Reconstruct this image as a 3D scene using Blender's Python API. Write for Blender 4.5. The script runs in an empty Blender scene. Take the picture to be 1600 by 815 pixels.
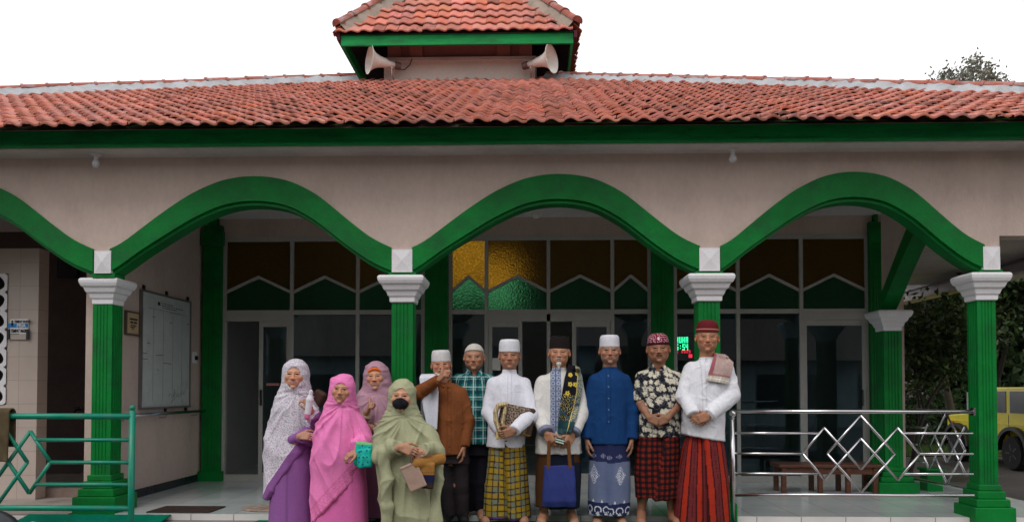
import bpy, math, random
import numpy as np
from mathutils import Vector, Matrix

S = bpy.context.scene
COL = S.collection
PI = math.pi
# ------------------------------------------------------------------ camera
YAW, PITCH, F = math.radians(1.5), math.radians(1.5), 1200.0
CX, CY, CAMZ = 800.0, 577.0, 1.55
cam_d = bpy.data.cameras.new('camera')
cam = bpy.data.objects.new('camera', cam_d)
COL.objects.link(cam)
S.camera = cam
cam.location = (0, 0, CAMZ)
cam.rotation_euler = (PI / 2 + PITCH, 0, YAW)
cam_d.sensor_width = 36
cam_d.lens = 36 * F / 1600
cam_d.shift_y = (CY - 407.5) / 1600
cam_d.clip_start = 0.1
cam_d.clip_end = 2000
# ------------------------------------------------------------------ sky and sun (bright overcast)
W = bpy.data.worlds.new('World')
S.world = W
W.use_nodes = True
nt = W.node_tree
bg = nt.nodes['Background']
sky = nt.nodes.new('ShaderNodeTexSky')
sky.sky_type = 'NISHITA'
sky.sun_disc = False
SUN_EL, SUN_ROT = math.radians(58), math.radians(200)
sky.sun_elevation = SUN_EL
sky.sun_rotation = SUN_ROT
tc = nt.nodes.new('ShaderNodeTexCoord')
cn = nt.nodes.new('ShaderNodeTexNoise'); cn.inputs['Scale'].default_value = 2.2; cn.inputs['Detail'].default_value = 4
cr = nt.nodes.new('ShaderNodeValToRGB')
cr.color_ramp.elements[0].position = .3; cr.color_ramp.elements[0].color = (1.0, .99, 1.02, 1)
cr.color_ramp.elements[1].position = .7; cr.color_ramp.elements[1].color = (1.12, 1.12, 1.13, 1)
mul = nt.nodes.new('ShaderNodeVectorMath'); mul.operation = 'SCALE'; mul.inputs['Scale'].default_value = 0.1
mix = nt.nodes.new('ShaderNodeMixRGB'); mix.inputs[0].default_value = .95
nt.links.new(tc.outputs['Generated'], cn.inputs['Vector'])
nt.links.new(cn.outputs['Fac'], cr.inputs['Fac'])
nt.links.new(sky.outputs[0], mul.inputs[0])
nt.links.new(mul.outputs[0], mix.inputs[1])
nt.links.new(cr.outputs[0], mix.inputs[2])
nt.links.new(mix.outputs[0], bg.inputs['Color'])
bg.inputs['Strength'].default_value = 1.0
sun_d = bpy.data.lights.new('sun', 'SUN')
sun_d.energy = 1.0
sun_d.angle = math.radians(25)
sun_d.color = (1, .97, .92)
sun = bpy.data.objects.new('sun', sun_d)
COL.objects.link(sun)
sun.rotation_euler = (math.radians(38), 0, math.radians(-22))
sun.location = (0, -5, 20)
S.view_settings.view_transform = 'Standard'
S.view_settings.look = 'None'
S.view_settings.exposure = 0.28
S.view_settings.gamma = 1.0

# ------------------------------------------------------------------ helpers
cyaw, syaw, cp, sp_ = math.cos(YAW), math.sin(YAW), math.cos(PITCH), math.sin(PITCH)
def at(px, py, Y):
    """world point on the plane y = Y seen at photograph pixel (px, py)"""
    a, b = (px - CX) / F, (CY - py) / F
    # camera axes in world
    r = (cyaw, syaw, 0.0)
    f = (-syaw * cp, cyaw * cp, sp_)
    u = (syaw * sp_, -cyaw * sp_, cp)
    d = [f[i] + a * r[i] + b * u[i] for i in range(3)]
    t = Y / d[1]
    return Vector((d[0] * t, Y, CAMZ + d[2] * t))
def AX(px, Y, py=608): return at(px, py, Y).x
def AZ(py, Y, px=831): return at(px, py, Y).z

def lin(c):
    return tuple(((v / 255) / 12.92 if v / 255 <= .04045 else ((v / 255 + .055) / 1.055) ** 2.4) for v in c)

def base_mat(name, rough=.6, spec=.5, metal=0):
    m = bpy.data.materials.new(name); m.use_nodes = True
    p = m.node_tree.nodes['Principled BSDF']
    p.inputs['Roughness'].default_value = rough
    p.inputs['Specular IOR Level'].default_value = spec
    p.inputs['Metallic'].default_value = metal
    return m, m.node_tree, p
def N(nt, kind, **kw):
    n = nt.nodes.new('ShaderNode' + kind)
    for k, v in kw.items():
        if k in n.inputs: n.inputs[k].default_value = v
        else: setattr(n, k, v)
    return n
def mat(name, col, rough=.6, spec=.4, var=.15, scale=3., dirt=None, dirt_amt=0., dirt_scale=1.2, bump=.0, bscale=40., metal=0, fine=.06, coat=0, stretch=None):
    """procedural paint: base colour broken up by two noises, optional dirt of its own shape, bump"""
    m, nt, p = base_mat(name, rough, spec, metal)
    L = nt.links.new
    tc = N(nt, 'TexCoord')
    src = tc.outputs['Object']
    if stretch:
        mp = N(nt, 'Mapping'); mp.inputs['Scale'].default_value = stretch
        L(src, mp.inputs['Vector']); src = mp.outputs[0]
    n1 = N(nt, 'TexNoise', Scale=scale, Detail=6, Roughness=.6)
    n2 = N(nt, 'TexNoise', Scale=scale * 14, Detail=3, Roughness=.6)
    L(src, n1.inputs['Vector']); L(src, n2.inputs['Vector'])
    mr = N(nt, 'MapRange'); mr.inputs[1].default_value = .3; mr.inputs[2].default_value = .7
    mr.inputs[3].default_value = 1 - var; mr.inputs[4].default_value = 1 + var * .6
    L(n1.outputs['Fac'], mr.inputs[0])
    mr2 = N(nt, 'MapRange'); mr2.inputs[1].default_value = .3; mr2.inputs[2].default_value = .7
    mr2.inputs[3].default_value = 1 - fine; mr2.inputs[4].default_value = 1 + fine
    L(n2.outputs['Fac'], mr2.inputs[0])
    mm = N(nt, 'Math', operation='MULTIPLY'); L(mr.outputs[0], mm.inputs[0]); L(mr2.outputs[0], mm.inputs[1])
    vm = N(nt, 'VectorMath', operation='SCALE'); vm.inputs[0].default_value = col[:3]
    L(mm.outputs[0], vm.inputs['Scale'])
    out = vm.outputs[0]
    if dirt:
        n3 = N(nt, 'TexNoise', Scale=dirt_scale, Detail=8, Roughness=.65)
        L(src, n3.inputs['Vector'])
        r = N(nt, 'MapRange'); r.inputs[1].default_value = .5; r.inputs[2].default_value = .68
        r.inputs[3].default_value = 0; r.inputs[4].default_value = dirt_amt
        L(n3.outputs['Fac'], r.inputs[0])
        mx = N(nt, 'MixRGB'); L(r.outputs[0], mx.inputs[0]); L(out, mx.inputs[1]); mx.inputs[2].default_value = (*dirt, 1)
        out = mx.outputs[0]
    L(out, p.inputs['Base Color'])
    rr = N(nt, 'MapRange'); rr.inputs[3].default_value = max(0, rough - .08); rr.inputs[4].default_value = min(1, rough + .1)
    L(n1.outputs['Fac'], rr.inputs[0]); L(rr.outputs[0], p.inputs['Roughness'])
    if bump:
        b = N(nt, 'Bump'); b.inputs['Strength'].default_value = bump; b.inputs['Distance'].default_value = .01
        n4 = N(nt, 'TexNoise', Scale=bscale, Detail=4); L(src, n4.inputs['Vector'])
        L(n4.outputs['Fac'], b.inputs['Height']); L(b.outputs[0], p.inputs['Normal'])
    if coat: p.inputs['Coat Weight'].default_value = coat
    return m
def mat_attr(name, rough=.7, spec=.3, bump=.15, bscale=300., sheen=0, fine=.06, sss=0):
    """colour comes from the mesh's own colour attribute (weave, print, skin)"""
    m, nt, p = base_mat(name, rough, spec)
    L = nt.links.new
    a = N(nt, 'Attribute'); a.attribute_name = 'Col'
    tc = N(nt, 'TexCoord')
    n2 = N(nt, 'TexNoise', Scale=60, Detail=4); L(tc.outputs['Object'], n2.inputs['Vector'])
    mr2 = N(nt, 'MapRange'); mr2.inputs[1].default_value = .3; mr2.inputs[2].default_value = .7
    mr2.inputs[3].default_value = 1 - fine; mr2.inputs[4].default_value = 1 + fine
    L(n2.outputs['Fac'], mr2.inputs[0])
    vm = N(nt, 'VectorMath', operation='SCALE'); L(a.outputs['Color'], vm.inputs[0]); L(mr2.outputs[0], vm.inputs['Scale'])
    L(vm.outputs[0], p.inputs['Base Color'])
    b = N(nt, 'Bump'); b.inputs['Strength'].default_value = bump; b.inputs['Distance'].default_value = .003
    n4 = N(nt, 'TexNoise', Scale=bscale, Detail=3); L(tc.outputs['Object'], n4.inputs['Vector'])
    L(n4.outputs['Fac'], b.inputs['Height']); L(b.outputs[0], p.inputs['Normal'])
    if sheen: p.inputs['Sheen Weight'].default_value = sheen
    if sss:
        p.inputs['Subsurface Weight'].default_value = sss
        p.inputs['Subsurface Radius'].default_value = (1, .35, .2); p.inputs['Subsurface Scale'].default_value = .008
    return m

def wloc(o):
    v = Vector((0, 0, 0))
    while o is not None:
        v = v + o.location; o = o.parent
    return v
def tag(o, label=None, cat=None, group=None, kind=None):
    if label: o['label'] = label
    if cat: o['category'] = cat
    if group: o['group'] = group
    if kind: o['kind'] = kind
    return o
def empty(name, loc, label, cat, group=None):
    o = bpy.data.objects.new(name, None); COL.objects.link(o); o.location = loc
    o.empty_display_size = .1
    return tag(o, label, cat, group)
def link_mesh(name, V, Fc, m, parent=None, smooth=False, col=None, uv=None):
    """V in world coordinates"""
    V = np.asarray(V, dtype=np.float64).reshape(-1, 3)
    if parent is not None: off = np.array(wloc(parent))
    else:
        lo, hi = V.min(0), V.max(0); off = np.array([(lo[0] + hi[0]) / 2, (lo[1] + hi[1]) / 2, lo[2]])
    me = bpy.data.meshes.new(name)
    me.from_pydata((V - off).tolist(), [], Fc if isinstance(Fc, list) else Fc.tolist())
    if smooth: me.polygons.foreach_set('use_smooth', [True] * len(me.polygons))
    if col is not None:
        a = me.color_attributes.new('Col', 'FLOAT_COLOR', 'POINT')
        c = np.ones((len(V), 4), np.float32); c[:, :3] = col
        a.data.foreach_set('color', c.ravel())
    me.update()
    if m is not None: me.materials.append(m)
    o = bpy.data.objects.new(name, me); COL.objects.link(o)
    if parent is not None: o.parent = parent
    else: o.location = off
    return o

class MB:
    def __init__(s): s.v = []; s.f = []
    def quad(s, a, b, c, d):
        i = len(s.v); s.v += [tuple(a), tuple(b), tuple(c), tuple(d)]; s.f.append((i, i + 1, i + 2, i + 3)); return s
    def box(s, x0, x1, y0, y1, z0, z1, M=None):
        i = len(s.v)
        vs = [(x0, y0, z0), (x1, y0, z0), (x1, y1, z0), (x0, y1, z0), (x0, y0, z1), (x1, y0, z1), (x1, y1, z1), (x0, y1, z1)]
        if M is not None: vs = [tuple(M @ Vector(v)) for v in vs]
        s.v += vs
        s.f += [(i, i + 3, i + 2, i + 1), (i + 4, i + 5, i + 6, i + 7), (i, i + 1, i + 5, i + 4), (i + 1, i + 2, i + 6, i + 5), (i + 2, i + 3, i + 7, i + 6), (i + 3, i, i + 4, i + 7)]
        return s
    def beam(s, a, b, w, h, up=(0, 0, 1)):
        a, b = Vector(a), Vector(b); d = b - a; L = d.length; d.normalize()
        up = Vector(up)
        x = d.cross(up)
        if x.length < 1e-4: x = d.cross(Vector((0, 1, 0)))
        x.normalize(); u = x.cross(d)
        M = Matrix(((x.x, d.x, u.x, a.x), (x.y, d.y, u.y, a.y), (x.z, d.z, u.z, a.z), (0, 0, 0, 1)))
        return s.box(-w / 2, w / 2, 0, L, -h / 2, h / 2, M)
    def tube(s, pts, r, n=10, caps=True):
        pts = [Vector(p) for p in pts]; m = len(pts)
        rs = r if isinstance(r, (list, tuple)) else [r] * m
        i0 = len(s.v); px = None
        for k in range(m):
            d = (pts[min(k + 1, m - 1)] - pts[max(k - 1, 0)]).normalized()
            if px is None:
                px = d.orthogonal().normalized()
            else:
                px = (px - d * px.dot(d)); px = px.normalized() if px.length > 1e-6 else d.orthogonal().normalized()
            py = d.cross(px)
            for j in range(n):
                a = 2 * PI * j / n
                s.v.append(tuple(pts[k] + (px * math.cos(a) + py * math.sin(a)) * rs[k]))
        for k in range(m - 1):
            for j in range(n):
                a = i0 + k * n + j; b = i0 + k * n + (j + 1) % n
                s.f.append((a, b, b + n, a + n))
        if caps:
            s.f.append(tuple(i0 + j for j in range(n))[::-1]); s.f.append(tuple(i0 + (m - 1) * n + j for j in range(n)))
        return s
    def prism(s, poly, y0, y1, axis='y'):
        """poly: list of (a, b) -> extruded along axis"""
        n = len(poly); i = len(s.v)
        def P(a, b, t): return (a, t, b) if axis == 'y' else ((t, a, b) if axis == 'x' else (a, b, t))
        s.v += [P(a, b, y0) for a, b in poly] + [P(a, b, y1) for a, b in poly]
        s.f.append(tuple(range(i, i + n))); s.f.append(tuple(range(i + 2 * n - 1, i + n - 1, -1)))
        for k in range(n):
            a, b = i + k, i + (k + 1) % n
            s.f.append((a, a + n, b + n, b))
        return s
    def lathe(s, prof, cx, cy, n=24, axis=None, origin=None, dirv=None):
        """profile of (r, h) turned round a vertical axis, or round dirv at origin"""
        i0 = len(s.v)
        if dirv is not None:
            d = Vector(dirv).normalized(); u = d.orthogonal().normalized(); w = d.cross(u); o = Vector(origin)
        for (r, h) in prof:
            for j in range(n):
                a = 2 * PI * j / n
                if dirv is None: s.v.append((cx + r * math.cos(a), cy + r * math.sin(a), h))
                else: s.v.append(tuple(o + d * h + (u * math.cos(a) + w * math.sin(a)) * r))
        for k in range(len(prof) - 1):
            for j in range(n):
                a = i0 + k * n + j; b = i0 + k * n + (j + 1) % n
                s.f.append((a, b, b + n, a + n))
        s.f.append(tuple(i0 + j for j in range(n))[::-1]); s.f.append(tuple(i0 + (len(prof) - 1) * n + j for j in range(n)))
        return s
    def build(s, name, m, parent=None, smooth=False, bevel=0):
        o = link_mesh(name, s.v, s.f, m, parent, smooth)
        bm_fix(o)
        if bevel:
            b = o.modifiers.new('bevel', 'BEVEL'); b.width = bevel; b.segments = 2; b.limit_method = 'ANGLE'
        return o
def bm_fix(o):
    import bmesh
    bm = bmesh.new(); bm.from_mesh(o.data)
    bmesh.ops.recalc_face_normals(bm, faces=bm.faces)
    bm.to_mesh(o.data); bm.free()

def text_part(txt, size, loc, m, parent, rot=(PI / 2, 0, 0), name='lettering', ext=.001, sx=1.0, align='LEFT', bold=0.0):
    cu = bpy.data.curves.new(name, 'FONT'); cu.body = txt; cu.size = size; cu.extrude = ext; cu.align_x = align
    cu.offset = bold
    t = bpy.data.objects.new(name, cu); COL.objects.link(t)
    bpy.context.view_layer.update()
    dg = bpy.context.evaluated_depsgraph_get()
    me = bpy.data.meshes.new_from_object(t.evaluated_get(dg))
    bpy.data.objects.remove(t)
    me.materials.clear(); me.materials.append(m)
    o = bpy.data.objects.new(name, me); COL.objects.link(o)
    o.rotation_euler = rot; o.scale = (sx, 1, 1)
    if parent is not None:
        o.parent = parent; o.location = Vector(loc) - wloc(parent)
    else: o.location = loc
    return o

# value noise for shaping cloth, skin and tiles
def _hash(ix, iy, iz, seed):
    n = (ix.astype(np.int64) * 73856093) ^ (iy.astype(np.int64) * 19349663) ^ (iz.astype(np.int64) * 83492791) ^ (seed * 2654435761 & 0xffffffff)
    n = (n ^ (n >> 13)) * 1274126177 & 0xffffffff
    n = (n ^ (n >> 16)) & 0xffff
    return n / 65535.0
def noise3(P, seed=0):
    P = np.asarray(P, float); i = np.floor(P).astype(np.int64); f = P - i; f = f * f * (3 - 2 * f)
    r = 0
    for dx in (0, 1):
        wx = f[:, 0] if dx else 1 - f[:, 0]
        for dy in (0, 1):
            wy = f[:, 1] if dy else 1 - f[:, 1]
            for dz in (0, 1):
                wz = f[:, 2] if dz else 1 - f[:, 2]
                r = r + _hash(i[:, 0] + dx, i[:, 1] + dy, i[:, 2] + dz, seed) * wx * wy * wz
    return r
def fbm(P, seed=0, o=3):
    r = 0; a = .5; t = 0
    for k in range(o):
        r = r + a * noise3(np.asarray(P) * 2 ** k, seed + k); t += a; a *= .5
    return r / t
# ------------------------------------------------------------------ materials of the place
CREAM = mat('cream_render', (.55, .43, .375), .75, .2, var=.10, scale=1.5, bump=.3, bscale=60, dirt=(.34, .25, .21), dirt_amt=.3, dirt_scale=1.6, fine=.05, stretch=(1, 1, .6))
WHITE = mat('white_gloss', (.72, .70, .72), .45, .4, var=.06, scale=4, dirt=(.5, .47, .45), dirt_amt=.3, dirt_scale=4)
GREEN = mat('green_gloss_paint', (.0008, .165, .026), .45, .2, var=.28, scale=3, bump=.2, bscale=35, dirt=(.012, .085, .03), dirt_amt=.65, dirt_scale=3.5)
GREEND = mat('green_fascia_paint', (.002, .27, .06), .5, .2, var=.3, scale=2, stretch=(1, 1, 5), bump=.2, bscale=30, dirt=(.01, .05, .025), dirt_amt=.6, dirt_scale=1.6)
PALEGREY = mat('pale_soffit_paint', (.62, .58, .57), .7, .2, var=.1, scale=1.5, dirt=(.3, .27, .26), dirt_amt=.4, dirt_scale=1)
DARKSKIRT = mat('dark_skirting_tile', (.012, .014, .022), .25, .5, var=.2)
ALU = mat('aluminium_frame', (.43, .42, .39), .4, .5, var=.08, scale=5)
STEEL = mat('stainless_steel', (.62, .60, .62), .22, .5, var=.05, scale=8, metal=1)
TEALP = mat('teal_green_rail_paint', (.0, .21, .13), .35, .4, var=.12, scale=6, dirt=(.1, .15, .12), dirt_amt=.5, dirt_scale=9)
CARPET = mat('green_carpet_pile', (.0, .17, .10), .95, .1, var=.2, scale=6, bump=.6, bscale=220)
WOOD = mat('dark_red_wood', (.11, .04, .022), .4, .4, var=.35, scale=4, stretch=(1, 1, 12), dirt=(.04, .015, .01), dirt_amt=.6, dirt_scale=3)
MAT_BROWN = mat('brown_coir', (.055, .035, .03), .95, .1, var=.3, scale=12, bump=.8, bscale=250)
CONC = mat('weathered_concrete', (.32, .28, .25), .85, .2, var=.2, scale=2, bump=.4, bscale=50, dirt=(.14, .12, .1), dirt_amt=.6, dirt_scale=1.5)
BLACKP = mat('black_plastic', (.012, .012, .014), .4, .5, var=.2)
HORN = mat('cream_horn_plastic', (.80, .76, .70), .5, .4, var=.08, scale=6, dirt=(.35, .28, .22), dirt_amt=.4, dirt_scale=5)
PINK = mat('faded_pink_render', (.42, .19, .17), .8, .2, var=.15, scale=3, bump=.2)
INTER = mat('hall_plaster', (.50, .48, .45), .8, .2, var=.1)
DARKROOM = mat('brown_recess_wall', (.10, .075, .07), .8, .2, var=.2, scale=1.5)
PAPER = mat('white_paper', (.7, .69, .66), .7, .2, var=.05)
INK = mat('dark_ink', (.02, .02, .025), .6, .2, var=.1)

def tiles_mat(name, c1, c2, mort, w, h, rough, bump=.1, var=.1, off=0, squash=1, msize=.004, axes='xy'):
    m, nt, p = base_mat(name, rough, .5)
    L = nt.links.new
    tc = N(nt, 'TexCoord'); src = tc.outputs['Object']
    if axes != 'xy':
        sx = N(nt, 'SeparateXYZ'); cb = N(nt, 'CombineXYZ'); L(src, sx.inputs[0])
        L(sx.outputs['XYZ'.index(axes[0].upper())], cb.inputs[0]); L(sx.outputs['XYZ'.index(axes[1].upper())], cb.inputs[1]); src = cb.outputs[0]
    b = N(nt, 'TexBrick'); b.offset = off; b.inputs['Scale'].default_value = 1
    b.inputs['Brick Width'].default_value = w; b.inputs['Row Height'].default_value = h
    b.inputs['Mortar Size'].default_value = msize; b.inputs['Color1'].default_value = (*c1, 1); b.inputs['Color2'].default_value = (*c2, 1)
    b.inputs['Mortar'].default_value = (*mort, 1); b.inputs['Mortar Smooth'].default_value = .1
    L(src, b.inputs['Vector'])
    n = N(nt, 'TexNoise', Scale=2.5, Detail=6); L(src, n.inputs['Vector'])
    mr = N(nt, 'MapRange'); mr.inputs[1].default_value = .3; mr.inputs[2].default_value = .7; mr.inputs[3].default_value = 1 - var; mr.inputs[4].default_value = 1 + var
    L(n.outputs['Fac'], mr.inputs[0])
    vm = N(nt, 'VectorMath', operation='SCALE'); L(b.outputs['Color'], vm.inputs[0]); L(mr.outputs[0], vm.inputs['Scale'])
    L(vm.outputs[0], p.inputs['Base Color'])
    rr = N(nt, 'MapRange'); rr.inputs[3].default_value = max(.02, rough - .06); rr.inputs[4].default_value = rough + .14
    L(n.outputs['Fac'], rr.inputs[0]); L(rr.outputs[0], p.inputs['Roughness'])
    bp = N(nt, 'Bump'); bp.inputs['Strength'].default_value = bump; bp.inputs['Distance'].default_value = .004; bp.invert = True
    L(b.outputs['Fac'], bp.inputs['Height']); L(bp.outputs[0], p.inputs['Normal'])
    return m
FLOOR = tiles_mat('white_glazed_floor_tile', (.50, .54, .54), (.47, .52, .52), (.3, .32, .32), .4, .4, .07, .25, .06)
NOSE = tiles_mat('white_edge_tile', (.66, .64, .62), (.6, .58, .56), (.2, .18, .17), .4, .4, .3, .3, .1, axes='xz')
BLOCKT = tiles_mat('beige_wall_tile', (.47, .39, .34), (.44, .36, .32), (.36, .29, .26), .4, .25, .35, .15, .06, axes='xz')

def glass_mat(name, tint, refl=.5, rough=0., bump=0., bscale=60, transl=0.):
    m = bpy.data.materials.new(name); m.use_nodes = True; nt = m.node_tree
    for n in list(nt.nodes): nt.nodes.remove(n)
    L = nt.links.new
    out = N(nt, 'OutputMaterial')
    if transl: tr = N(nt, 'BsdfRefraction'); tr.inputs['Roughness'].default_value = .42; tr.inputs['IOR'].default_value = 1.25
    else: tr = N(nt, 'BsdfTransparent')
    tr.inputs[0].default_value = (*tint, 1)
    gl = N(nt, 'BsdfGlossy'); gl.inputs['Roughness'].default_value = rough; gl.inputs['Color'].default_value = (refl * .6, refl * .95, refl * 1.15, 1)
    fr = N(nt, 'Fresnel'); fr.inputs['IOR'].default_value = 1.6
    m1 = N(nt, 'MixShader'); L(fr.outputs[0], m1.inputs[0])
    src = tr.outputs[0]
    if bump:
        tc = N(nt, 'TexCoord'); v = N(nt, 'TexVoronoi', Scale=bscale); L(tc.outputs['Object'], v.inputs['Vector'])
        b = N(nt, 'Bump'); b.inputs['Strength'].default_value = bump; b.inputs['Distance'].default_value = .01
        L(v.outputs['Distance'], b.inputs['Height']); L(b.outputs[0], gl.inputs['Normal'])
        if transl: L(b.outputs[0], tr.inputs['Normal'])
    if transl:
        tl = N(nt, 'BsdfTranslucent'); tl.inputs[0].default_value = (*tint, 1)
        df = N(nt, 'BsdfDiffuse'); df.inputs[0].default_value = (*[c * .25 for c in tint], 1)
        ad = N(nt, 'MixShader'); ad.inputs[0].default_value = .35; L(tl.outputs[0], ad.inputs[1]); L(df.outputs[0], ad.inputs[2])
        mm = N(nt, 'MixShader'); mm.inputs[0].default_value = transl
        if bump:
            w = N(nt, 'MapRange'); w.inputs[3].default_value = transl - .2; w.inputs[4].default_value = transl + .25
            w.inputs[2].default_value = .5
            L(v.outputs['Distance'], w.inputs[0]); L(w.outputs[0], mm.inputs[0])
        L(tr.outputs[0], mm.inputs[1]); L(ad.outputs[0], mm.inputs[2]); src = mm.outputs[0]
    L(src, m1.inputs[1]); L(gl.outputs[0], m1.inputs[2]); L(m1.outputs[0], out.inputs[0])
    return m
GLASS = glass_mat('blue_tinted_glass', (.48, .60, .66), 1.0, .01)
AMBER = glass_mat('amber_patterned_glass', (.62, .30, .02), .35, .25, .5, 42, .45)
GREENG = glass_mat('green_patterned_glass', (.09, .42, .16), .35, .25, .5, 42, .45)

FZ = .40          # porch floor height
SOFZ = AZ(242, 7.1)   # underside of eave and porch ceiling
# ------------------------------------------------------------------ the setting: ground, steps, porch floor
def ground_mat():
    m, nt, p = base_mat('wet_asphalt', .7, .4); L = nt.links.new
    tc = N(nt, 'TexCoord')
    n1 = N(nt, 'TexNoise', Scale=.5, Detail=8); n2 = N(nt, 'TexNoise', Scale=40, Detail=4); n3 = N(nt, 'TexVoronoi', Scale=60)
    for n in (n1, n2, n3): L(tc.outputs['Object'], n.inputs['Vector'])
    c = N(nt, 'ValToRGB'); c.color_ramp.elements[0].color = (.035, .033, .03, 1); c.color_ramp.elements[1].color = (.10, .088, .078, 1)
    c.color_ramp.elements[0].position = .35; c.color_ramp.elements[1].position = .65
    L(n1.outputs['Fac'], c.inputs[0])
    mr = N(nt, 'MapRange'); mr.inputs[3].default_value = .55; mr.inputs[4].default_value = 1.5; L(n2.outputs['Fac'], mr.inputs[0])
    vm = N(nt, 'VectorMath', operation='SCALE'); L(c.outputs[0], vm.inputs[0]); L(mr.outputs[0], vm.inputs['Scale']); L(vm.outputs[0], p.inputs['Base Color'])
    b = N(nt, 'Bump'); b.inputs['Strength'].default_value = .5; b.inputs['Distance'].default_value = .01; L(n3.outputs['Distance'], b.inputs['Height']); L(b.outputs[0], p.inputs['Normal'])
    r = N(nt, 'MapRange'); r.inputs[1].default_value = .4; r.inputs[2].default_value = .6; r.inputs[3].default_value = .35; r.inputs[4].default_value = .85
    L(n1.outputs['Fac'], r.inputs[0]); L(r.outputs[0], p.inputs['Roughness'])
    return m
GROUND = ground_mat()
g = MB().quad((-400, -400, 0), (400, -400, 0), (400, 600, 0), (-400, 600, 0)).build('ground', GROUND); tag(g, kind='structure')
XL, XR = -4.9, AX(1530, 9.0) + .25
pf = MB().box(-4.25, 5.1, 7.08, 10.0, FZ - .055, FZ).build('porch_floor', FLOOR); tag(pf, kind='structure')
pe = MB().box(-3.42, 5.1, 7.066, 7.08, FZ - .06, FZ - .002).build('porch_edge', NOSE); tag(pe, kind='structure')
pb = MB().box(-6.6, 5.06, 7.09, 10.0, 0, FZ - .055).build('porch_plinth', CONC); tag(pb, kind='structure')
st = MB().box(-3.4, 5.0, 6.45, 7.088, 0, FZ - .063).box(-3.4, 5.0, 6.0, 6.45, 0, .17).build('front_steps', CONC, bevel=.008); tag(st, kind='structure')
sidefl = MB().box(-12, -4.35, 7.1, 12, FZ - .05, FZ - .01).build('side_terrace_floor', CONC); tag(sidefl, kind='structure')
# ------------------------------------------------------------------ the mosque
mosque = empty('mosque', (0.2, 7.1, 0), 'single storey mosque with green wavy arches, red tiled hip roof and small square tower', 'mosque')
FY = 7.1
# columns of the front row: pixel of the centre, of the little white block, capital top/bottom, base
cols = [dict(cx=158, y=7.28, b0=147, b1=173), dict(cx=628, y=7.2, b0=612, b1=644), dict(cx=1109, y=7.18, b0=1093, b1=1125), dict(cx=1545, y=7.15, b0=1537, b1=1563)]
CAPT, CAPB, BLKT = AZ(428, 7.0), AZ(470, 7.0), AZ(386, 7.0)
def column(X, Y, zt, zb, zbase, w=.198, parent=mosque, cw=.445, blk=None, step=.07):
    sh = MB()
    h = w / 2
    # shaft with three shallow flutes sunk in each visible face
    z0, z1 = zbase, zb
    prof = []
    def face(n):  # points along one side, with grooves
        pts = [(-h, 0)]
        for c in (-.055, -.018, .018, .055):
            c = c * w / .215
            pts += [(c - .007, 0), (c - .004, .006), (c + .004, .006), (c + .007, 0)]
        return pts
    ring = []
    for k in range(4):
        a = k * PI / 2
        for (t, dpt) in face(0):
            x, y = t, -(h - dpt)
            ring.append((x * math.cos(a) - y * math.sin(a), x * math.sin(a) + y * math.cos(a)))
    n = len(ring); i0 = len(sh.v)
    zs = [z0, z0 + .5, z1 - .1, z1]
    for z in (z0, z1):
        sh.v += [(X + x, Y + y, z) for x, y in ring]
    for k in range(n): sh.f.append((k, (k + 1) % n, n + (k + 1) % n, n + k))
    sh.f.append(tuple(range(n - 1, -1, -1))); sh.f.append(tuple(range(n, 2 * n)))
    col = sh.build('column', GREEN, parent)
    # capital: mouldings turned square
    cap = MB(); H = zt - zb
    prof = [(.0, h * 1.02), (.02, h * 1.16), (.20, h * 1.18), (.24, h * 1.30), (.42, h * 1.45), (.46, h * 1.62), (.64, h * 1.80), (.68, h * 1.96), (.80, h * 2.1), (.90, h * 2.14), (.97, h * 2.08), (1.0, h * 1.95)]
    for t, r in prof:
        r = r * (cw / 2) / (h * 2.12); z = zb + t * H
        cap.v += [(X - r, Y - r, z), (X + r, Y - r, z), (X + r, Y + r, z), (X - r, Y + r, z)]
    for k in range(len(prof) - 1):
        for j in range(4):
            a = k * 4 + j; b = k * 4 + (j + 1) % 4; cap.f.append((a, b, b + 4, a + 4))
    cap.f.append((3, 2, 1, 0)); m = len(prof) * 4; cap.f.append((m - 4, m - 3, m - 2, m - 1))
    cap.build('capital', WHITE, col, bevel=.006)
    ba = MB()
    for k, (r, z0_, z1_) in enumerate([(.245, 0, .13), (.205, .13, .13 + step), (.17, .13 + step, .13 + 2 * step), (.14, .13 + 2 * step, .13 + 2.8 * step)]):
        r = r * w / .225
        ba.box(X - r, X + r, Y - r, Y + r, zbase + z0_ - (.0 if k else .05), zbase + z1_)
    ba.build('pedestal', GREEN, col, bevel=.008)
    return col
colX = []
for k, c in enumerate(cols):
    X = AX(c['cx'], c['y'] - .1)
    colX.append(X)
    c_ = column(X, c['y'], CAPT, CAPB, [FZ + .02, FZ, FZ, FZ - .03][k], w=[.188, .198, .198, .165][k], cw=[.37, .425, .425, .36][k])
    # little white block with a shallow pyramid face, above the capital
    bl = MB(); xa, xb = AX(c['b0'], FY - .03, 405), AX(c['b1'], FY - .03, 405)
    bl.box(xa, xb, FY - .028, FY + .18, CAPT + .035, BLKT)
    xm, zm = (xa + xb) / 2, (CAPT + .035 + BLKT) / 2
    i = len(bl.v); bl.v += [(xa + .01, FY - .028, CAPT + .045), (xb - .01, FY - .028, CAPT + .045), (xb - .01, FY - .028, BLKT - .01), (xa + .01, FY - .028, BLKT - .01), (xm, FY - .045, zm)]
    bl.f += [(i, i + 1, i + 4), (i + 1, i + 2, i + 4), (i + 2, i + 3, i + 4), (i + 3, i, i + 4)]
    bl.build('impost_block', WHITE, c_)
    MB().box(xa - .03, xb + .03, FY - .014, FY + .17, CAPT - .002, CAPT + .037).build('neck_band', GREEN, c_)

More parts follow.
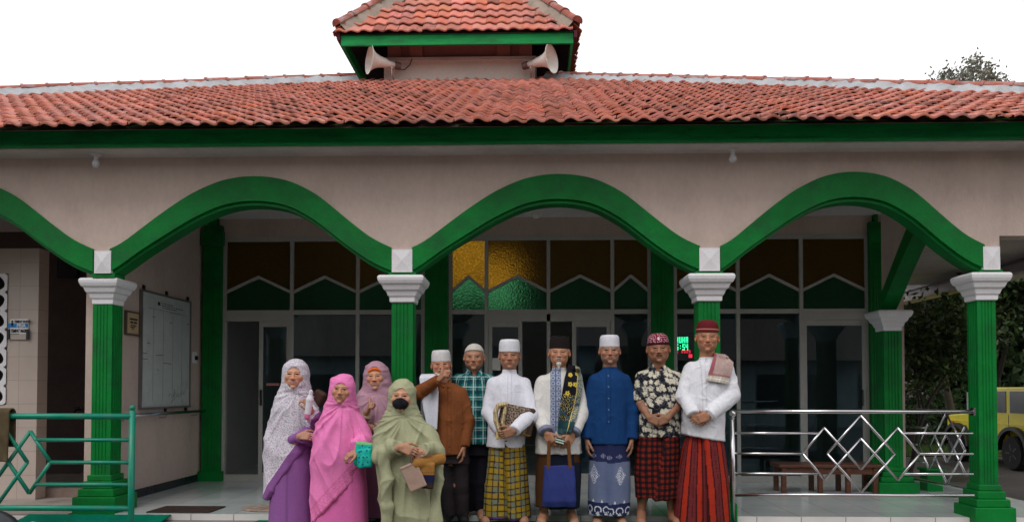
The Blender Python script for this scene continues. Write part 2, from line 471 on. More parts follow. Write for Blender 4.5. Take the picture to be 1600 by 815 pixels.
# arch curves in pixels, normalised over one bay (u along the bay, py)
OUT = [(0, 386), (.03, 382), (.1, 358), (.19, 328), (.285, 300), (.385, 280), (.46, 273.5), (.5, 272.5), (.56, 273.5), (.64, 280), (.735, 301), (.84, 340), (.93, 372), (1, 386)]
INN = [(0, 428), (.03, 421), (.1, 397), (.19, 372), (.285, 346), (.385, 325), (.46, 318), (.5, 317), (.56, 318), (.64, 325), (.735, 349), (.84, 387), (.93, 415), (1, 428)]
def curve(pts, n=48):
    us = np.linspace(0, 1, n + 1); xs = [p[0] for p in pts]; ys = np.array([p[1] for p in pts])
    y = np.interp(us, xs, ys)
    for _ in range(3):
        y[1:-1] = .25 * y[:-2] + .5 * y[1:-1] + .25 * y[2:]
    return us, y
bays = [(-308, 147), (173, 612), (644, 1093), (1125, 1537)]
WT = SOFZ
wall = MB(); TH = .2
def strip_solid(mb, top, bot, y0, y1):
    """closed slab between two lists of (x, z) with the same length"""
    n = len(top); i = len(mb.v)
    for y in (y0, y1):
        mb.v += [(x, y, z) for x, z in top]; mb.v += [(x, y, z) for x, z in bot]
    for k in range(n - 1):
        a, b, c, d = i + k, i + k + 1, i + n + k + 1, i + n + k
        mb.f.append((a, d, c, b)); o = 2 * n; mb.f.append((a + o, b + o, c + o, d + o))
        mb.f.append((a, b, b + o, a + o)); mb.f.append((d, d + o, c + o, c))
    mb.f.append((i, i + 2 * n, i + 3 * n, i + n)); e = n - 1; mb.f.append((i + e, i + n + e, i + 3 * n + e, i + 2 * n + e))
for (a, b) in bays:
    xa, xb = AX(a, FY, 405), AX(b, FY, 405)
    us, yo = curve(OUT); _, yi = curve(INN)
    xs = [xa + (xb - xa) * u for u in us]
    zo = [AZ(v, FY) for v in yo]; zi = [AZ(v, FY) for v in yi]
    zm = [zi[k] + .035 for k in range(len(zi))]
    # wall above the arch
    strip_solid(wall, [(x, WT) for x in xs], list(zip(xs, [z + .0 for z in zo])), FY, FY + TH)
    ar = MB()
    strip_solid(ar, list(zip(xs, zo)), list(zip(xs, zm)), FY - .022, FY + TH)
    strip_solid(ar, list(zip(xs, [z - .002 for z in zm])), list(zip(xs, [z for z in zi])), FY + .012, FY + TH - .02)
    ar.build('arch', GREEN, mosque)
for k in range(3):   # wall over the blocks
    xa, xb = AX(bays[k][1], FY, 405), AX(bays[k + 1][0], FY, 405)
    wall.box(xa, xb, FY, FY + TH, BLKT - .002, WT)
xa = AX(1537, FY, 405)
wall.box(xa, AX(1562, FY, 405), FY, FY + TH, BLKT - .002, WT)
wall.box(AX(1562, FY, 405), 8.0, FY, FY + TH, AZ(372, FY), WT)
wall.box(-12.5, AX(-308, FY, 405), FY, FY + TH, AZ(372, FY), WT)
wall.build('facade_wall', CREAM, mosque)
# ceiling/soffit
EY = 6.8; EXL, EXR = -12.9, 8.3
MB().box(EXL, EXR, EY + .03, 9.79, SOFZ, SOFZ + .05).build('soffit', PALEGREY, mosque)
MB().box(4.72, EXR, 9.79, 16.2, SOFZ, SOFZ + .05).build('side_soffit', PALEGREY, mosque)
MB().box(EXL, -4.3, 9.79, 16.2, SOFZ, SOFZ + .05).build('side_soffit', PALEGREY, mosque)
FT = AZ(192, EY); FB = AZ(224, EY) 
fs = MB(); fs.box(EXL, EXR, EY, EY + .03, FB, FT)
fs.box(EXL, EXR, EY - .012, EY - .001, FB, FB + .025)
fs.build('fascia_board', GREEND, mosque)
fr_ = MB(); fr_.box(EXR, EXR + .03, EY, 18.0, SOFZ - .28, FT); fr_.box(EXR - .35, EXR - .001, 8.2, 18.0, SOFZ - .30, SOFZ - .26); fr_.build('side_fascia', PALEGREY, mosque)

# ------------------------------------------------------------------ roofs: real clay tiles
def tile_mat():
    m, nt, p = base_mat('terracotta_tile', .8, .25); L = nt.links.new
    a = N(nt, 'Attribute'); a.attribute_name = 'Col'
    tc = N(nt, 'TexCoord')
    n1 = N(nt, 'TexNoise', Scale=1.1, Detail=8, Roughness=.7); n2 = N(nt, 'TexNoise', Scale=22, Detail=5, Roughness=.7)
    L(tc.outputs['Object'], n1.inputs['Vector']); L(tc.outputs['Object'], n2.inputs['Vector'])
    r = N(nt, 'MapRange'); r.inputs[1].default_value = .42; r.inputs[2].default_value = .62; r.inputs[4].default_value = .85
    L(n1.outputs['Fac'], r.inputs[0])
    r2 = N(nt, 'MapRange'); r2.inputs[1].default_value = .42; r2.inputs[2].default_value = .62
    L(n2.outputs['Fac'], r2.inputs[0])
    mu = N(nt, 'Math', operation='MULTIPLY'); L(r.outputs[0], mu.inputs[0]); L(r2.outputs[0], mu.inputs[1])
    mx = N(nt, 'MixRGB'); L(mu.outputs[0], mx.inputs[0]); L(a.outputs['Color'], mx.inputs[1]); mx.inputs[2].default_value = (.14, .09, .08, 1)
    # pale lichen
    n3 = N(nt, 'TexNoise', Scale=9, Detail=6, Roughness=.7); L(tc.outputs['Object'], n3.inputs['Vector'])
    r3 = N(nt, 'MapRange'); r3.inputs[1].default_value = .6; r3.inputs[2].default_value = .7; r3.inputs[4].default_value = .45
    L(n3.outputs['Fac'], r3.inputs[0])
    mx2 = N(nt, 'MixRGB'); L(r3.outputs[0], mx2.inputs[0]); L(mx.outputs[0], mx2.inputs[1]); mx2.inputs[2].default_value = (.5, .34, .28, 1)
    L(mx2.outputs[0], p.inputs['Base Color'])
    b = N(nt, 'Bump'); b.inputs['Strength'].default_value = .4; b.inputs['Distance'].default_value = .01; L(n2.outputs['Fac'], b.inputs['Height']); L(b.outputs[0], p.inputs['Normal'])
    return m
TILE = tile_mat()
MORTAR = mat('ridge_mortar', (.42, .44, .46), .9, .2, var=.2, scale=4, bump=.4, bscale=40, dirt=(.2, .19, .18), dirt_amt=.5, dirt_scale=5)
def tiled_face(P0, U, V, inside, umax, vmax, tw=.158, th=.235, amp=.020, seed=1, name='roof_slope', parent=mosque, tone=(.47, .165, .12)):
    """P0 origin, U unit along the eave, V unit up the slope; inside(u, v) keeps a tile"""
    P0, U, V = (np.array(x, float) for x in (P0, U, V)); Nn = np.cross(U, V); Nn /= np.linalg.norm(Nn)
    if Nn[2] < 0: Nn = -Nn
    rng = np.random.RandomState(seed)
    vs, fs, cs = [], [], []
    ks = 8
    prof_s = np.linspace(0, 1, ks + 1)
    # S profile: broad roll and narrow trough
    ph = np.where(prof_s < .62, np.sin(prof_s / .62 * PI) * 1.0, -np.sin((prof_s - .62) / .38 * PI) * .45) * amp
    rows = int(vmax / th) + 1; cn_ = int(umax / tw) + 1
    for r in range(rows):
        for c in range(cn_):
            uc, vc = (c + .5) * tw, (r + .5) * th
            if not inside(uc, vc): continue
            j = rng.normal(0, 1, 8)
            du, dz, tilt, slide = j[0] * .004, j[1] * .0035, j[2] * .005, j[3] * .007
            b = np.clip(1 + j[4] * .13, .6, 1.4); colr = np.array(tone) * b * np.array([1, 1 + j[5] * .08, 1 + j[5] * .14 + j[6] * .06])
            if rng.rand() < .035: colr = colr * .45
            i0 = len(vs)
            for (t, lift) in ((-.06, .038), (.0, .040), (.5, .022), (1.0, .004)):
                v = (r + t) * th + slide
                for s in range(ks + 1):
                    u = (c + prof_s[s] * 1.03) * tw + du
                    h = ph[s] + lift + dz + tilt * (prof_s[s] - .5)
                    if t < 0: h -= .0
                    vs.append(P0 + U * u + V * v + Nn * h); cs.append(colr)
            for q in range(3):
                for s in range(ks):
                    a = i0 + q * (ks + 1) + s
                    fs.append((a, a + 1, a + ks + 2, a + ks + 1))
            # thickness of the lower lip
            i1 = len(vs)
            for s in range(ks + 1):
                u = (c + prof_s[s] * 1.03) * tw + du; h = ph[s] + .038 + dz - .020
                vs.append(P0 + U * u + V * ((r - .06) * th + slide) + Nn * h); cs.append(colr * .95)
            for s in range(ks): fs.append((i1 + s, i1 + s + 1, i0 + s + 1, i0 + s))
    o = link_mesh(name, np.array(vs), fs, TILE, parent, smooth=True, col=np.array(cs))
    return o
def ridge_caps(A, B, parent, L=.3, r=.078, seed=0, side=(0, -1, 0), mortar_h=.13, mw=.185, mm=None):
    """half-round clay caps bedded in mortar from A to B"""
    A, B = Vector(A), Vector(B); d = (B - A); n = int(d.length / L); d.normalize(); up = Vector((0, 0, 1)); up = (up - d * up.dot(d)).normalized(); s = d.cross(up)
    rng = random.Random(seed)
    mo = MB(); cap = MB()
    # mortar bed, wavy
    K = n * 4
    i0 = len(mo.v)
    for k in range(K + 1):
        p = A + (B - A) * k / K; w = mw + rng.uniform(-.012, .014)
        for (a, h) in ((-w, -.06), (-.07, mortar_h * .8 + rng.uniform(-.014, .014)), (.07, mortar_h * .8 + rng.uniform(-.014, .014)), (w, -.06)):
            mo.v.append(tuple(p + s * a + up * h))
    for k in range(K):
        for j in range(3):
            a = i0 + k * 4 + j; mo.f.append((a, a + 1, a + 5, a + 4))
    mo.build('ridge_mortar', mm or MORTAR, parent, smooth=False)
    for k in range(n):
        p0 = A + (B - A) * k / n; p1 = A + (B - A) * (k + 1.0) / n
        dz = rng.uniform(-.006, .006)
        for (q0, q1, ra, rb) in ((p0, p0 + d * .035, r * 1.18, r * 1.14), (p0 + d * .03, p1, r * 1.0, r * .96)):
            i = len(cap.v)
            for q, rr in ((q0, ra), (q1, rb)):
                for j in range(9):
                    a = PI * j / 8
                    cap.v.append(tuple(q + s * math.cos(a) * rr + up * (mortar_h * .72 + math.sin(a) * rr * .8 + dz)))
            for j in range(8): cap.f.append((i + j, i + j + 1, i + j + 10, i + j + 9))
            cap.f.append(tuple(i + j for j in range(9))); cap.f.append(tuple(i + 9 + j for j in range(9))[::-1])
    cap.build('ridge_cap', CAPM, parent, smooth=False)
CAPM = mat('weathered_ridge_clay', (.36, .12, .09), .8, .2, var=.35, scale=5, dirt=(.40, .41, .43), dirt_amt=.75, dirt_scale=3.5, bump=.3)
SL = .466
E0 = 6.56; EZ = CAMZ + (608 - 189) / F * 6.56
nv = math.sqrt(1 + SL * SL)
# front slope, bounded by the two hips in plan
TL = (AX(548, 12.7, 122), 12.7); TR = (AX(868, 12.9, 122), 12.9)
LC, RC = (-13.0, E0), (8.45, E0)
def inside_front(u, v):
    X = LC[0] + u; Y = E0 + v / nv
    if Y > 13.2: return False
    xl = LC[0] + (TL[0] - LC[0]) * (Y - E0) / (TL[1] - E0)
    xr = RC[0] + (TR[0] - RC[0]) * (Y - E0) / (TR[1] - E0)
    return xl - .02 < X < xr + .02
roof_f = tiled_face((LC[0], E0, EZ), (1, 0, 0), (0, 1 / nv, SL / nv), inside_front, RC[0] - LC[0], 6.6 * nv, seed=3)
def rz(Y): return EZ + (Y - E0) * SL
under = MB()
a = (LC[0], E0 + .02, EZ - .02); b = (RC[0], E0 + .02, EZ - .02); c = (TR[0], TR[1], rz(TR[1]) - .03); d = (TL[0], TL[1], rz(TL[1]) - .03)
under.quad(a, b, c, d)
# side slopes behind the hips and the back of the roof
BR = (RC[0], 16.4, EZ + 1.2); BL = (LC[0], 16.4, EZ + 1.2)
under.quad((LC[0], E0 + .02, EZ - .02), d, (TL[0], 14.5, d[2]), BL)
under.quad((TL[0], 14.5, d[2]), (TR[0], 14.5, c[2]), BR, BL)
under.quad(d, c, (TR[0], 14.5, c[2]), (TL[0], 14.5, d[2]))
under.build('roof_underlay', mat('roof_battens', (.12, .07, .05), .9), mosque)
# right slope as real tiles (seen from a step to the right)
dx, dz = TR[0] - RC[0], rz(TR[1]) - EZ
sn = math.hypot(dx, dz)
def inside_right(u, v):
    t = v / sn; y0 = E0 + (TR[1] - E0) * t; y1 = 16.4 + (14.5 - 16.4) * t
    return t < 1 and y0 < E0 + u < y1
tiled_face((RC[0], E0, EZ), (0, 1, 0), (dx / sn, 0, dz / sn), inside_right, 12.3, sn, seed=5)
roofparent = roof_f
ridge_caps((RC[0], E0, EZ + .0), (TR[0] - .15, TR[1] + .05, rz(TR[1]) + .0), roof_f, seed=1)
ridge_caps((LC[0], E0, EZ + .0), (TL[0] + .1, TL[1], rz(TL[1]) + .0), roof_f, seed=2)

# ------------------------------------------------------------------ tower
TY = 12.7; TFY = 12.1
tx0, tx1 = AX(600, TY, 110), AX(836, TY, 110); tzm = AZ(90, TY); tz0 = rz(TY) - .5
ex0, ex1 = AX(524, TFY, 45), AX(904, TFY, 45); tez = AZ(50, TFY)
depth = tx1 - tx0
MB().box(tx0, tx1, TY, TY + depth, tz0, tzm).build('tower_wall', mat('tower_cream_paint', (.74, .64, .57), .8, .2, var=.08, scale=2, dirt=(.45, .36, .3), dirt_amt=.25), mosque)
up = MB(); zt = AZ(52, TY)+.1
zt = tez + .55
up.box(tx0 + .12, tx1 - .12, TY + .12, TY + depth - .12, tzm, zt)
for x in (tx0 + .05, tx0 + .42, tx1 - .64, tx1 - .27):
    up.box(x, x + .22, TY + .05, TY + .2, tzm + .001, zt - .01)
up.build('tower_upper_wall', PINK, mosque)
led = MB().box(tx0 - .03, tx1 + .03, TY - .03, TY + depth + .03, tzm - .035, tzm + .012).build('tower_ledge', PALEGREY, mosque)
# eaves: soffit, fascia all round
ed = ex1 - ex0
DK = mat('dark_eave_timber', (.035, .02, .03), .8, .2, var=.3)
f = MB(); f.box(ex0 + .12, ex1 - .12, TFY + .05, TFY + .09, AZ(66, TFY), tez + .01)
f.build('tower_fascia', GREEND, mosque)
MAROON = mat('maroon_verge', (.09, .02, .035), .8, .2, var=.3)
for x in (ex0 + .08, ex1 - .12): MB().box(x, x + .04, TFY + .05, TFY + ed - .05, AZ(66, TFY), tez + .01).build('tower_side_fascia', GREEND, mosque)
for x in (ex0 + .02, ex1 - .07): MB().box(x, x + .05, TFY + .02, TFY + ed - .05, AZ(58, TFY), tez + .03).build('tower_verge_board', MAROON, mosque)
TS = 1.15; tn = math.sqrt(1 + TS * TS)
xm = (ex0 + ex1) / 2; hw = ed / 2
def in_tower(u, v):
    y = v / tn
    return y < hw - .05 and y - .03 < u < ed - y + .03
trf = tiled_face((ex0, TFY, tez + .02), (1, 0, 0), (0, 1 / tn, TS / tn), in_tower, ed, hw * tn, tw=.2, th=.25, amp=.02, seed=9, name='tower_roof', tone=(.54, .185, .135))
tiled_face((ex0, TFY + ed, tez + .02), (0, -1, 0), (1 / tn, 0, TS / tn), in_tower, ed, hw * tn, tw=.17, th=.25, seed=10, name='tower_roof', tone=(.45, .15, .09))
tiled_face((ex1, TFY, tez + .02), (0, 1, 0), (-1 / tn, 0, TS / tn), in_tower, ed, hw * tn, tw=.17, th=.25, seed=11, name='tower_roof', tone=(.45, .15, .09))
apex = Vector((xm, TFY + hw, tez + hw * TS))
q = MB(); q.v += [(ex0 + .02, TFY + .02, tez), (ex1 - .02, TFY + .02, tez), (ex1 - .02, TFY + ed, tez), (ex0 + .02, TFY + ed, tez), tuple(apex - Vector((0, 0, .02)))]
q.f += [(0, 1, 4), (1, 2, 4), (2, 3, 4), (3, 0, 4)]
q.build('tower_underlay', DK, mosque)
MORTAR2 = mat('brown_tower_mortar', (.36, .29, .24), .9, .2, var=.25, scale=4, bump=.4, dirt=(.22, .27, .18), dirt_amt=.5, dirt_scale=3)
ridge_caps((ex0 + .07, TFY + .07, tez + .08), apex, trf, L=.33, r=.1, seed=4, mortar_h=.15, mw=.14, mm=MORTAR2)
ridge_caps((ex1 - .07, TFY + .07, tez + .08), apex, trf, L=.33, r=.1, seed=5, mortar_h=.15, mw=.14, mm=MORTAR2)

# ------------------------------------------------------------------ back facade with the glazing
GY = 9.72
def BX(px): return AX(px, GY, 560)
def BZ(py): return AZ(py, GY)
GB, GT = FZ + .03, BZ(373)
bw = MB()
bw.box(-4.25, BX(1412), GY - .02, GY + .18, GT + .03, BZ(333))
bw.box(-4.25, BX(1412), GY + .08, GY + .18, BZ(333) - .001, SOFZ + .3)
bw.box(BX(1375), BX(1412), GY - .02, GY + .18, FZ, GT + .03)
bw.box(-4.25, BX(345), GY + .05, GY + .18, FZ, GT + .03)
bw.build('rear_wall', CREAM, mosque)
pil = []
for (a, b, t) in ((321, 349, 352), (665, 701, 373), (1017, 1051, 373), (1356, 1377, 352)):
    p_ = MB(); p_.box(BX(a), BX(b), GY - .10, GY + .04, FZ, BZ(t))
    xm_ = (BX(a) + BX(b)) / 2; w_ = (BX(b) - BX(a)) / 2
    p_.box(BX(a) - .03, BX(b) + .03, GY - .13, GY + .03, FZ, FZ + .12)
    for g_ in (-.4, 0, .4): p_.box(xm_ + g_ * w_ - .012, xm_ + g_ * w_ + .012, GY - .108, GY - .1, FZ + .15, BZ(t) - .2)
    if t < 370: p_.box(BX(a) + .06, BX(b) - .06, GY - .09, GY + .03, BZ(t), BZ(333)); p_.box(BX(a) - .02, BX(b) + .04, GY - .13, GY - .09, BZ(384), BZ(362))
    p_.build('pilaster', GREEN, mosque)
TRZ = BZ(487)
def window_bay(ms, name='glazed_screen', door=None, last_amber=None):
    """ms: mullion pixels; door=(left, right, [inner stiles]) in pixels"""
    fr = MB(); hw_ = .022
    xs = [BX(m) for m in ms]
    for x in xs: fr.box(x - hw_, x + hw_, GY - .03, GY + .03, GB, GT)
    fr.box(xs[0] - hw_ + .001, xs[-1] + hw_ - .001, GY - .028, GY + .028, GT - .02, GT + .03)
    fr.box(xs[0], xs[-1], GY - .026, GY + .026, TRZ - .028, TRZ + .028)
    fr.box(xs[0], xs[-1], GY - .026, GY + .026, GB - .03, GB + .045)
    zb, zp = BZ(456), BZ(431)
    for a, b in zip(xs[:-1], xs[1:]):
        m_ = (a + b) / 2
        fr.beam((a, GY, zb), (m_ + .006, GY, zp), .045, .035, (0, 0, 1)); fr.beam((m_ - .006, GY + .001, zp), (b, GY + .001, zb), .045, .035, (0, 0, 1))
    f_ = fr.build(name, ALU, mosque)
    for k, (a, b) in enumerate(zip(xs[:-1], xs[1:])):
        m_ = (a + b) / 2; y = GY + .004
        g1 = MB(); g1.v += [(a, y, zb), (m_, y, zp), (b, y, zb), (b, y, GT), (a, y, GT)]; g1.f += [(0, 1, 2, 3, 4)]
        g1.build('amber_pane', AMBER, f_)
        g2 = MB(); g2.v += [(a, y, TRZ), (b, y, TRZ), (b, y, zb), (m_, y, zp), (a, y, zb)]; g2.f += [(0, 1, 2, 3, 4)]
        g2.build('green_pane', GREENG, f_)
        isdoor = door and ms[k] >= door[0] - 1 and ms[k + 1] <= door[1] + 1
        if not isdoor:
            MB().quad((a, y, GB), (b, y, GB), (b, y, TRZ), (a, y, TRZ)).build('clear_pane', GLASS, f_)
    return f_
def door_leaf(x0, x1, z1, yy, handle=None, glass=True):
    d = MB(); w = .025
    for (a, b) in ((x0, x0 + w * 2), (x1 - w * 2, x1)): d.box(a, b, yy - .02, yy + .02, FZ + .02, z1)
    d.box(x0 + w, x1 - w, yy - .018, yy + .018, z1 - .07, z1 - .001); d.box(x0 + w, x1 - w, yy - .018, yy + .018, FZ + .021, FZ + .10)
    o = d.build('sliding_door', ALU, mosque)
    MB().quad((x0 + w, yy, FZ + .08), (x1 - w, yy, FZ + .08), (x1 - w, yy, z1 - .05), (x0 + w, yy, z1 - .05)).build('pane', GLASS, o)
    if handle is not None: MB().box(handle - .012, handle + .012, yy - .045, yy - .018, FZ + .95, FZ + 1.15).build('handle', BLACKP, o)
    return o
w1 = window_bay([351, 456, 559, 661], door=(351, 456))
w2 = window_bay([704, 760, 857, 957, 1015], door=(760, 957))
w3 = window_bay([1055, 1153, 1252, 1355], door=(1252, 1355))
hz = BZ(497)
MB().box(BX(351) + .02, BX(456) - .02, GY - .03, GY + .05, hz - .03, TRZ - .029).build('door_header', ALU, mosque)
MB().box(BX(760) + .02, BX(957) - .02, GY - .03, GY + .05, hz - .04, TRZ - .029).build('door_header', ALU, mosque)
MB().box(BX(1252) + .02, BX(1355) - .02, GY - .03, GY + .05, hz - .03, TRZ - .029).build('door_header', ALU, mosque)
dl = door_leaf(BX(405), BX(454), hz - .03, GY + .01, BX(409))
door_leaf(BX(763), BX(816), hz - .04, GY + .005); door_leaf(BX(894), BX(954), hz - .04, GY + .005)
door_leaf(BX(1254), BX(1353), hz - .03, GY + .005, BX(1345))
stk = MB().box(BX(417), BX(437), GY - .008, GY - .005, BZ(602), BZ(598)).build('door_sticker', mat('red_white_sticker', (.55, .2, .2), .5), dl)
# hall interior
HC = 4.95
hl = MB()
hl.box(-4.3, -4.2, GY + .2, 16.2, FZ, HC); hl.box(BX(1412) - .05, BX(1412) + .05, GY + .2, 16.2, FZ, SOFZ); hl.box(BX(1412) - .05, BX(1412) + .05, GY + .2, 16.2, SOFZ + .05, HC)
wx0, wx1, wz0, wz1 = -1.75, -.35, 3.15, 4.6  # window opening added in the rear wall to light the amber panes
hl.box(-4.2, wx0, 16, 16.15, FZ, HC); hl.box(wx1, 4.7, 16, 16.15, FZ, HC); hl.box(wx0, wx1, 16, 16.15, FZ, wz0); hl.box(wx0, wx1, 16, 16.15, wz1, HC)
hl.box(-4.3, 4.8, GY + .2, 16.2, HC, HC + .05)
hl.box(-4.3, BX(1412), GY + .081, GY + .179, SOFZ + .05, HC)
hl.build('hall_wall', INTER, mosque)
hf = MB().box(-4.2, 4.7, GY + .2, 16, FZ - .05, FZ - .001).build('hall_floor', FLOOR); tag(hf, kind='structure')
hw2 = MB()
for (x, z) in [(wx0, 0), ((wx0 + wx1) / 2, 0), (wx1, 0)]: hw2.box(x - .03, x + .03, 15.98, 16.05, wz0, wz1)
hw2.build('added_window_frame', ALU, mosque)
# interior uprights glimpsed through the glass
HCM = mat('blue_grey_hall_paint', (.10, .17, .24), .6)
for x in (-2.2, .9, 3.2): MB().box(x - .14, x + .14, 12.6, 12.88, FZ, HC).build('hall_column', HCM, mosque)

# left inner wall of the porch
LW = -4.22
lw = MB().box(LW - .15, LW, 7.40, GY + .1, FZ, SOFZ).build('porch_side_wall', CREAM, mosque)
MB().box(LW, LW + .012, 7.42, GY + .03, FZ, FZ + .09).build('skirting', DARKSKIRT, mosque)
# right side row
RCX = AX(1388, 8.8, 500)
rc = column(RCX, 8.8, AZ(485, 8.62), AZ(517, 8.62), FZ - .0, w=.2, cw=.38, step=.055)
# side arch springing from the rear column to the corner column
sa = MB(); top, bot = [], []
for k in range(25):
    t = k / 24
    s = .5 - .5 * math.cos(PI * t)
    y = 8.8 - (8.8 - 7.35) * t
    z = AZ(485, 8.8) + .0 + (AZ(330, 8.0) - AZ(485, 8.8)) * (math.sin(PI * t * .5) ** 1.1)
    top.append((y, z + .17 + .1 * t)); bot.append((y, z))
n = len(top)
for x in (RCX - .09, RCX + .09):
    sa.v += [(x, y, z) for y, z in top] + [(x, y, z) for y, z in bot]
for k in range(n - 1):
    a, b, c, d = k, k + 1, n + k + 1, n + k; o = 2 * n
    sa.f += [(a, b, c, d), (a + o, d + o, c + o, b + o), (a, a + o, b + o, b), (d, c, c + o, d + o)]
sa.f += [(0, n, 3 * n, 2 * n), (n - 1, 3 * n - 1, 4 * n - 1, 2 * n - 1)]
sa.build('side_arch', GREEN, mosque)
sw = MB()
for k in range(n - 1):
    (y0, z0), (y1, z1) = top[k], top[k + 1]
    i = len(sw.v)
    for x in (RCX - .07, RCX + .07): sw.v += [(x, y0, z0 - .01), (x, y1, z1 - .01), (x, y1, SOFZ), (x, y0, SOFZ)]
    sw.f += [(i, i + 1, i + 2, i + 3), (i + 4, i + 7, i + 6, i + 5), (i, i + 4, i + 5, i + 1)]
sw.build('side_wall', CREAM, mosque)
# ------------------------------------------------------------------ small things of the building front
# eave bulbs
def bulb(px, lab):
    p = at(px, 243, 6.98)
    t = empty('ceiling_bulb', (p.x, 6.98, SOFZ), lab, 'lamp', 'bulbs under the eave')
    b = MB(); b.lathe([(.03, SOFZ - .012), (.045, SOFZ - .008), (.045, SOFZ - .001)], p.x, 6.98, 16); b.lathe([(.018, SOFZ - .05), (.02, SOFZ - .012)], p.x, 6.98, 12)
    b.build('holder', WHITE, t)
    g = MB(); g.lathe([(.004, SOFZ - .125), (.022, SOFZ - .118), (.033, SOFZ - .098), (.034, SOFZ - .085), (.024, SOFZ - .062), (.018, SOFZ - .05)], p.x, 6.98, 18)
    g.build('globe', mat('milky_bulb_glass', (.6, .6, .62), .25, .5), t, smooth=True)
bulb(150, 'small white bulb hanging under the eave above the leftmost green column')
bulb(1145, 'small white bulb hanging under the eave above the third green column from the left')
# loudspeakers
def horn(px, py, sgn, lab):
    Y = 12.35; c = at(px, py, Y)
    t = empty('horn_loudspeaker', (c.x, Y, c.z), lab, 'loudspeaker', 'horn loudspeakers on the tower')
    d = Vector((sgn * .88, -.47, 0.03)).normalized()
    # bell profile along d: throat to mouth, then back inside
    prof = [(.045, -.30), (.05, -.20), (.075, -.12), (.095, -.02), (.12, .04), (.16, .09), (.205, .125), (.228, .135), (.232, .142), (.222, .142), (.2, .128), (.15, .085), (.11, .03), (.05, -.05), (.02, -.10)]
    MB().lathe(prof, 0, 0, 32, None, c, d).build('horn', HORN, t, smooth=True)
    MB().lathe([(.02, -.12), (.032, -.05), (.036, .03), (.025, .055), (.004, .06)], 0, 0, 16, None, c, d).build('reflex_cone', HORN, t, smooth=True)
    MB().lathe([(.045, -.39), (.06, -.385), (.062, -.30), (.05, -.29)], 0, 0, 20, None, c, d).build('driver', mat('brown_driver_metal', (.16, .10, .09), .5, metal=.3), t, smooth=False)
    b = MB(); e = c - d * .24
    b.tube([e + Vector((0, 0, -.02)), e + Vector((0, .1, -.16)), Vector((e.x - sgn * .0, TY + .0, e.z - .16))], .014, 8)
    for h in (-.07, .07): b.tube([e + Vector((0, 0, h * .4)), e + Vector((0, 0, h))], .012, 8)
    b.build('bracket', STEEL, t)
horn(590, 96, -1, 'cream horn loudspeaker on the left side of the tower, mouth turned to the left')
horn(850, 95, 1, 'cream horn loudspeaker on the right side of the tower, mouth turned to the right')
# cable between the horn and the tower wall
pts = [at(612, 100, 12.62), at(620, 108, 12.66), at(632, 109, 12.66), at(640, 102, 12.66), at(644, 92, 12.66)]
tag(MB().tube(pts, .008, 6).build('speaker_cable', BLACKP), 'thin dark cable looping across the cream tower wall beside the left loudspeaker', 'cable')

# whiteboard on the left porch wall (wall plane x = LW)
def on_lw(px, py, off=.0):
    # point on plane x = LW + off seen at pixel
    p = at(px, py, 1.0); o = Vector((0, 0, CAMZ)); d = p - o; t = (LW + off) / d.x
    return o + d * t
wb0, wb1 = on_lw(219, 455), on_lw(294, 473); wbb = on_lw(219, 636).z
y0, y1, zt_, zb_ = wb0.y, wb1.y, (wb0.z + wb1.z) / 2, wbb
wb = empty('whiteboard', (LW + .02, (y0 + y1) / 2, zb_), 'large aluminium framed whiteboard with faint writing on the left porch wall', 'whiteboard')
MB().box(LW + .004, LW + .022, y0, y1, zb_, zt_).build('writing_surface', mat('used_whiteboard', (.50, .53, .51), .3, .4, var=.12, scale=2.5, dirt=(.33, .36, .34), dirt_amt=.6, dirt_scale=3), wb)
fr = MB(); w = .022
fr.box(LW + .002, LW + .034, y0 - w, y0, zb_ - w, zt_ + w); fr.box(LW + .002, LW + .034, y1, y1 + w, zb_ - w, zt_ + w)
fr.box(LW + .003, LW + .033, y0, y1, zt_, zt_ + w); fr.box(LW + .003, LW + .05, y0, y1, zb_ - w, zb_)
fr.build('frame', mat('dull_aluminium', (.2, .18, .18), .5, metal=.4), wb)
bracket = MB()
for t in (.05, .5, .97): bracket.box(LW + .003, LW + .02, y0 + (y1 - y0) * t - .02, y0 + (y1 - y0) * t + .02, zt_ + w, zt_ + w + .05)
for t in (.5, .95): bracket.box(LW + .003, LW + .02, y0 + (y1 - y0) * t - .02, y0 + (y1 - y0) * t + .02, zb_ - w - .05, zb_ - w)
bracket.build('bracket', BLACKP, wb)
ink = MB(); rg = random.Random(4); XX = LW + .0232
def stroke(u0, v0, u1, v1, t=.006):
    a = (XX, y0 + (y1 - y0) * u0, zb_ + (zt_ - zb_) * v0); b = (XX, y0 + (y1 - y0) * u1, zb_ + (zt_ - zb_) * v1)
    ink.beam(a, b, .0006, t, (0, 0, 1)) if abs(v0 - v1) < .3 * abs(u0 - u1) + 1e-6 else ink.beam(a, b, .0006, t, (0, 1, 0))
stroke(.30, .925, .35, .925, .04)
for (v, a, b) in ((.935, .38, .62), (.915, .38, .85), (.895, .4, .7), (.87, .1, .95), (.865, .55, .8)):
    u = a
    while u < b:
        e = u + rg.uniform(.01, .05); stroke(u, v, min(e, b), v, .009 if v > .89 else .004); u = e + .012
for k in range(5): stroke(.2 * k + .02, .05, .2 * k + .02, .86, .0022)
for (v, a, b) in ((.47, .02, .1), (.46, .28, .42), (.395, .43, .6), (.42, .02, .12), (.8, .2, .25), (.77, .55, .6), (.79, .93, .99), (.56, .1, .16), (.33, .3, .33)): stroke(a, v, b, v + rg.uniform(-.006, .006), .006)
for k in range(9): u = .55 + .04 * k; stroke(u, .09 + rg.uniform(-.01, .02), u + .02, .12 + rg.uniform(-.02, .02), .005)
stroke(.66, .05, .665, .16, .006); stroke(.6, .03, .63, .06); stroke(.82, .03, .85, .055)
ink.build('handwriting', INK, wb)
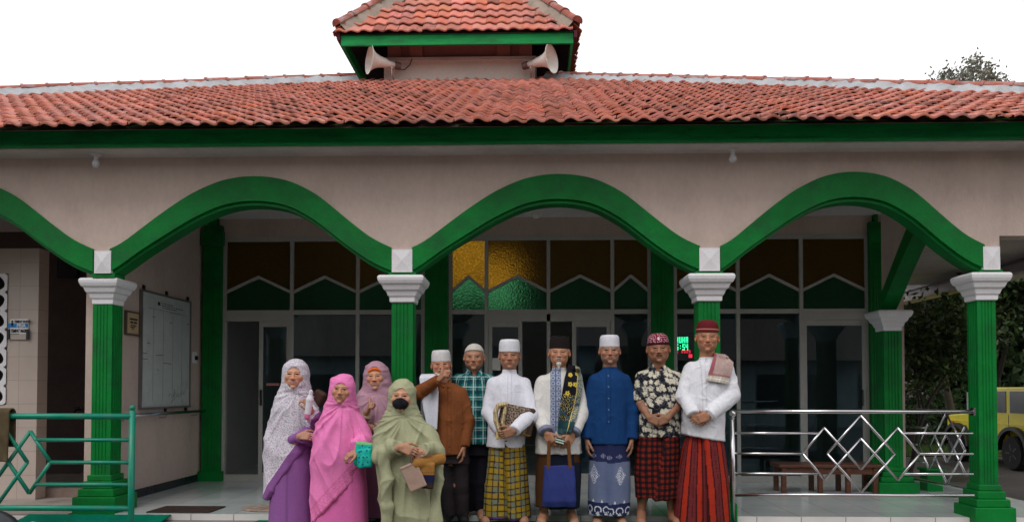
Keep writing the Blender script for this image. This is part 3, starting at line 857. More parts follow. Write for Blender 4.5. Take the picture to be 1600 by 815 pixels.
# yellow framed notice beside it
n0, n1 = on_lw(195, 490), on_lw(214, 490); nz0, nz1 = on_lw(205, 521).z, on_lw(205, 489).z
nb = empty('notice_frame', (LW + .02, (n0.y + n1.y) / 2, nz0), 'small yellow framed notice on the porch wall between the leftmost column and the whiteboard', 'notice')
MB().box(LW + .004, LW + .02, n0.y, n1.y, nz0, nz1).build('sheet', mat('yellowed_card', (.50, .36, .20), .6), nb)
f = MB(); w = .018
f.box(LW + .002, LW + .03, n0.y - w, n0.y, nz0 - w, nz1 + w); f.box(LW + .002, LW + .03, n1.y, n1.y + w, nz0 - w, nz1 + w); f.box(LW + .003, LW + .028, n0.y, n1.y, nz1, nz1 + w); f.box(LW + .003, LW + .028, n0.y, n1.y, nz0 - w, nz0)
f.build('frame', mat('dark_thin_frame', (.10, .07, .05), .5), nb)
t = MB(); yy0, yy1 = n0.y, n1.y
for k, (v, a, b) in enumerate(((.66, .25, .9), (.5, .3, .55), (.5, .6, .85), (.38, .35, .8), (.3, .3, .7), (.22, .4, .6))):
    t.box(LW + .0201, LW + .021, yy0 + (yy1 - yy0) * a, yy0 + (yy1 - yy0) * b, nz0 + (nz1 - nz0) * v, nz0 + (nz1 - nz0) * (v + (.09 if k < 3 else .05)))
t.build('print', INK, nb)
# switch
s0 = on_lw(299, 558)
sw_ = empty('wall_socket', (LW + .02, s0.y + .05, s0.z - .08), 'small white wall socket with dark plug right of the whiteboard', 'socket')
MB().box(LW + .002, LW + .03, s0.y, s0.y + .1, s0.z - .07, s0.z + .07).build('plate', WHITE, sw_, bevel=.006)
MB().box(LW + .03, LW + .06, s0.y + .03, s0.y + .07, s0.z - .03, s0.z + .02).build('plug', BLACKP, sw_)
# steel handrail on that wall
hz_ = on_lw(250, 645).z
hr = empty('wall_handrail', (LW + .07, 8.6, hz_), 'dark steel handrail along the left porch wall below the whiteboard', 'handrail')
MB().tube([(LW + .075, 7.5, hz_), (LW + .075, GY - .1, hz_)], .019, 12).build('rail', STEEL, hr, smooth=True)
for y in (7.7, 8.6, 9.4): MB().tube([(LW, y, hz_ - .05), (LW + .075, y, hz_ - .045), (LW + .075, y, hz_ - .01)], .009, 8).build('bracket', STEEL, hr)

# ceiling fixture glimpsed over the centre arch
p = at(833, 327, 9.5)
cc = empty('ceiling_loudspeaker', (p.x, 9.5, p.z), 'small pale ceiling fixture seen through the top of the centre arch', 'ceiling fixture')
MB().box(p.x - .13, p.x + .13, 9.4, 9.62, p.z - .06, p.z + .09).build('housing', HORN, cc, bevel=.03)
MB().lathe([(.03, p.z - .12), (.05, p.z - .1), (.05, p.z - .06)], p.x + .04, 9.45, 14).build('lamp', HORN, cc)

# LED prayer clock behind the glass
LEDG = bpy.data.materials.new('green_led'); LEDG.use_nodes = True
q = LEDG.node_tree.nodes['Principled BSDF']; q.inputs['Base Color'].default_value = (0, .02, .01, 1); q.inputs['Emission Color'].default_value = (.03, 1, .35, 1); q.inputs['Emission Strength'].default_value = 3.2
LEDR = bpy.data.materials.new('red_led'); LEDR.use_nodes = True
q = LEDR.node_tree.nodes['Principled BSDF']; q.inputs['Base Color'].default_value = (.02, 0, 0, 1); q.inputs['Emission Color'].default_value = (1, .02, .05, 1); q.inputs['Emission Strength'].default_value = 2.2
CYy = GY + .25
c0, c1 = at(1048, 520, CYy), at(1086, 560, CYy)
ck = empty('led_prayer_clock', (c0.x, CYy, c1.z), 'black LED prayer clock with green and red digits behind the glass', 'clock')
MB().box(c0.x - .05, c1.x + .05, CYy, CYy + .05, c1.z - .02, c0.z + .02).build('housing', BLACKP, ck)
def dots(txt, px, py, w, h, m, name):
    FONT = {'D': '110 101 101 101 110', 'H': '101 101 111 101 101', 'U': '101 101 101 101 111', 'A': '111 101 111 101 101', '0': '111 101 101 101 111', '5': '111 100 111 001 111', '4': '101 101 111 001 001', ':': '000 010 000 010 000', '2': '111 001 111 100 111', '1': '010 110 010 010 111', ' ': '000 000 000 000 000', '.': '000 000 000 000 010'}
    a = at(px, py, CYy); b = at(px + w, py + h, CYy); cw_ = (b.x - a.x) / (len(txt) * 4 - 1); ch = (a.z - b.z) / 5
    mb = MB()
    for i, c_ in enumerate(txt):
        for r, row in enumerate(FONT[c_].split()):
            for k, v in enumerate(row):
                if v == '1':
                    x = a.x + (i * 4 + k) * cw_; z = a.z - r * ch
                    mb.box(x + cw_ * .08, x + cw_ * .92, CYy - .004, CYy - .001, z - ch * .92, z - ch * .08)
    mb.build(name, m, ck)
dots('DHUHA', 1051, 526, 24, 9.5, LEDG, 'digits'); dots('05:54', 1051, 537, 24, 9.5, LEDG, 'digits'); dots('01 2025', 1053, 546.5, 26, 4.5, LEDR, 'digits')
a = at(1076, 553, CYy); MB().box(a.x, a.x + .045, CYy - .004, CYy - .001, a.z - .045, a.z).build('digits', LEDR, ck)
# paper notice on the centre door glass, wall unit behind glass left of the capped man
a, b = at(764, 559, GY - .01), at(782, 578, GY - .01)
tag(MB().box(a.x, b.x, GY - .006, GY - .003, b.z, a.z).build('paper_notice', PAPER), 'small pale paper sheet stuck on the centre glass door left of the white shirted man', 'paper')
YY = 10.3
a, b = at(665, 560, YY), at(684, 640, YY)
fan = empty('standing_banner', (a.x, YY, FZ), 'yellowish standing banner behind the glass beside the second column', 'banner')
MB().box(a.x, b.x + .1, YY, YY + .03, AZ(740, YY), a.z).build('banner_cloth', mat('yellow_banner_cloth', (.45, .33, .12), .7, var=.3, scale=5), fan)
MB().box(a.x, b.x + .1, YY - .02, YY - .001, a.z - .16, a.z - .03).build('banner_panel', PAPER, fan)
MB().tube([(a.x + .04, YY + .04, FZ), (a.x + .04, YY + .04, a.z)], .012, 8).build('pole', BLACKP, fan)

# ------------------------------------------------------------------ stainless railing in front and the one on the side
def railing(name, A, B, motif_c, mhw, z_of, m, lab, cat, group, post_at=None, bar_r=.0145, thin=.78, bars=None, mh=.36, ball=.032, base_z=FZ, gap=True):
    """A, B: end points (x, y) on the floor; motif centre as fraction; z_of(k): heights of bars top..bottom"""
    A, B = Vector((A[0], A[1], 0)), Vector((B[0], B[1], 0)); L = (B - A).length; d = (B - A).normalized()
    t = empty(name, (A.x, A.y, base_z), lab, cat, group)
    def P(s, z): q = A + d * s; return (q.x, q.y, z)
    top, a1, mid, a3, bot = z_of
    c = motif_c
    MB().tube([P(0, top), P(L, top)], bar_r * 1.25, 12).build('top_rail', m, t, smooth=True)
    MB().tube([P(0, bot), P(L, bot)], bar_r * 1.15, 12).build('bottom_rail', m, t, smooth=True)
    o = mhw[0]; bw_ = mhw[1]; iw = mhw[2]   # outer tip offset, big half width, small half width
    q = o - (o - iw) / 2                    # top vertex of side diamonds
    sh = mh * .68
    ff = 1 - (a1 - mid) / sh
    xa = q + (o - q) * ff if sh > abs(a1 - mid) else q
    for (z, x) in ((a1, xa), (mid, o), (a3, xa)):
        if c - x > 0: MB().tube([P(0, z), P(c - x, z)], bar_r * thin, 10).build('cross_bar', m, t, smooth=True)
        if c + x < L: MB().tube([P(c + x, z), P(L, z)], bar_r * thin, 10).build('cross_bar', m, t, smooth=True)
    mo = MB(); r = bar_r * thin
    def poly(pts):
        for a_, b_ in zip(pts[:-1], pts[1:]):
            if min(a_[0], b_[0]) + c < -.05 : continue
            mo.tube([P(c + a_[0], mid + a_[1]), P(c + b_[0], mid + b_[1])], r, 10)
    poly([(-bw_, 0), (0, mh), (bw_, 0), (0, -mh), (-bw_, 0)])
    ih = mh * .4
    for s in (-1, 1):
        poly([(s * o, 0), (s * q, sh), (0, -ih)]); poly([(s * o, 0), (s * q, -sh), (0, ih)])
    mo.build('diamond_motif', m, t, smooth=True)
    return t, P, L
RY = 6.98
zz = [AZ(v, RY) for v in (642, 675.5, 707, 738, 771)]
xA, xB = AX(1144, RY, 700), AX(1520, RY, 700)
sc = RY / F
t, P, L = railing('stainless_railing', (xA, RY), (xB, RY), (1341 - 1144) * sc, (89 * sc, 51.5 * sc, 23 * sc), zz, STEEL, 'shiny stainless steel railing with diamond motif at the right front of the porch', 'railing', None, mh=59 * sc)
MB().tube([(xA, RY, FZ - .03), (xA, RY, AZ(652, RY))], .026, 14).build('post', STEEL, t, smooth=True)
MB().lathe([(.02, AZ(653, RY)), (.03, AZ(651.5, RY)), (.012, AZ(650.5, RY))], xA, RY, 14).build('collar', STEEL, t)
bz = AZ(645.5, RY)
MB().lathe([(.002, bz - .036)] + [(.037 * math.sin(a), bz - .037 * math.cos(a)) for a in [PI * k / 12 for k in range(1, 12)]] + [(.002, bz + .036)], xA, RY, 20).build('ball_finial', STEEL, t, smooth=True)
MB().box(xB - .004, xB + .012, RY - .03, RY + .03, AZ(648, RY), AZ(636, RY)).build('wall_plate', STEEL, t)
# side railing between rear column and corner column
zs2 = [FZ + v for v in (.93, .74, .55, .37, .17)]
t2, P2, L2 = railing('stainless_railing', (4.32, 7.35), (4.22, 8.7), .70, (.5, .3, .12), zs2, STEEL, 'second stainless railing seen end on between the corner column and the rear side column', 'railing', None, mh=.36, bar_r=.014)
g0 = at(1458, 768, 8.9)
# small green bollard
gb = empty('green_post', (g0.x, 8.9, FZ - .3), 'short green post stump beyond the side railing', 'post')
MB().box(g0.x - .09, g0.x + .09, 8.85, 9.03, FZ - .3, AZ(733, 8.9)).build('shaft', GREEN, gb, bevel=.01)
MB().box(g0.x - .11, g0.x + .11, 8.83, 9.05, AZ(733, 8.9), AZ(733, 8.9) + .03).build('cap', GREEN, gb, bevel=.01)
# green painted railing at the left front
LY = 6.45; sc = LY / F
zz = [AZ(v, LY) for v in (650.5, 688, 723.5, 758.5, 796)]
t3, P3, L3 = railing('green_railing', (AX(-170, LY, 700), LY), (AX(206, LY, 700), LY), (170) * sc, (88 * sc, 51 * sc, 22 * sc), zz, TEALP, 'green painted tube railing with diamond motif at the left front', 'railing', None, mh=72 * sc, bar_r=.021, thin=.78)
xb = AX(206, LY, 700)
MB().tube([(xb, LY, .0), (xb, LY, AZ(641, LY))], .026, 14).build('post', TEALP, t3, smooth=True)
bz = AZ(637, LY)
MB().lathe([(.002, bz - .024)] + [(.025 * math.sin(a), bz - .025 * math.cos(a)) for a in [PI * k / 12 for k in range(1, 12)]] + [(.002, bz + .024)], xb, LY, 20).build('ball_finial', TEALP, t3, smooth=True)
xl = AX(-168, LY, 700); MB().tube([(xl, LY, .0), (xl, LY, AZ(641, LY))], .026, 14).build('post', TEALP, t3, smooth=True)
# brown cloth hung over the green rail
def cloth_sheet(x0, x1, ztop, zbot, y, th=.012, nx=24, nz=30, amp=.012, seed=1):
    V, Fc = [], []
    rs = np.random.RandomState(seed)
    path = []   # over the rail: back side up, over, front side down
    for k in range(nz + 1): path.append((y + .035, zbot + .12 + (ztop - zbot - .12) * k / nz))
    for k in range(1, 7): a = PI * k / 7; path.append((y + .035 * math.cos(a), ztop + .035 * math.sin(a)))
    for k in range(nz + 1): path.append((y - .035, ztop - (ztop - zbot) * k / nz))
    for (yy, z) in path:
        for i in range(nx + 1):
            u = i / nx; drop = max(0, ztop - z)
            V.append((x0 + (x1 - x0) * u, yy - (amp * math.sin(u * 17 + 1.3 * z * 3) * min(1, drop * 4) if yy < y else 0), z))
    m_ = len(path)
    for j in range(m_ - 1):
        for i in range(nx): a = j * (nx + 1) + i; Fc.append((a, a + 1, a + nx + 2, a + nx + 1))
    return V, Fc
V, Fc = cloth_sheet(AX(-40, LY, 680), AX(19, LY, 680), AZ(646, LY), AZ(722, LY), LY)
o = link_mesh('hanging_cloth', V, Fc, mat('olive_brown_cloth', (.10, .075, .042), .95, .1, var=.35, scale=9, bump=.6, bscale=120), smooth=True)
so = o.modifiers.new('thick', 'SOLIDIFY'); so.thickness = .012
tag(o, 'olive brown cloth hung over the left end of the green railing', 'cloth')
# green carpets
def carpet(x0, x1, y0, y1, z, lab, y_tilt=0, poly=None):
    n = 40; V, Fc = [], []
    rs = np.random.RandomState(int(abs(x0) * 10))
    for j in range(n + 1):
        for i in range(n + 1):
            x = x0 + (x1 - x0) * i / n; y = y0 + (y1 - y0) * j / n
            if poly: x = x + poly * (1 - j / n)
            V.append((x + rs.normal(0, .002), y + (rs.normal(0, .003) if j in (0, n) else 0), z + y_tilt * (1 - j / n) + rs.normal(0, .0012)))
    for j in range(n):
        for i in range(n): a = j * (n + 1) + i; Fc.append((a, a + 1, a + n + 2, a + n + 1))
    o = link_mesh('green_carpet', V, Fc, CARPET); s = o.modifiers.new('thick', 'SOLIDIFY'); s.thickness = .011; s.offset = 1
    return tag(o, lab, 'carpet', None)
ramp = MB(); ramp.prism([(7.075, 0), (6.1, 0), (6.1, .2), (7.075, FZ - .02)], -5.6, -3.45, 'x'); ramp.build('side_ramp', mat('white_ramp_render', (.5, .47, .44), .8, .2, var=.2, dirt=(.3, .27, .25), dirt_amt=.5)); tag(bpy.data.objects['side_ramp'], kind='structure')
carpet(AX(28, 6.9, 800), AX(262, 7.0, 800), 6.15, 7.06, FZ - .014, 'teal green carpet laid down the ramp behind the green railing', y_tilt=-.165)
carpet(AX(400, 7.0, 800), AX(1150, 7.0, 800), 6.46, 7.06, FZ - .061, 'long green carpet on the front step under the standing group')
# doormats
def doormat(quadpx, Y0, Y1, m, lab, name):
    x0, x1, x2, x3 = [AX(px, Y, 790) for px, Y in quadpx]
    V = [(x0, Y0, FZ + .001), (x1, Y0, FZ + .001), (x2, Y1, FZ + .001), (x3, Y1, FZ + .001)]
    b = MB(); b.v = V + [(x, y, z + .011) for x, y, z in V]; b.f = [(0, 3, 2, 1), (4, 5, 6, 7), (0, 1, 5, 4), (1, 2, 6, 5), (2, 3, 7, 6), (3, 0, 4, 7)]
    o = b.build(name, m); bv = o.modifiers.new('b', 'BEVEL'); bv.width = .004
    return tag(o, lab, 'doormat')
doormat(((228, 7.13), (327, 7.13), (350, 7.45), (256, 7.45)), 7.13, 7.5, MAT_BROWN, 'dark brown rectangular doormat at the porch edge left of the women', 'doormat')
mm = mat('speckled_rag', (.36, .27, .22), .95, .1, var=.5, scale=14, bump=.7, bscale=120)
b = MB(); cxm = AX(425, 7.4, 790)
b.lathe([(.29, FZ + .001), (.30, FZ + .008), (.28, FZ + .014), (.0005, FZ + .016)], cxm, 7.42, 40)
ov = b.build('round_doormat', mm); ov.scale = (1, .75, 1); tag(ov, 'speckled pinkish beige oval rag mat on the porch floor behind the floral veiled woman', 'doormat')
# wooden bench
b0, b1 = AX(1211, 8.75, 730), AX(1369, 8.75, 730); bz1 = AZ(722, 8.75)
be = empty('wooden_bench', ((b0 + b1) / 2, 8.75, FZ), 'low dark wooden bench on the porch behind the stainless railing', 'bench')
MB().box(b0, b1, 8.6, 8.95, bz1 - .035, bz1).build('seat', WOOD, be, bevel=.006)
ap = MB(); ap.box(b0 + .06, b1 - .06, 8.63, 8.65, bz1 - .11, bz1 - .036); ap.box(b0 + .06, b1 - .06, 8.9, 8.92, bz1 - .11, bz1 - .036); ap.build('apron', WOOD, be)
for x in (b0 + .06, b0 + .46, b1 - .36, b1 - .06):
    for y in (8.64, 8.91): MB().box(x - .025, x + .025, y - .025, y + .025, FZ, bz1 - .036).build('leg', WOOD, be, bevel=.005)

# ------------------------------------------------------------------ washroom block at the left
BY = 8.0
bx1 = AX(58, BY, 600); bt = AZ(384, BY)
wr = empty('washroom_block', (bx1 - 1, BY, FZ), 'beige tiled washroom wall left of the mosque with a white lattice vent', 'building')
x_l0, x_l1 = AX(-60, BY, 500), AX(12, BY, 500); lz0, lz1 = AZ(632, BY), AZ(424, BY)
b = MB(); b.box(x_l1, bx1, BY, BY + .17, FZ - .05, bt); b.box(-9, x_l0, BY, BY + .17, FZ - .05, bt)
b.box(x_l0, x_l1, BY, BY + .17, lz1, bt); b.box(x_l0, x_l1, BY, BY + .17, FZ - .05, lz0)
b.build('wall', BLOCKT, wr)
# lattice: white panel pierced by rounded openings
lat = MB(); cw_, ch_ = .22, .21
nx_, nz_ = 2, int((lz1 - lz0) / ch_) + 1
ch_ = (lz1 - lz0) / nz_; cw_ = (x_l1 - x_l0) / nx_
for i in range(nx_):
    for j in range(nz_):
        cx_, cz_ = x_l0 + (i + .5) * cw_, lz0 + (j + .5) * ch_
        K = 24; i0 = len(lat.v)
        for yy in (BY - .012, BY + .05):
            for rr in (0, 1):
                for k in range(K):
                    a = 2 * PI * (k + .5) / K; c_, s_ = math.cos(a), math.sin(a)
                    if rr == 0: r_ = .46; x, z = cx_ + cw_ * .37 * c_ * (1 + .25 * math.sin(a) * (1 if j % 2 else -1)), cz_ + ch_ * .40 * s_
                    else:
                        s = max(abs(c_), abs(s_)); x, z = cx_ + cw_ * .5 * c_ / s, cz_ + ch_ * .5 * s_ / s
                    lat.v.append((x, yy, z))
        for k in range(K):
            k2 = (k + 1) % K
            A_, B_ = i0 + k, i0 + k2; lat.f.append((A_, B_, B_ + K, A_ + K)); o_ = 2 * K
            lat.f.append((A_ + o_, A_ + K + o_, B_ + K + o_, B_ + o_)); lat.f.append((A_, A_ + o_, B_ + o_, B_))
lat.build('lattice_vent', WHITE, wr)
MB().box(x_l0 - .05, x_l1 + .05, BY + .175, BY + .19, lz0 - .05, lz1 + .05).build('vent_shade_sheet', mat('painted_vent_shade', (.02, .018, .018), .9), wr)  # near-black sheet stands in for the shade behind the lattice
# the dim recess between block and column
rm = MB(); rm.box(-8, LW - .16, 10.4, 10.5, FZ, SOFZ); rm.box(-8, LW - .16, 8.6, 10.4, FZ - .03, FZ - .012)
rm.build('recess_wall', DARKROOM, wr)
dd = MB(); dd.box(AX(86, 10.3, 430), AX(118, 10.3, 430), 10.34, 10.39, AZ(430, 10.3), AZ(385, 10.3)); dd.build('vent_window', mat('blue_black_glass', (.012, .014, .02), .2), wr)
kk = MB(); kk.box(AX(47, 8.05, 780), LW - .16, 8.2, 8.3, FZ - .04, AZ(765, 8.2)); kk.build('tiled_kerb', mat('brown_kerb_tile', (.26, .19, .16), .5, var=.3, scale=5, dirt=(.14, .09, .07), dirt_amt=.6), wr)
tp = at(121, 530, 10.3)
tapo = empty('water_tap', (tp.x, 10.38, AZ(640, 10.3)), 'small dark wall tap in the dim recess left of the leftmost column', 'tap')
tz = AZ(640, 10.3)
MB().tube([(tp.x, 10.4, tz), (tp.x, 10.28, tz), (tp.x, 10.25, tz - .05)], .014, 8).build('spout', BLACKP, tapo); MB().box(tp.x - .04, tp.x + .04, 10.29, 10.31, tz + .02, tz + .04).build('lever', BLACKP, tapo)
# sign
s0, s1 = at(13, 498, BY - .02), at(45, 530, BY - .02)
sg = empty('washroom_sign', ((s0.x + s1.x) / 2, BY - .02, s1.z), 'small white and blue sign with black lettering on the beige tiled wall', 'sign')
wdt, hgt = s1.x - s0.x, s0.z - s1.z
MB().box(s0.x + .02, s1.x - .01, BY - .02, BY - .004, s1.z + .03, s0.z).build('board', PAPER, sg)
MB().box(s0.x - .005, s1.x - .012, BY - .0225, BY - .0205, s0.z - hgt * .42, s0.z - hgt * .22).build('blue_band', mat('sign_blue', (.02, .20, .55), .4), sg)
MB().box(s0.x + .012, s1.x - .002, BY - .0215, BY - .0203, s1.z, s1.z + hgt * .28).build('lower_strip', mat('sign_tan', (.45, .38, .34), .5), sg)
for x in (s0.x - .005, s1.x - .022): MB().box(x, x + .028, BY - .034, BY - .0202, s1.z, s1.z + hgt * .5).build('clamp', BLACKP, sg)
u = hgt
text_part('TEMPAT WUDHU', u * .17, (s0.x + wdt * .30, BY - .0225, s0.z - u * .19), INK, sg, sx=.62, bold=.001)
text_part('PRIA', u * .23, (s0.x + wdt * .42, BY - .0245, s0.z - u * .40), PAPER, sg, sx=.95, bold=.0015)
text_part('TEMPAT MASKER', u * .23, (s0.x + wdt * .14, BY - .0225, s0.z - u * .66), INK, sg, sx=.52, bold=.0015)
fg = MB(); fx, fz_ = s0.x + wdt * .2, s0.z - u * .12
fg.lathe([(.002, -.0008), (.011, -.0007), (.011, .0007), (.002, .0008)], 0, 0, 12, None, (fx, BY - .0235, fz_), (0, 1, 0))
fg.prism([(fx - .014, fz_ - .014), (fx + .014, fz_ - .014), (fx + .010, fz_ - .05), (fx - .008, fz_ - .05)], BY - .0242, BY - .023); fg.build('figure_symbol', INK, sg)
MB().box(s0.x + wdt * .14, s0.x + wdt * .55, BY - .0225, BY - .0203, s0.z - u * .75, s0.z - u * .72).build('underline', INK, sg)

# ------------------------------------------------------------------ scooter at the lower left corner
Yc = 4.6
mc = empty('motor_scooter', (-3.35, Yc, 0), 'black scooter parked at the lower left corner, only its rounded seat showing', 'scooter')
c = at(0, 812, Yc)
def ell(mb, c, r, n=24, m=14):
    i0 = len(mb.v)
    for j in range(m + 1):
        t_ = PI * j / m
        for k in range(n):
            a = 2 * PI * k / n; mb.v.append((c[0] + r[0] * math.sin(t_) * math.cos(a), c[1] + r[1] * math.sin(t_) * math.sin(a), c[2] + r[2] * math.cos(t_)))
    for j in range(m):
        for k in range(n): a = i0 + j * n + k; b_ = i0 + j * n + (k + 1) % n; mb.f.append((a, b_, b_ + n, a + n))
b = MB(); ell(b, (c.x - .25, Yc, c.z - .05), (.37, .13, .145)); b.build('seat', mat('black_vinyl', (.012, .014, .018), .35, .5), mc, smooth=True)
b = MB(); ell(b, (c.x - .25, Yc, c.z - .27), (.42, .12, .17)); b.build('body_panel', mat('black_gloss_panel', (.01, .01, .012), .15, .5, coat=.5), mc, smooth=True)
b = MB(); b.tube([(c.x + .02, Yc - .07, c.z - .13), (c.x + .15, Yc - .08, c.z - .04), (c.x + .27, Yc - .05, c.z - .055), (c.x + .34, Yc, c.z - .12), (c.x + .27, Yc + .05, c.z - .055), (c.x + .15, Yc + .08, c.z - .04), (c.x + .02, Yc + .07, c.z - .13)], .02, 10); b.build('grab_rail', WHITE, mc, smooth=True)
for x in (c.x + .05, c.x - 1.15):
    wv = MB(); wv.lathe([(.12, -.05), (.24, -.05), (.27, -.02), (.27, .02), (.24, .05), (.12, .05)], 0, 0, 28, None, (x, Yc, .27), (0, 1, 0)); w_ = wv.build('wheel', BLACKP, mc, smooth=False)
    MB().lathe([(.03, -.03), (.12, -.04), (.12, .04), (.03, .03)], 0, 0, 20, None, (x, Yc, .27), (0, 1, 0)).build('rim', STEEL, w_)
MB().beam((c.x - .3, Yc, .35), (c.x - 1.0, Yc, .32), .26, .08).build('footboard', BLACKP, mc)
MB().beam((c.x - 1.15, Yc, .4), (c.x - .92, Yc, 1.0), .1, .2).build('front_shield', BLACKP, mc)
MB().tube([(c.x - .9, Yc - .32, 1.02), (c.x - .93, Yc, .98), (c.x - .9, Yc + .32, 1.02)], .018, 8).build('handlebar', BLACKP, mc)
# ------------------------------------------------------------------ trees, wood, grass, jeep
BARK = mat('bark', (.055, .046, .038), .9, .2, var=.3, scale=4, bump=.8, bscale=20)
def leaf_mat(name, c, var=.5):
    m, nt, p = base_mat(name, .55, .35); L = nt.links.new
    a = N(nt, 'Attribute'); a.attribute_name = 'Col'; L(a.outputs['Color'], p.inputs['Base Color'])
    tl = N(nt, 'BsdfTranslucent'); L(a.outputs['Color'], tl.inputs[0])
    mx = N(nt, 'MixShader'); mx.inputs[0].default_value = .25
    o = nt.nodes['Material Output']; L(p.outputs[0], mx.inputs[1]); L(tl.outputs[0], mx.inputs[2]); L(mx.outputs[0], o.inputs[0])
    return m
LEAF = leaf_mat('leaf', (.05, .09, .03))
def leaves(centres, n, spread, size, seed, tones, droop=.3):
    """leaf-shaped folded quads scattered about the centres"""
    rng = np.random.RandomState(seed)
    C = np.asarray(centres)[rng.randint(0, len(centres), n)] + rng.normal(0, 1, (n, 3)) * spread
    d = rng.normal(0, 1, (n, 3)); d[:, 2] -= droop; d /= np.linalg.norm(d, axis=1)[:, None]
    s = np.cross(d, rng.normal(0, 1, (n, 3))); s /= np.linalg.norm(s, axis=1)[:, None]
    k = np.cross(d, s)
    sz = size * rng.uniform(.6, 1.3, n)[:, None]
    V = np.stack([C, C + d * sz * .45 + s * sz * .24 + k * sz * .06, C + d * sz, C + d * sz * .45 - s * sz * .24 + k * sz * .06], 1).reshape(-1, 3)
    Fc = np.arange(n * 4).reshape(n, 4)
    T = np.asarray(tones)[rng.randint(0, len(tones), n)] * rng.uniform(.6, 1.35, (n, 1))
    return V, Fc, np.repeat(T, 4, 0)
def branches(base, h, lean, seed, levels=3, spread=.55, r0=.16):
    rng = random.Random(seed); segs = []; tips = []
    def grow(p, d, L, r, lv):
        pts = [p]; k = 5; q = p.copy(); dd = d.copy()
        for i in range(k):
            dd = (dd + Vector((rng.uniform(-.12, .12), rng.uniform(-.12, .12), rng.uniform(-.02, .1)))).normalized(); q = q + dd * L / k; pts.append(q.copy())
        segs.append((pts, [r * (1 - .5 * i / k) for i in range(k + 1)]))
        if lv == 0: tips.extend([pts[-1], pts[-2], pts[-3]]); return
        for j in range(rng.choice((3, 4))):
            a = rng.uniform(0, 2 * PI); s = rng.uniform(spread * .6, spread * 1.3)
            nd = (dd + Vector((math.cos(a) * s, math.sin(a) * s, rng.uniform(0, .3)))).normalized()
            grow(pts[-1 - (j % 3 if lv == levels else j % 2)], nd, L * rng.uniform(.5, .7), r * .5, lv - 1)
    grow(Vector(base), (Vector((0, 0, 1)) + Vector(lean)).normalized(), h * .42, r0, levels)
    return segs, tips
DG = [(.025, .055, .016), (.038, .075, .022), (.055, .095, .028), (.018, .036, .013)]
def tree(base, h, seed, lab, n=7000, size=.17, spread=.4, tones=DG, lean=(0, 0, 0), r0=.16, group='trees right of the mosque', cat='tree', name='tree', sp=.55):
    t = empty(name, base, lab, cat, group)
    segs, tips = branches(base, h, lean, seed, r0=r0, spread=sp)
    mb = MB()
    for pts, rs in segs: mb.tube(pts, rs, 7, caps=False)
    mb.build('trunk', BARK, t, smooth=True)
    V, Fc, T = leaves([tuple(p) for p in tips], n, spread, size, seed, tones)
    link_mesh('crown', V, Fc, LEAF, t, col=T)
    return t
def G(px, Y): return (AX(px, Y, 700), Y, 0)
tree(G(1497, 17.5), 6.6, 11, 'leaning slender tree with bare pale trunk seen between the two right side columns', n=12000, lean=(-.12, 0, 0), r0=.11, spread=.6)
tree(G(1440, 21), 6.6, 12, 'dark leafy tree just right of the rear side column', n=10000, spread=.7)
tree(G(1560, 22), 7.2, 13, 'dark leafy tree behind the yellow jeep', n=12000, spread=.75)
tree(G(1640, 19), 6.8, 14, 'dark broad tree beyond the right edge behind the jeep', n=12000, spread=.7)
tree((7.05, 14.6, 0), 3.5, 15, 'small tree with brighter green leaves showing beside the corner column capital', n=3500, size=.15, spread=.3, tones=[(.05, .09, .025), (.08, .13, .03), (.03, .05, .018)], r0=.06, lean=(.16, 0, 0))
# slender tree rising over the roof line at the right
Yt = 20.0
clus = [(1468, 124, 7), (1480, 118, 7), (1492, 130, 8), (1478, 112, 4), (1504, 118, 6), (1500, 134, 9), (1517, 96, 5), (1526, 93, 4), (1519, 108, 7), (1530, 118, 9), (1541, 104, 6), (1546, 112, 5), (1536, 130, 9), (1552, 124, 7), (1560, 134, 7), (1570, 136, 5), (1583, 139, 3), (1515, 132, 9), (1548, 140, 8), (1488, 142, 9), (1530, 145, 9)]
rt = at(1522, 200, Yt); tr = empty('tree', (rt.x, Yt, 0), 'sparse tree top with small leaves rising above the roof ridge at the right', 'tree', 'trees right of the mosque')
mb = MB(); fork = Vector((rt.x, Yt, at(1522, 175, Yt).z)); mb.tube([(rt.x + .3, Yt, 0), (rt.x + .1, Yt, 4), tuple(fork)], [.16, .11, .06], 8)
rgt = random.Random(3); Vs, Fs, Ts = [], [], []; nb_ = 0
for (a_, b_, r_) in clus:
    q_ = at(a_, b_, Yt + rgt.uniform(-.7, .7)); mid_ = fork.lerp(q_, .5) + Vector((rgt.uniform(-.12, .12), 0, .1)); mb.tube([tuple(fork), tuple(mid_), tuple(q_)], [.03, .018, .006], 6)
    V, Fc, T = leaves([tuple(q_), tuple(q_), tuple(mid_.lerp(q_, .7))], 12 * r_, r_ * .0165 * 1.15, .125, int(a_), [(.22, .21, .18), (.14, .16, .10), (.25, .22, .17)]); Vs.append(V); Fs.append(Fc + nb_); Ts.append(T); nb_ += len(V)
mb.build('trunk', BARK, tr, smooth=True); link_mesh('crown', np.concatenate(Vs), np.concatenate(Fs), LEAF, tr, col=np.concatenate(Ts))
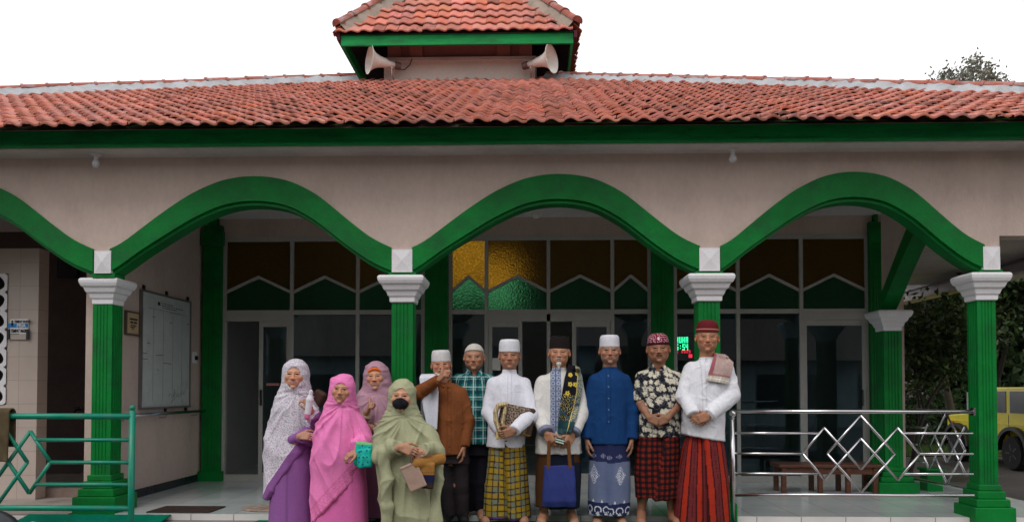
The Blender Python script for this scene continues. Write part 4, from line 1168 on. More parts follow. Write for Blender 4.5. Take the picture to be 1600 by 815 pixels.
# the wood behind as one mass
rng = np.random.RandomState(5)
n_c = 900
Cc = np.stack([rng.uniform(7, 60, n_c), rng.uniform(25, 34, n_c), rng.uniform(0, 1, n_c) ** .8 * 8.8], 1)
V, Fc, T = leaves(Cc, 80000, .8, .46, 6, DG)
wd = link_mesh('woodland', V, Fc, LEAF, col=T); tag(wd, 'dark dense wood closing the view behind the jeep', 'wood', kind='stuff')
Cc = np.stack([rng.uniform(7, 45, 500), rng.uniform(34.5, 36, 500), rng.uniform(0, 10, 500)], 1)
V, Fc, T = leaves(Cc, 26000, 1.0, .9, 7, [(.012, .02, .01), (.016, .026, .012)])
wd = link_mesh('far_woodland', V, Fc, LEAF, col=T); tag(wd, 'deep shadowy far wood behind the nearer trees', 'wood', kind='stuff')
# undergrowth and grass
Cc = np.stack([rng.uniform(6.5, 30, 300), rng.uniform(20.5, 23, 300), rng.uniform(0, 1, 300) ** 1.5 * 1.6], 1)
V, Fc, T = leaves(Cc, 14000, .3, .2, 8, [(.04, .085, .02), (.06, .11, .03), (.02, .045, .015)], droop=-.6)
tag(link_mesh('undergrowth', V, Fc, LEAF, col=T), 'low green undergrowth along the far side of the lane', 'undergrowth', kind='stuff')
n = 30000
gx, gy = rng.uniform(6, 30, n), rng.uniform(18.2, 20.8, n)
d = rng.normal(0, .03, (n, 2)); hh = rng.uniform(.05, .16, n)
V = np.stack([np.stack([gx - .012, gy, 0 * gx], 1), np.stack([gx + .012, gy, 0 * gx], 1), np.stack([gx + d[:, 0], gy + d[:, 1], hh], 1)], 1).reshape(-1, 3)
T = np.repeat(np.array([[.07, .13, .02]]) * rng.uniform(.6, 1.4, (n, 1)), 3, 0)
tag(link_mesh('grass', V, np.arange(n * 3).reshape(n, 3), LEAF, col=T), 'bright green grass verge along the lane', 'grass', kind='stuff')
vg = MB().box(6, 60, 18.1, 24, 0, .03).build('verge', mat('mossy_soil', (.06, .075, .03), .9, .1, var=.4, bump=.4)); tag(vg, kind='structure')
vp = at(1420, 610, 21)
V, Fc, T = leaves([(vp.x + a * .25, 20.9, vp.z + b * .2) for a in (-1, 0, 1) for b in (-1, 0, 1, 2)], 220, .12, .12, 9, [(.6, .45, .5), (.7, .6, .62)])
bf = empty('flowering_shrub', (vp.x, 20.9, 0), 'shrub with pale pink blossom beside the rear side column', 'shrub')
link_mesh('blossom', V, Fc, LEAF, bf, col=T)
sm = MB()
for k in range(5): sm.tube([(vp.x, 20.9, 0), (vp.x + (k - 2) * .12, 20.9, vp.z * .6), (vp.x + (k - 2) * .2, 20.9, vp.z + .2)], [.03, .02, .008], 6)
sm.build('stem', BARK, bf)
V, Fc, T = leaves([(vp.x + a * .3, 20.9, vp.z - .5 + b * .25) for a in (-1, 0, 1) for b in (-1, 0, 1)], 500, .18, .14, 10, DG); link_mesh('foliage', V, Fc, LEAF, bf, col=T)

# across the lane behind the photographer: what the glass mirrors
Cc = np.stack([rng.uniform(-30, 30, 500), rng.uniform(-24, -19, 500), rng.uniform(0, 1, 500) * 10.0], 1)  # unseen trees put in for dark reflections and to block low sky light
V, Fc, T = leaves(Cc, 26000, 1.0, 1.0, 16, DG)
tag(link_mesh('unseen_trees', V, Fc, LEAF, col=T), 'unseen dark tall trees behind the houses across the lane, added to block low sky light', 'unseen_trees', kind='stuff')
HW = mat('house_wall_paint', (.50, .50, .47), .8, var=.2, dirt=(.2, .19, .17), dirt_amt=.6); HRF = mat('house_roof_clay', (.22, .12, .09), .8, var=.3)
for k, (hx, hw_, hh_, lb) in enumerate(((-9, 7, 3.0, 'low pale house with tiled roof across the lane at the left'), (.5, 8, 3.4, 'pale house with a porch roof across the lane facing the centre door'), (11, 9, 2.8, 'long low pale house across the lane at the right'))):
    ho = empty('neighbour_house', (hx, -13, 0), lb, 'house')
    MB().box(hx - hw_ / 2, hx + hw_ / 2, -17, -13, 0, hh_).build('wall', HW, ho)
    MB().prism([(-17.6, hh_ - .05), (-12.2, hh_ - .05), (-15, hh_ + 1.9)], hx - hw_ / 2 - .5, hx + hw_ / 2 + .5, 'x').build('roof', HRF, ho)
    for x in np.arange(hx - hw_ / 2 + .8, hx + hw_ / 2 - 1.2, 2.1): MB().box(x, x + 1.2, -13.04, -12.97, .8, 2.2).build('window', BLACKP, ho)

# ------------------------------------------------------------------ yellow jeep, facing away, its left side to the camera
YEL = mat('yellow_car_paint', (.85, .70, .01), .28, .5, var=.05, coat=.4)
JX = 9.28; JY0, JY1 = 14.35, 17.45     # rear, front
jp = empty('jeep', (JX + .75, (JY0 + JY1) / 2, 0), 'boxy yellow four wheel drive jeep parked in the lane behind the corner column', 'jeep')
WR = .33; rw, fwy = 15.05, 17.0
wdth = 1.42
def side_profile(): # (y, z) outline with wheel arches
    pts = [(JY0, .45), (JY0, 1.02), (JY0 + .03, 1.58), (JY0 + .1, 1.6), (JY0 + 1.75, 1.6), (JY0 + 1.92, 1.08), (JY1 - .08, 1.0), (JY1, .93), (JY1, .5)]
    for (c_) in (fwy, rw):
        pts += [(c_ + .43, .42)] + [(c_ + .41 * math.cos(a), .36 + .41 * math.sin(a)) for a in [PI * k / 10 for k in range(1, 10)]] + [(c_ - .43, .42)]
    return pts
b = MB(); b.prism(side_profile(), JX, JX + wdth, 'x'); body = b.build('body', YEL, jp, bevel=.02)
def pside(poly, m, name, off=.012, parent=jp):
    q = MB(); q.prism(poly, JX - off, JX - off + .02, 'x'); return q.build(name, m, parent)
DKG = mat('dark_side_glass', (.10, .11, .12), .12, .5)
pside([(JY0 + .12, 1.1), (JY0 + .82, 1.1), (JY0 + .82, 1.52), (JY0 + .14, 1.52)], DKG, 'side_window')
pside([(JY0 + .95, 1.1), (JY0 + 1.82, 1.1), (JY0 + 1.7, 1.52), (JY0 + .95, 1.52)], DKG, 'door_window')
for yy in (JY0 + .88, JY0 + 1.9): pside([(yy - .006, .5), (yy + .006, .5), (yy + .006, 1.06), (yy - .006, 1.06)], BLACKP, 'door_seam', .004)
q = MB(); q.box(JX - .015, JX, JY0 + .15, JY1 - .1, .87, .885); q.build('crease', YEL, jp)
for c_ in (fwy, rw):
    q = MB(); K = 12; i0 = 0
    for x in (JX - .09, JX + .04):
        for r_ in (.40, .47):
            q.v += [(x, c_ + r_ * math.cos(PI * k / K) * (1.05), .36 + r_ * math.sin(PI * k / K) * 1.02) for k in range(K + 1)]
    M_ = K + 1
    for k in range(K):
        q.f += [(k, k + 1, M_ + k + 1, M_ + k), (2 * M_ + k, 3 * M_ + k, 3 * M_ + k + 1, 2 * M_ + k + 1), (M_ + k, M_ + k + 1, 3 * M_ + k + 1, 3 * M_ + k), (k, 2 * M_ + k, 2 * M_ + k + 1, k + 1)]
    q.build('wheel_flare', BLACKP, jp)
    for x, s in ((JX - .02, -1), (JX + wdth + .02, 1)):
        w_ = MB().lathe([(.2, -.1), (.30, -.105), (WR, -.07), (WR, .07), (.30, .105), (.2, .1)], 0, 0, 32, None, (x + .05 * -s, c_, WR), (1, 0, 0)).build('wheel', mat('tyre_rubber', (.018, .017, .017), .85), jp)
        rm_ = MB().lathe([(.03, -.07), (.09, -.09), (.19, -.075), (.205, -.09), (.205, .09), (.19, .075), (.03, .06)], 0, 0, 28, None, (x + .05 * -s, c_, WR), (1, 0, 0)).build('rim', STEEL, w_)
        sp = MB()
        for k in range(5):
            a = 2 * PI * k / 5; ax_ = x + .05 * -s + s * .085
            sp.beam((ax_, c_ + .05 * math.cos(a), WR + .05 * math.sin(a)), (ax_, c_ + .18 * math.cos(a), WR + .18 * math.sin(a)), .03, .035, (1, 0, 0))
        sp.build('spokes', BLACKP, w_)
MB().box(JX + .05, JX + wdth - .05, JY0 - .02, JY0, 1.08, 1.5).build('rear_window', DKG, jp)
MB().box(JX - .02, JX + wdth + .02, JY0 - .12, JY0 - .02, .42, .56).build('rear_bumper', BLACKP, jp, bevel=.02)
MB().box(JX - .02, JX + wdth + .02, JY1 + .0, JY1 + .12, .42, .56).build('front_bumper', BLACKP, jp, bevel=.02)
MB().box(JX - .014, JX + .01, JY1 - .28, JY1 - .18, .78, .86).build('side_marker', mat('orange_lens', (.7, .12, .02), .3), jp)
MB().box(JX - .14, JX - .03, JY0 + 1.85, JY0 + 1.95, 1.08, 1.22).build('mirror', BLACKP, jp, bevel=.02)
sw2 = MB().lathe([(.06, -.1), (.3, -.1), (.33, -.06), (.33, .06), (.3, .1), (.06, .1)], 0, 0, 28, None, (JX + .75, JY0 - .12, .98), (0, 1, 0)).build('spare_wheel', BLACKP, jp)
for x in (JX + .02, JX + wdth - .14): MB().box(x, x + .12, JY0 - .012, JY0 + .01, .72, .9).build('tail_lamp', mat('red_lens', (.4, .02, .02), .3), jp)
# ladder pole in the grass
pq = at(1512, 640, 19.5)
tag(MB().tube([(pq.x, 19.5, 0), (pq.x, 19.5, AZ(612, 19.5))], .02, 8).build('thin_pole', mat('galvanised', (.35, .36, .36), .5, metal=.3)), 'thin pale metal pole standing on the verge left of the jeep', 'pole')

# unseen tree added outside the hall's rear window to break up the amber glow
V, Fc, T = leaves([(-1.9 + .5 * k, 18.6, 2.6 + .35 * (k % 3)) for k in range(5)] + [(-1.6, 18.4, 3.6), (-.4, 18.5, 3.3)], 900, .38, .2, 31, DG)
bt = empty('tree', (-1.2, 18.6, 0), 'unseen leafy tree added outside the rear hall window to mottle the amber glow', 'tree')
link_mesh('crown', V, Fc, LEAF, bt, col=T); MB().tube([(-1.2, 18.6, 0), (-1.1, 18.6, 1.6), (-1.0, 18.6, 3.2)], [.09, .07, .03], 8).build('trunk', BARK, bt)
# dark cable strung along the side eave
tag(MB().tube([(8.2, 7.4, SOFZ - .03), (8.2, 10, SOFZ - .05), (8.15, 13, SOFZ - .035), (8.2, 17.5, SOFZ - .05)], .018, 6).build('eave_cable', BLACKP), 'dark cable strung along the underside of the right side eave', 'cable')
# ------------------------------------------------------------------ people: bodies and clothes as smooth implicit solids
import time as _t
def smin(a, b, k):
    if k <= 0: return np.minimum(a, b)
    h = np.clip(.5 + .5 * (b - a) / k, 0, 1)
    return b + (a - b) * h - k * h * (1 - h)
def smax(a, b, k): return -smin(-a, -b, k)
V3 = lambda *a: np.array(a, float)
def unit(v): v = np.asarray(v, float); return v / (np.linalg.norm(v) + 1e-12)
class Shape:
    def __init__(s): s.ops = []
    def add(s, fn, lo, hi, k=.02, mode='u'): s.ops.append((fn, np.array(lo, float), np.array(hi, float), k, mode)); return s
    def cap(s, a, b, ra, rb=None, k=.02, flat=False, mode='u', sq=None):
        """tapered limb a->b; sq=(axis, factor) flattens it along a direction"""
        a, b = V3(*a), V3(*b); rb = ra if rb is None else rb; ab = b - a; L2 = ab @ ab + 1e-12; L = math.sqrt(L2)
        def fn(x, y, z):
            px, py, pz = x - a[0], y - a[1], z - a[2]
            t = (px * ab[0] + py * ab[1] + pz * ab[2]) / L2
            tc_ = np.clip(t, 0, 1)
            dx_, dy_, dz_ = px - tc_ * ab[0], py - tc_ * ab[1], pz - tc_ * ab[2]
            if sq is not None:
                ax, f_ = sq; q = dx_ * ax[0] + dy_ * ax[1] + dz_ * ax[2]; m_ = q * (1 / f_ - 1)
                dx_ = dx_ + ax[0] * m_; dy_ = dy_ + ax[1] * m_; dz_ = dz_ + ax[2] * m_
            d = np.sqrt(dx_ ** 2 + dy_ ** 2 + dz_ ** 2) - (ra + (rb - ra) * tc_)
            if flat: d = np.maximum(d, (t - 1) * L)
            return d
        r = max(ra, rb) * (sq[1] if sq and sq[1] > 1 else 1)
        return s.add(fn, np.minimum(a, b) - r, np.maximum(a, b) + r, k, mode)
    def ell(s, c, r, k=.02, R=None, mode='u'):
        c, r = V3(*c), V3(*r); R = np.eye(3) if R is None else R   # rows of R are the local axes
        def fn(x, y, z):
            p = [x - c[0], y - c[1], z - c[2]]
            q = [R[i][0] * p[0] + R[i][1] * p[1] + R[i][2] * p[2] for i in range(3)]
            k0 = np.sqrt(sum((q[i] / r[i]) ** 2 for i in range(3))); k1 = np.sqrt(sum((q[i] / r[i] ** 2) ** 2 for i in range(3))) + 1e-9
            return k0 * (k0 - 1) / k1
        m_ = max(r) if not np.allclose(R, np.eye(3)) else r
        return s.add(fn, c - m_, c + m_, k, mode)
    def box(s, c, h, rr, k=.01, R=None, mode='u'):
        c, h = V3(*c), V3(*h); R = np.eye(3) if R is None else R
        def fn(x, y, z):
            p = [x - c[0], y - c[1], z - c[2]]
            q = [np.abs(R[i][0] * p[0] + R[i][1] * p[1] + R[i][2] * p[2]) - (h[i] - rr) for i in range(3)]
            o = np.sqrt(sum(np.maximum(v, 0) ** 2 for v in q)); return o + np.minimum(np.maximum(np.maximum(q[0], q[1]), q[2]), 0) - rr
        m_ = np.linalg.norm(h)
        return s.add(fn, c - m_, c + m_, k, mode)
    def loft(s, rows, k=.03, fold=None, e=2.3, mode='u'):
        """rows (z, cx, cy, a, b) from low to high: stacked superellipses"""
        rows = sorted(rows); Z = np.array([r[0] for r in rows]); zf = np.linspace(Z[0], Z[-1], 160)
        cols_ = []
        for i in range(1, 5):
            v = np.interp(zf, Z, [r[i] for r in rows])
            w_ = max(3, int(160 * .035 / (Z[-1] - Z[0]))) | 1
            vp = np.pad(v, w_ // 2, mode='edge'); kern = np.hanning(w_ + 2)[1:-1]; v = np.convolve(vp, kern / kern.sum(), 'valid')
            cols_.append(v)
        def fn(x, y, z):
            zc = np.clip(z, Z[0], Z[-1]); cx, cy, a, b = (np.interp(zc.ravel(), zf, c_).reshape(zc.shape) for c_ in cols_)
            if fold is not None:
                th = np.arctan2((y - cy) / b, (x - cx) / a); f_ = fold(th, z); a = a + f_; b = b + f_
            q = (np.abs((x - cx) / a) ** e + np.abs((y - cy) / b) ** e) ** (1 / e)
            d = (q - 1) * np.minimum(a, b)
            return np.maximum(np.maximum(d, z - Z[-1]), Z[0] - z)
        A = max(r[3] for r in rows) + .04; B = max(r[4] for r in rows) + .04
        lo = [min(r[1] for r in rows) - A, min(r[2] for r in rows) - B, Z[0]]; hi = [max(r[1] for r in rows) + A, max(r[2] for r in rows) + B, Z[-1]]
        return s.add(fn, lo, hi, k, mode)
    def plane(s, n, d, k=.0, lo=None, hi=None):
        """keep n.p < d"""
        n = unit(n)
        fn = lambda x, y, z: (n[0] * x + n[1] * y + n[2] * z) - d + 0 * x * y * z
        return s.add(fn, lo if lo is not None else (-9, -9, -9), hi if hi is not None else (9, 9, 9), k, 'i')
    def mesh(s, h):
        adds = [o for o in s.ops if o[4] == 'u']
        lo = np.min([o[1] for o in adds], 0) - 3 * h; hi = np.max([o[2] for o in adds], 0) + 3 * h
        n = np.ceil((hi - lo) / h).astype(int) + 1
        ax = [lo[i] + h * np.arange(n[i]) for i in range(3)]
        Fd = np.full(n, .3, np.float32)
        for fn, a, b, k, mode in s.ops:
            mg = k + 3 * h + (.0 if mode == 'u' else .01)
            i0 = np.clip(np.floor((a - mg - lo) / h).astype(int), 0, n); i1 = np.clip(np.ceil((b + mg - lo) / h).astype(int) + 1, 0, n)
            if (i1 <= i0).any(): continue
            sl = tuple(slice(i0[i], i1[i]) for i in range(3))
            d = fn(ax[0][sl[0]][:, None, None], ax[1][sl[1]][None, :, None], ax[2][sl[2]][None, None, :])
            if mode == 'u': Fd[sl] = smin(Fd[sl], d, k)
            elif mode == 's': Fd[sl] = smax(Fd[sl], -d, k)
            else: Fd[sl] = smax(Fd[sl], d, k)
        return surface_nets(Fd, lo, h)
def surface_nets(Fd, lo, h):
    In = Fd < 0
    c = np.zeros(np.array(Fd.shape) - 1, np.int8)
    off = [(i, j, k) for i in (0, 1) for j in (0, 1) for k in (0, 1)]
    nx, ny, nz = Fd.shape
    for (i, j, k) in off: c += In[i:nx - 1 + i, j:ny - 1 + j, k:nz - 1 + k]
    act = (c > 0) & (c < 8)
    idx = np.argwhere(act); ids = np.full(act.shape, -1, np.int64); ids[act] = np.arange(len(idx))
    val = np.stack([Fd[idx[:, 0] + i, idx[:, 1] + j, idx[:, 2] + k] for (i, j, k) in off], 1)
    acc = np.zeros((len(idx), 3)); cnt = np.zeros(len(idx))
    for a in range(8):
        for b in range(a + 1, 8):
            d = np.abs(np.array(off[a]) - np.array(off[b]))
            if d.sum() != 1: continue
            m_ = (val[:, a] < 0) != (val[:, b] < 0); t = np.zeros(len(idx)); t[m_] = val[m_, a] / (val[m_, a] - val[m_, b])
            p = np.array(off[a])[None] + t[:, None] * (np.array(off[b]) - np.array(off[a]))[None]
            acc[m_] += p[m_]; cnt[m_] += 1
    V = lo + h * (idx + acc / cnt[:, None])
    quads = []
    for axn in range(3):
        o1, o2 = [(1, 2), (2, 0), (0, 1)][axn]
        sl0 = [slice(None)] * 3; sl1 = [slice(None)] * 3; sl0[axn] = slice(0, -1); sl1[axn] = slice(1, None)
        A, B = In[tuple(sl0)], In[tuple(sl1)]
        e = np.argwhere(A != B); e = e[(e[:, o1] > 0) & (e[:, o2] > 0) & (e[:, o1] < Fd.shape[o1] - 1) & (e[:, o2] < Fd.shape[o2] - 1)]
        fl = A[tuple(e.T)]
        def cell(d1, d2):
            q = e.copy(); q[:, o1] -= d1; q[:, o2] -= d2; return ids[tuple(q.T)]
        Q = np.stack([cell(1, 1), cell(0, 1), cell(0, 0), cell(1, 0)], 1)
        Q[~fl] = Q[~fl][:, ::-1]; quads.append(Q)
    return V, np.concatenate(quads)
def vnormals(V, Q):
    nrm = np.cross(V[Q[:, 2]] - V[Q[:, 0]], V[Q[:, 3]] - V[Q[:, 1]]); out = np.zeros_like(V)
    for i in range(4): 
        for c_ in range(3): out[:, c_] += np.bincount(Q[:, i], nrm[:, c_], len(V))
    return out / (np.linalg.norm(out, axis=1)[:, None] + 1e-12)
def laplace(V, Q, it=1, w=.5):
    for _ in range(it):
        S_ = np.zeros_like(V); n = np.zeros(len(V))
        for i in range(4):
            for j in ((i + 1) % 4, (i + 3) % 4):
                for c_ in range(3): S_[:, c_] += np.bincount(Q[:, i], V[Q[:, j], c_], len(V))
                n += np.bincount(Q[:, i], minlength=len(V))
        V = V * (1 - w) + w * S_ / n[:, None]
    return V
def ridge(n): return 1 - np.abs(2 * n - 1)
def drape(P, seed, fx=16, fz=2.2, lean=0.0, warp=.03):
    """long hanging folds"""
    w_ = (fbm(P * 5, seed + 50, 2) - .5) * warp
    q = np.stack([(P[:, 0] + lean * P[:, 2] + w_) * fx, P[:, 1] * fx * .7, P[:, 2] * fz], 1)
    return ridge(fbm(q, seed, 2)) ** 2 - .35
def crumple(P, seed, f=13, stretch=(1, 1, .55)):
    q = P * np.array(stretch) * f; q = q + (fbm(P * 6, seed + 9, 2)[:, None] - .5) * 2.2
    return ridge(noise3(q, seed)) ** 2.5 * .7 + ridge(noise3(q * 1.9 + 7, seed + 1)) ** 2.5 * .3 - .3
def radial(P, o, seed, n=9, fr=3.):
    """folds fanning out of a point"""
    d = P - np.array(o); th = np.arctan2(d[:, 0], -d[:, 2]); r = np.linalg.norm(d, axis=1)
    return (ridge(noise3(np.stack([th * n, r * fr, 0 * r + seed], 1), seed)) ** 2 - .3) * np.clip(r / .15, 0, 1)

SKIN_M = mat_attr('skin', .48, .3, bump=.12, bscale=500, fine=.05, sss=.12)
HAIR_M = mat_attr('hair', .75, .2, bump=.9, bscale=350, fine=.3)
def fabric(name, rough=.85, bump=.3, bscale=700, sheen=.0): return mat_attr(name, rough, .15, bump=bump, bscale=bscale, sheen=sheen)
COTTON = fabric('cotton_cloth'); SILKY = fabric('smooth_veil_cloth', .65, .15); KNIT = fabric('knitted_cap', .9, .8, 260); FELT = fabric('felt_cap', .95, .4, 500)
LEATH = fabric('soft_leatherette', .55, .3, 400)

def hand(sh, wrist, d, nrm, thumb, curl=(.5, .5, .5, .5), sc=1., spread=.05, thumb_up=False, k=.006):
    """d: towards the fingers, nrm: way the palm faces, thumb: side the thumb leaves from"""
    w = V3(*wrist); d = unit(d); nrm = unit(V3(*nrm) - d * (d @ V3(*nrm))); t = unit(V3(*thumb) - d * (d @ V3(*thumb)) - nrm * (nrm @ V3(*thumb)))
    R = np.array([t, d, nrm])
    sh.box(w + d * .048 * sc, (.038 * sc, .046 * sc, .0145 * sc), .013 * sc, .012, R)
    sh.ell(w + d * .035 * sc + t * .022 * sc + nrm * .008 * sc, (.018 * sc, .03 * sc, .014 * sc), .01, R)
    tips_ = []
    for i, (o, ln) in enumerate(((.028, .070), (.0095, .078), (-.0095, .073), (-.027, .058))):
        p = w + d * (.088 - .004 * abs(i - 1)) * sc + t * o * sc; a = 0; dd = d + t * o * spread * 10
        dd = unit(dd); r = (.0086 - .0005 * i) * sc
        for j, (fr_, cu) in enumerate(((.45, .55), (.31, 1.0), (.24, .8))):
            a += curl[i] * cu; q_ = unit(dd * math.cos(a) + nrm * math.sin(a)); p2 = p + q_ * ln * fr_ * sc
            sh.cap(p, p2, r, r * .9, k); p = p2; r *= .92
        tips_.append(p)
    p = w + d * .018 * sc + t * .03 * sc + nrm * .004 * sc
    if thumb_up: dirs = [unit(d * .25 + t * 1.0), unit(t), unit(t * 1 - d * .08)]; 
    else: dirs = [unit(d * .75 + t * .6 + nrm * .25), unit(d * .9 + t * .2 + nrm * .35), unit(d * .9 - t * .05 + nrm * .5)]
    r = .0125 * sc; q3 = 1.0
    if thumb_up: p = p + t * .006 * sc + nrm * .004; q3 = 1.25
    for dd, ln in zip(dirs, (.042 * q3, .034 * q3, .028 * q3)):
        p2 = p + dd * ln * sc; sh.cap(p, p2, r, r * .86, k); p = p2; r *= .86
    return tips_

def rotz(a): c, s = math.cos(a), math.sin(a); return np.array([[c, -s, 0], [s, c, 0], [0, 0, 1]])
def roty(a): c, s = math.cos(a), math.sin(a); return np.array([[c, 0, s], [0, 1, 0], [-s, 0, c]])
def rotx(a): c, s = math.cos(a), math.sin(a); return np.array([[1, 0, 0], [0, c, -s], [0, s, c]])
def head_mesh(c, R, sc, skin, o, neck_to):
    """c: middle of the head, R: rotation (columns are the head's axes), o: options"""
    sh = Shape()
    W_ = o.get('w', 1.); vl = bool(o.get('veiled')); jw = o.get('jaw', 1.30 if o.get('veiled') else 1.); smile = o.get('smile', 0.)
    sh.ell((0, .015, .034), (.078 * W_, .094, .083), .02)
    sh.ell((0, -.020, -.026), ((.071 if vl else .067) * W_, .070, .078 if vl else .080), .03)
    sh.ell((0, -.040, -.078), (.034 * jw, .040, .032), .030 if vl else .025)
    for s in (-1, 1):
        sh.ell((s * .043 * jw, -.01, -.055), (.022, .043, .036), .03)
        if o.get('veiled'): pass
        sh.ell((s * .041 * W_, -.070, -.024 + .004 * smile), (.023, .017, .019), .026 if vl else .018)
        sh.cap((s * .014, -.087, .021), (s * .046, -.076, .022), .0065, .0055, .014)
        sh.ell((s * .031, -.096, .003), (.0160, .0085, .0090), .012, mode='s')
        sh.ell((s * .031, -.0775, .002), (.0155, .0115, .0100), .003)
        sh.cap((s * .018, -.0885, .0075), (s * .031, -.0915, .0105), .0032, .0035, .004); sh.cap((s * .031, -.0915, .0105), (s * .046, -.081, .0065), .0035, .003, .004)
        sh.cap((s * .020, -.088, -.006), (s * .031, -.0895, -.0085), .0022, .0022, .006); sh.cap((s * .031, -.0895, -.0085), (s * .044, -.081, -.005), .0022, .002, .006)
        if not o.get('veiled'):
            sh.ell((s * .0815 * W_, .008, -.006), (.0085, .019, .031), .006, R=rotz(s * .5).T)
            sh.ell((s * .087 * W_, -.002, -.002), (.005, .010, .018), .004, R=rotz(s * .5).T, mode='s')
        sh.ell((s * .0112 * o.get('nose', 1.), -.098, -.034), (.0078 * o.get('nose', 1.), .009, .0068), .008)
    sh.cap((0, -.086, .016), (0, -.104, -.026), .0070, .0092, .014)
    sh.ell((0, -.105, -.031), (.0100 * o.get('nose', 1.), .0090, .0080), .008)
    ms = .025 + .006 * smile; mz = -.062; up_ = .007 * smile
    sh.ell((0, -.074, -.064), (.036, .019, .024), .018)
    for s in (-1, 1):
        sh.cap((0, -.0945, mz + .0045), (s * ms, -.0865, mz + .001 + up_), .0046, .0032, .004)
        sh.cap((0, -.0935, mz - .007), (s * ms * .9, -.0865, mz - .002 + up_), .0054, .0034, .004)
        if smile > .04 and not vl:  # cheek fold
            sh.cap((s * .020, -.094, -.036), (s * .036, -.080, -.060), .0022, .0020, .007, mode='s')
    sh.cap((0, -.102, mz - .0012), (ms * .95, -.091, mz - .0005 + up_), .0024 + .0018 * smile, .0018, .002, mode='s')
    sh.cap((0, -.102, mz - .0012), (-ms * .95, -.091, mz - .0005 + up_), .0024 + .0018 * smile, .0018, .002, mode='s')
    sh.ell((0, -.082, -.098), (.017, .014, .013), .014)
    nk = (np.asarray(neck_to) - np.asarray(c)) @ R / sc
    sh.cap((0, .018, -.06), nk, .051, .060, .02)
    V, Q = sh.mesh(.0026)
    V = laplace(V, Q, 1, .35)
    P = V.copy(); n = len(P)
    col = np.array(skin)[None] * (1 + .10 * (fbm(P * 40, 3, 2) - .5)[:, None])
    # redder nose, cheeks and ears; lips, brows, eyes
    warm = np.exp(-((P[:, 0] / .02) ** 2 + ((P[:, 2] + .03) / .015) ** 2)) * (P[:, 1] < -.09) + np.exp(-(((np.abs(P[:, 0]) - .04) / .02) ** 2 + ((P[:, 2] + .03) / .02) ** 2)) * .7 * (P[:, 1] < -.05) + (np.abs(P[:, 0]) > .072 * W_) * .7 * (P[:, 2] < .03)
    col = col * (1 + warm[:, None] * np.array([.16, -.05, -.08]))
    front = P[:, 1] < -.06
    lipz = mz - .0012 + up_ * (P[:, 0] / ms) ** 2
    lip = front & (np.abs(P[:, 0]) < ms) & (np.abs(P[:, 2] - lipz) < .0105 * np.sqrt(np.clip(1 - (P[:, 0] / ms) ** 2, 0, 1)))
    col[lip] = np.array(o.get('lip', np.array(skin) * [.85, .55, .55]))
    gap = front & (np.abs(P[:, 0]) < ms * .85) & (np.abs(P[:, 2] - lipz) < .0016 + .0016 * smile)
    col[gap] = (.36, .29, .25) if smile > .86 else np.array(skin) * .22
    for s in (-1, 1):
        ex = (P[:, 0] - s * .031) / .0145; ez = (P[:, 2] - .001) / (.0043 - .0012 * smile)
        eye = front & (ex ** 2 + ez ** 2 < 1); col[eye] = np.array(skin) * .42 + .02
        iris = eye & (((P[:, 0] - s * .031 - o.get('gaze', 0)) / .0066) ** 2 < 1); col[iris] = (.012, .008, .006)
        lid = front & (np.abs(ex) < 1.1) & (np.abs(P[:, 2] - .001 - (.0062 - .0014 * smile) * np.sqrt(np.clip(1 - (ex / 1.15) ** 2, 0, 1))) < .0017); col[lid] = np.array(skin) * .24
        bz_ = P[:, 2] - (.0215 + .004 * (1 - ((P[:, 0] - s * .033) / .02) ** 2))
        brow = front & (np.abs(P[:, 0] - s * .033) < .0175) & (np.abs(bz_) < (.0022 if vl else .0034)) ; 
        bc = np.array(o.get('brow', (.03, .025, .022))); mixb = (.4 if vl else .6) * (fbm(P * np.array([400, 400, 900]), 5, 1) > .35)
        col[brow] = col[brow] * (1 - mixb[brow][:, None]) + bc * mixb[brow][:, None]
    for s in (-1, 1):
        nos = (((P[:, 0] - s * .0065) / .0035) ** 2 + ((P[:, 2] + .0385) / .0022) ** 2 < 1) & (P[:, 1] < -.095); col[nos] = np.array(skin) * .2
    if o.get('stubble'):
        m_ = (P[:, 2] < -.040) & (P[:, 1] < -.0) & (P[:, 2] > -.115) & ~lip
        col[m_] = col[m_] * (1 - o['stubble']) + np.array([.20, .18, .17]) * o['stubble']
    # forehead and eye-corner creases
    P2 = P.copy()
    nrm_ = vnormals(V, Q)
    age = o.get('age', 1.)
    cre = np.zeros(n)
    fh = (P[:, 1] < -.05) & (P[:, 2] > .03) & (P[:, 2] < .07); cre[fh] = -.0011 * age * (np.sin(P[fh, 2] * 520 + np.sin(P[fh, 0] * 40)) > .55)
    V = V + nrm_ * cre[:, None]
    return V * sc @ R.T + c, Q, col, P
def cap_shape(kind, sc=1.):
    sh = Shape()
    if kind == 'kopiah':     # stiff white cylinder cap
        sh.loft([(.032, 0, .012, .0815, .1035), (.09, 0, .012, .0805, .103), (.122, 0, .012, .076, .098), (.136, 0, .012, .066, .086)], .01, e=2.0)
    elif kind == 'peci':     # tall black felt cap with a crease on top
        sh.loft([(.034, 0, .014, .082, .105), (.10, 0, .014, .080, .104), (.138, 0, .014, .070, .099)], .01, e=2.0)
        sh.cap((0, -.1, .142), (0, .12, .142), .012, .012, .012, mode='s')
    elif kind == 'skull':    # soft knitted dome
        sh.ell((0, .014, .038), (.0825, .104, .087), .01); sh.plane((0, -.22, -1), -.042, .004)
    else:                    # round embroidered cap
        sh.loft([(.032, 0, .012, .082, .104), (.07, 0, .012, .081, .103), (.105, 0, .012, .073, .092), (.126, 0, .012, .045, .058)], .012, e=2.1)
    return sh

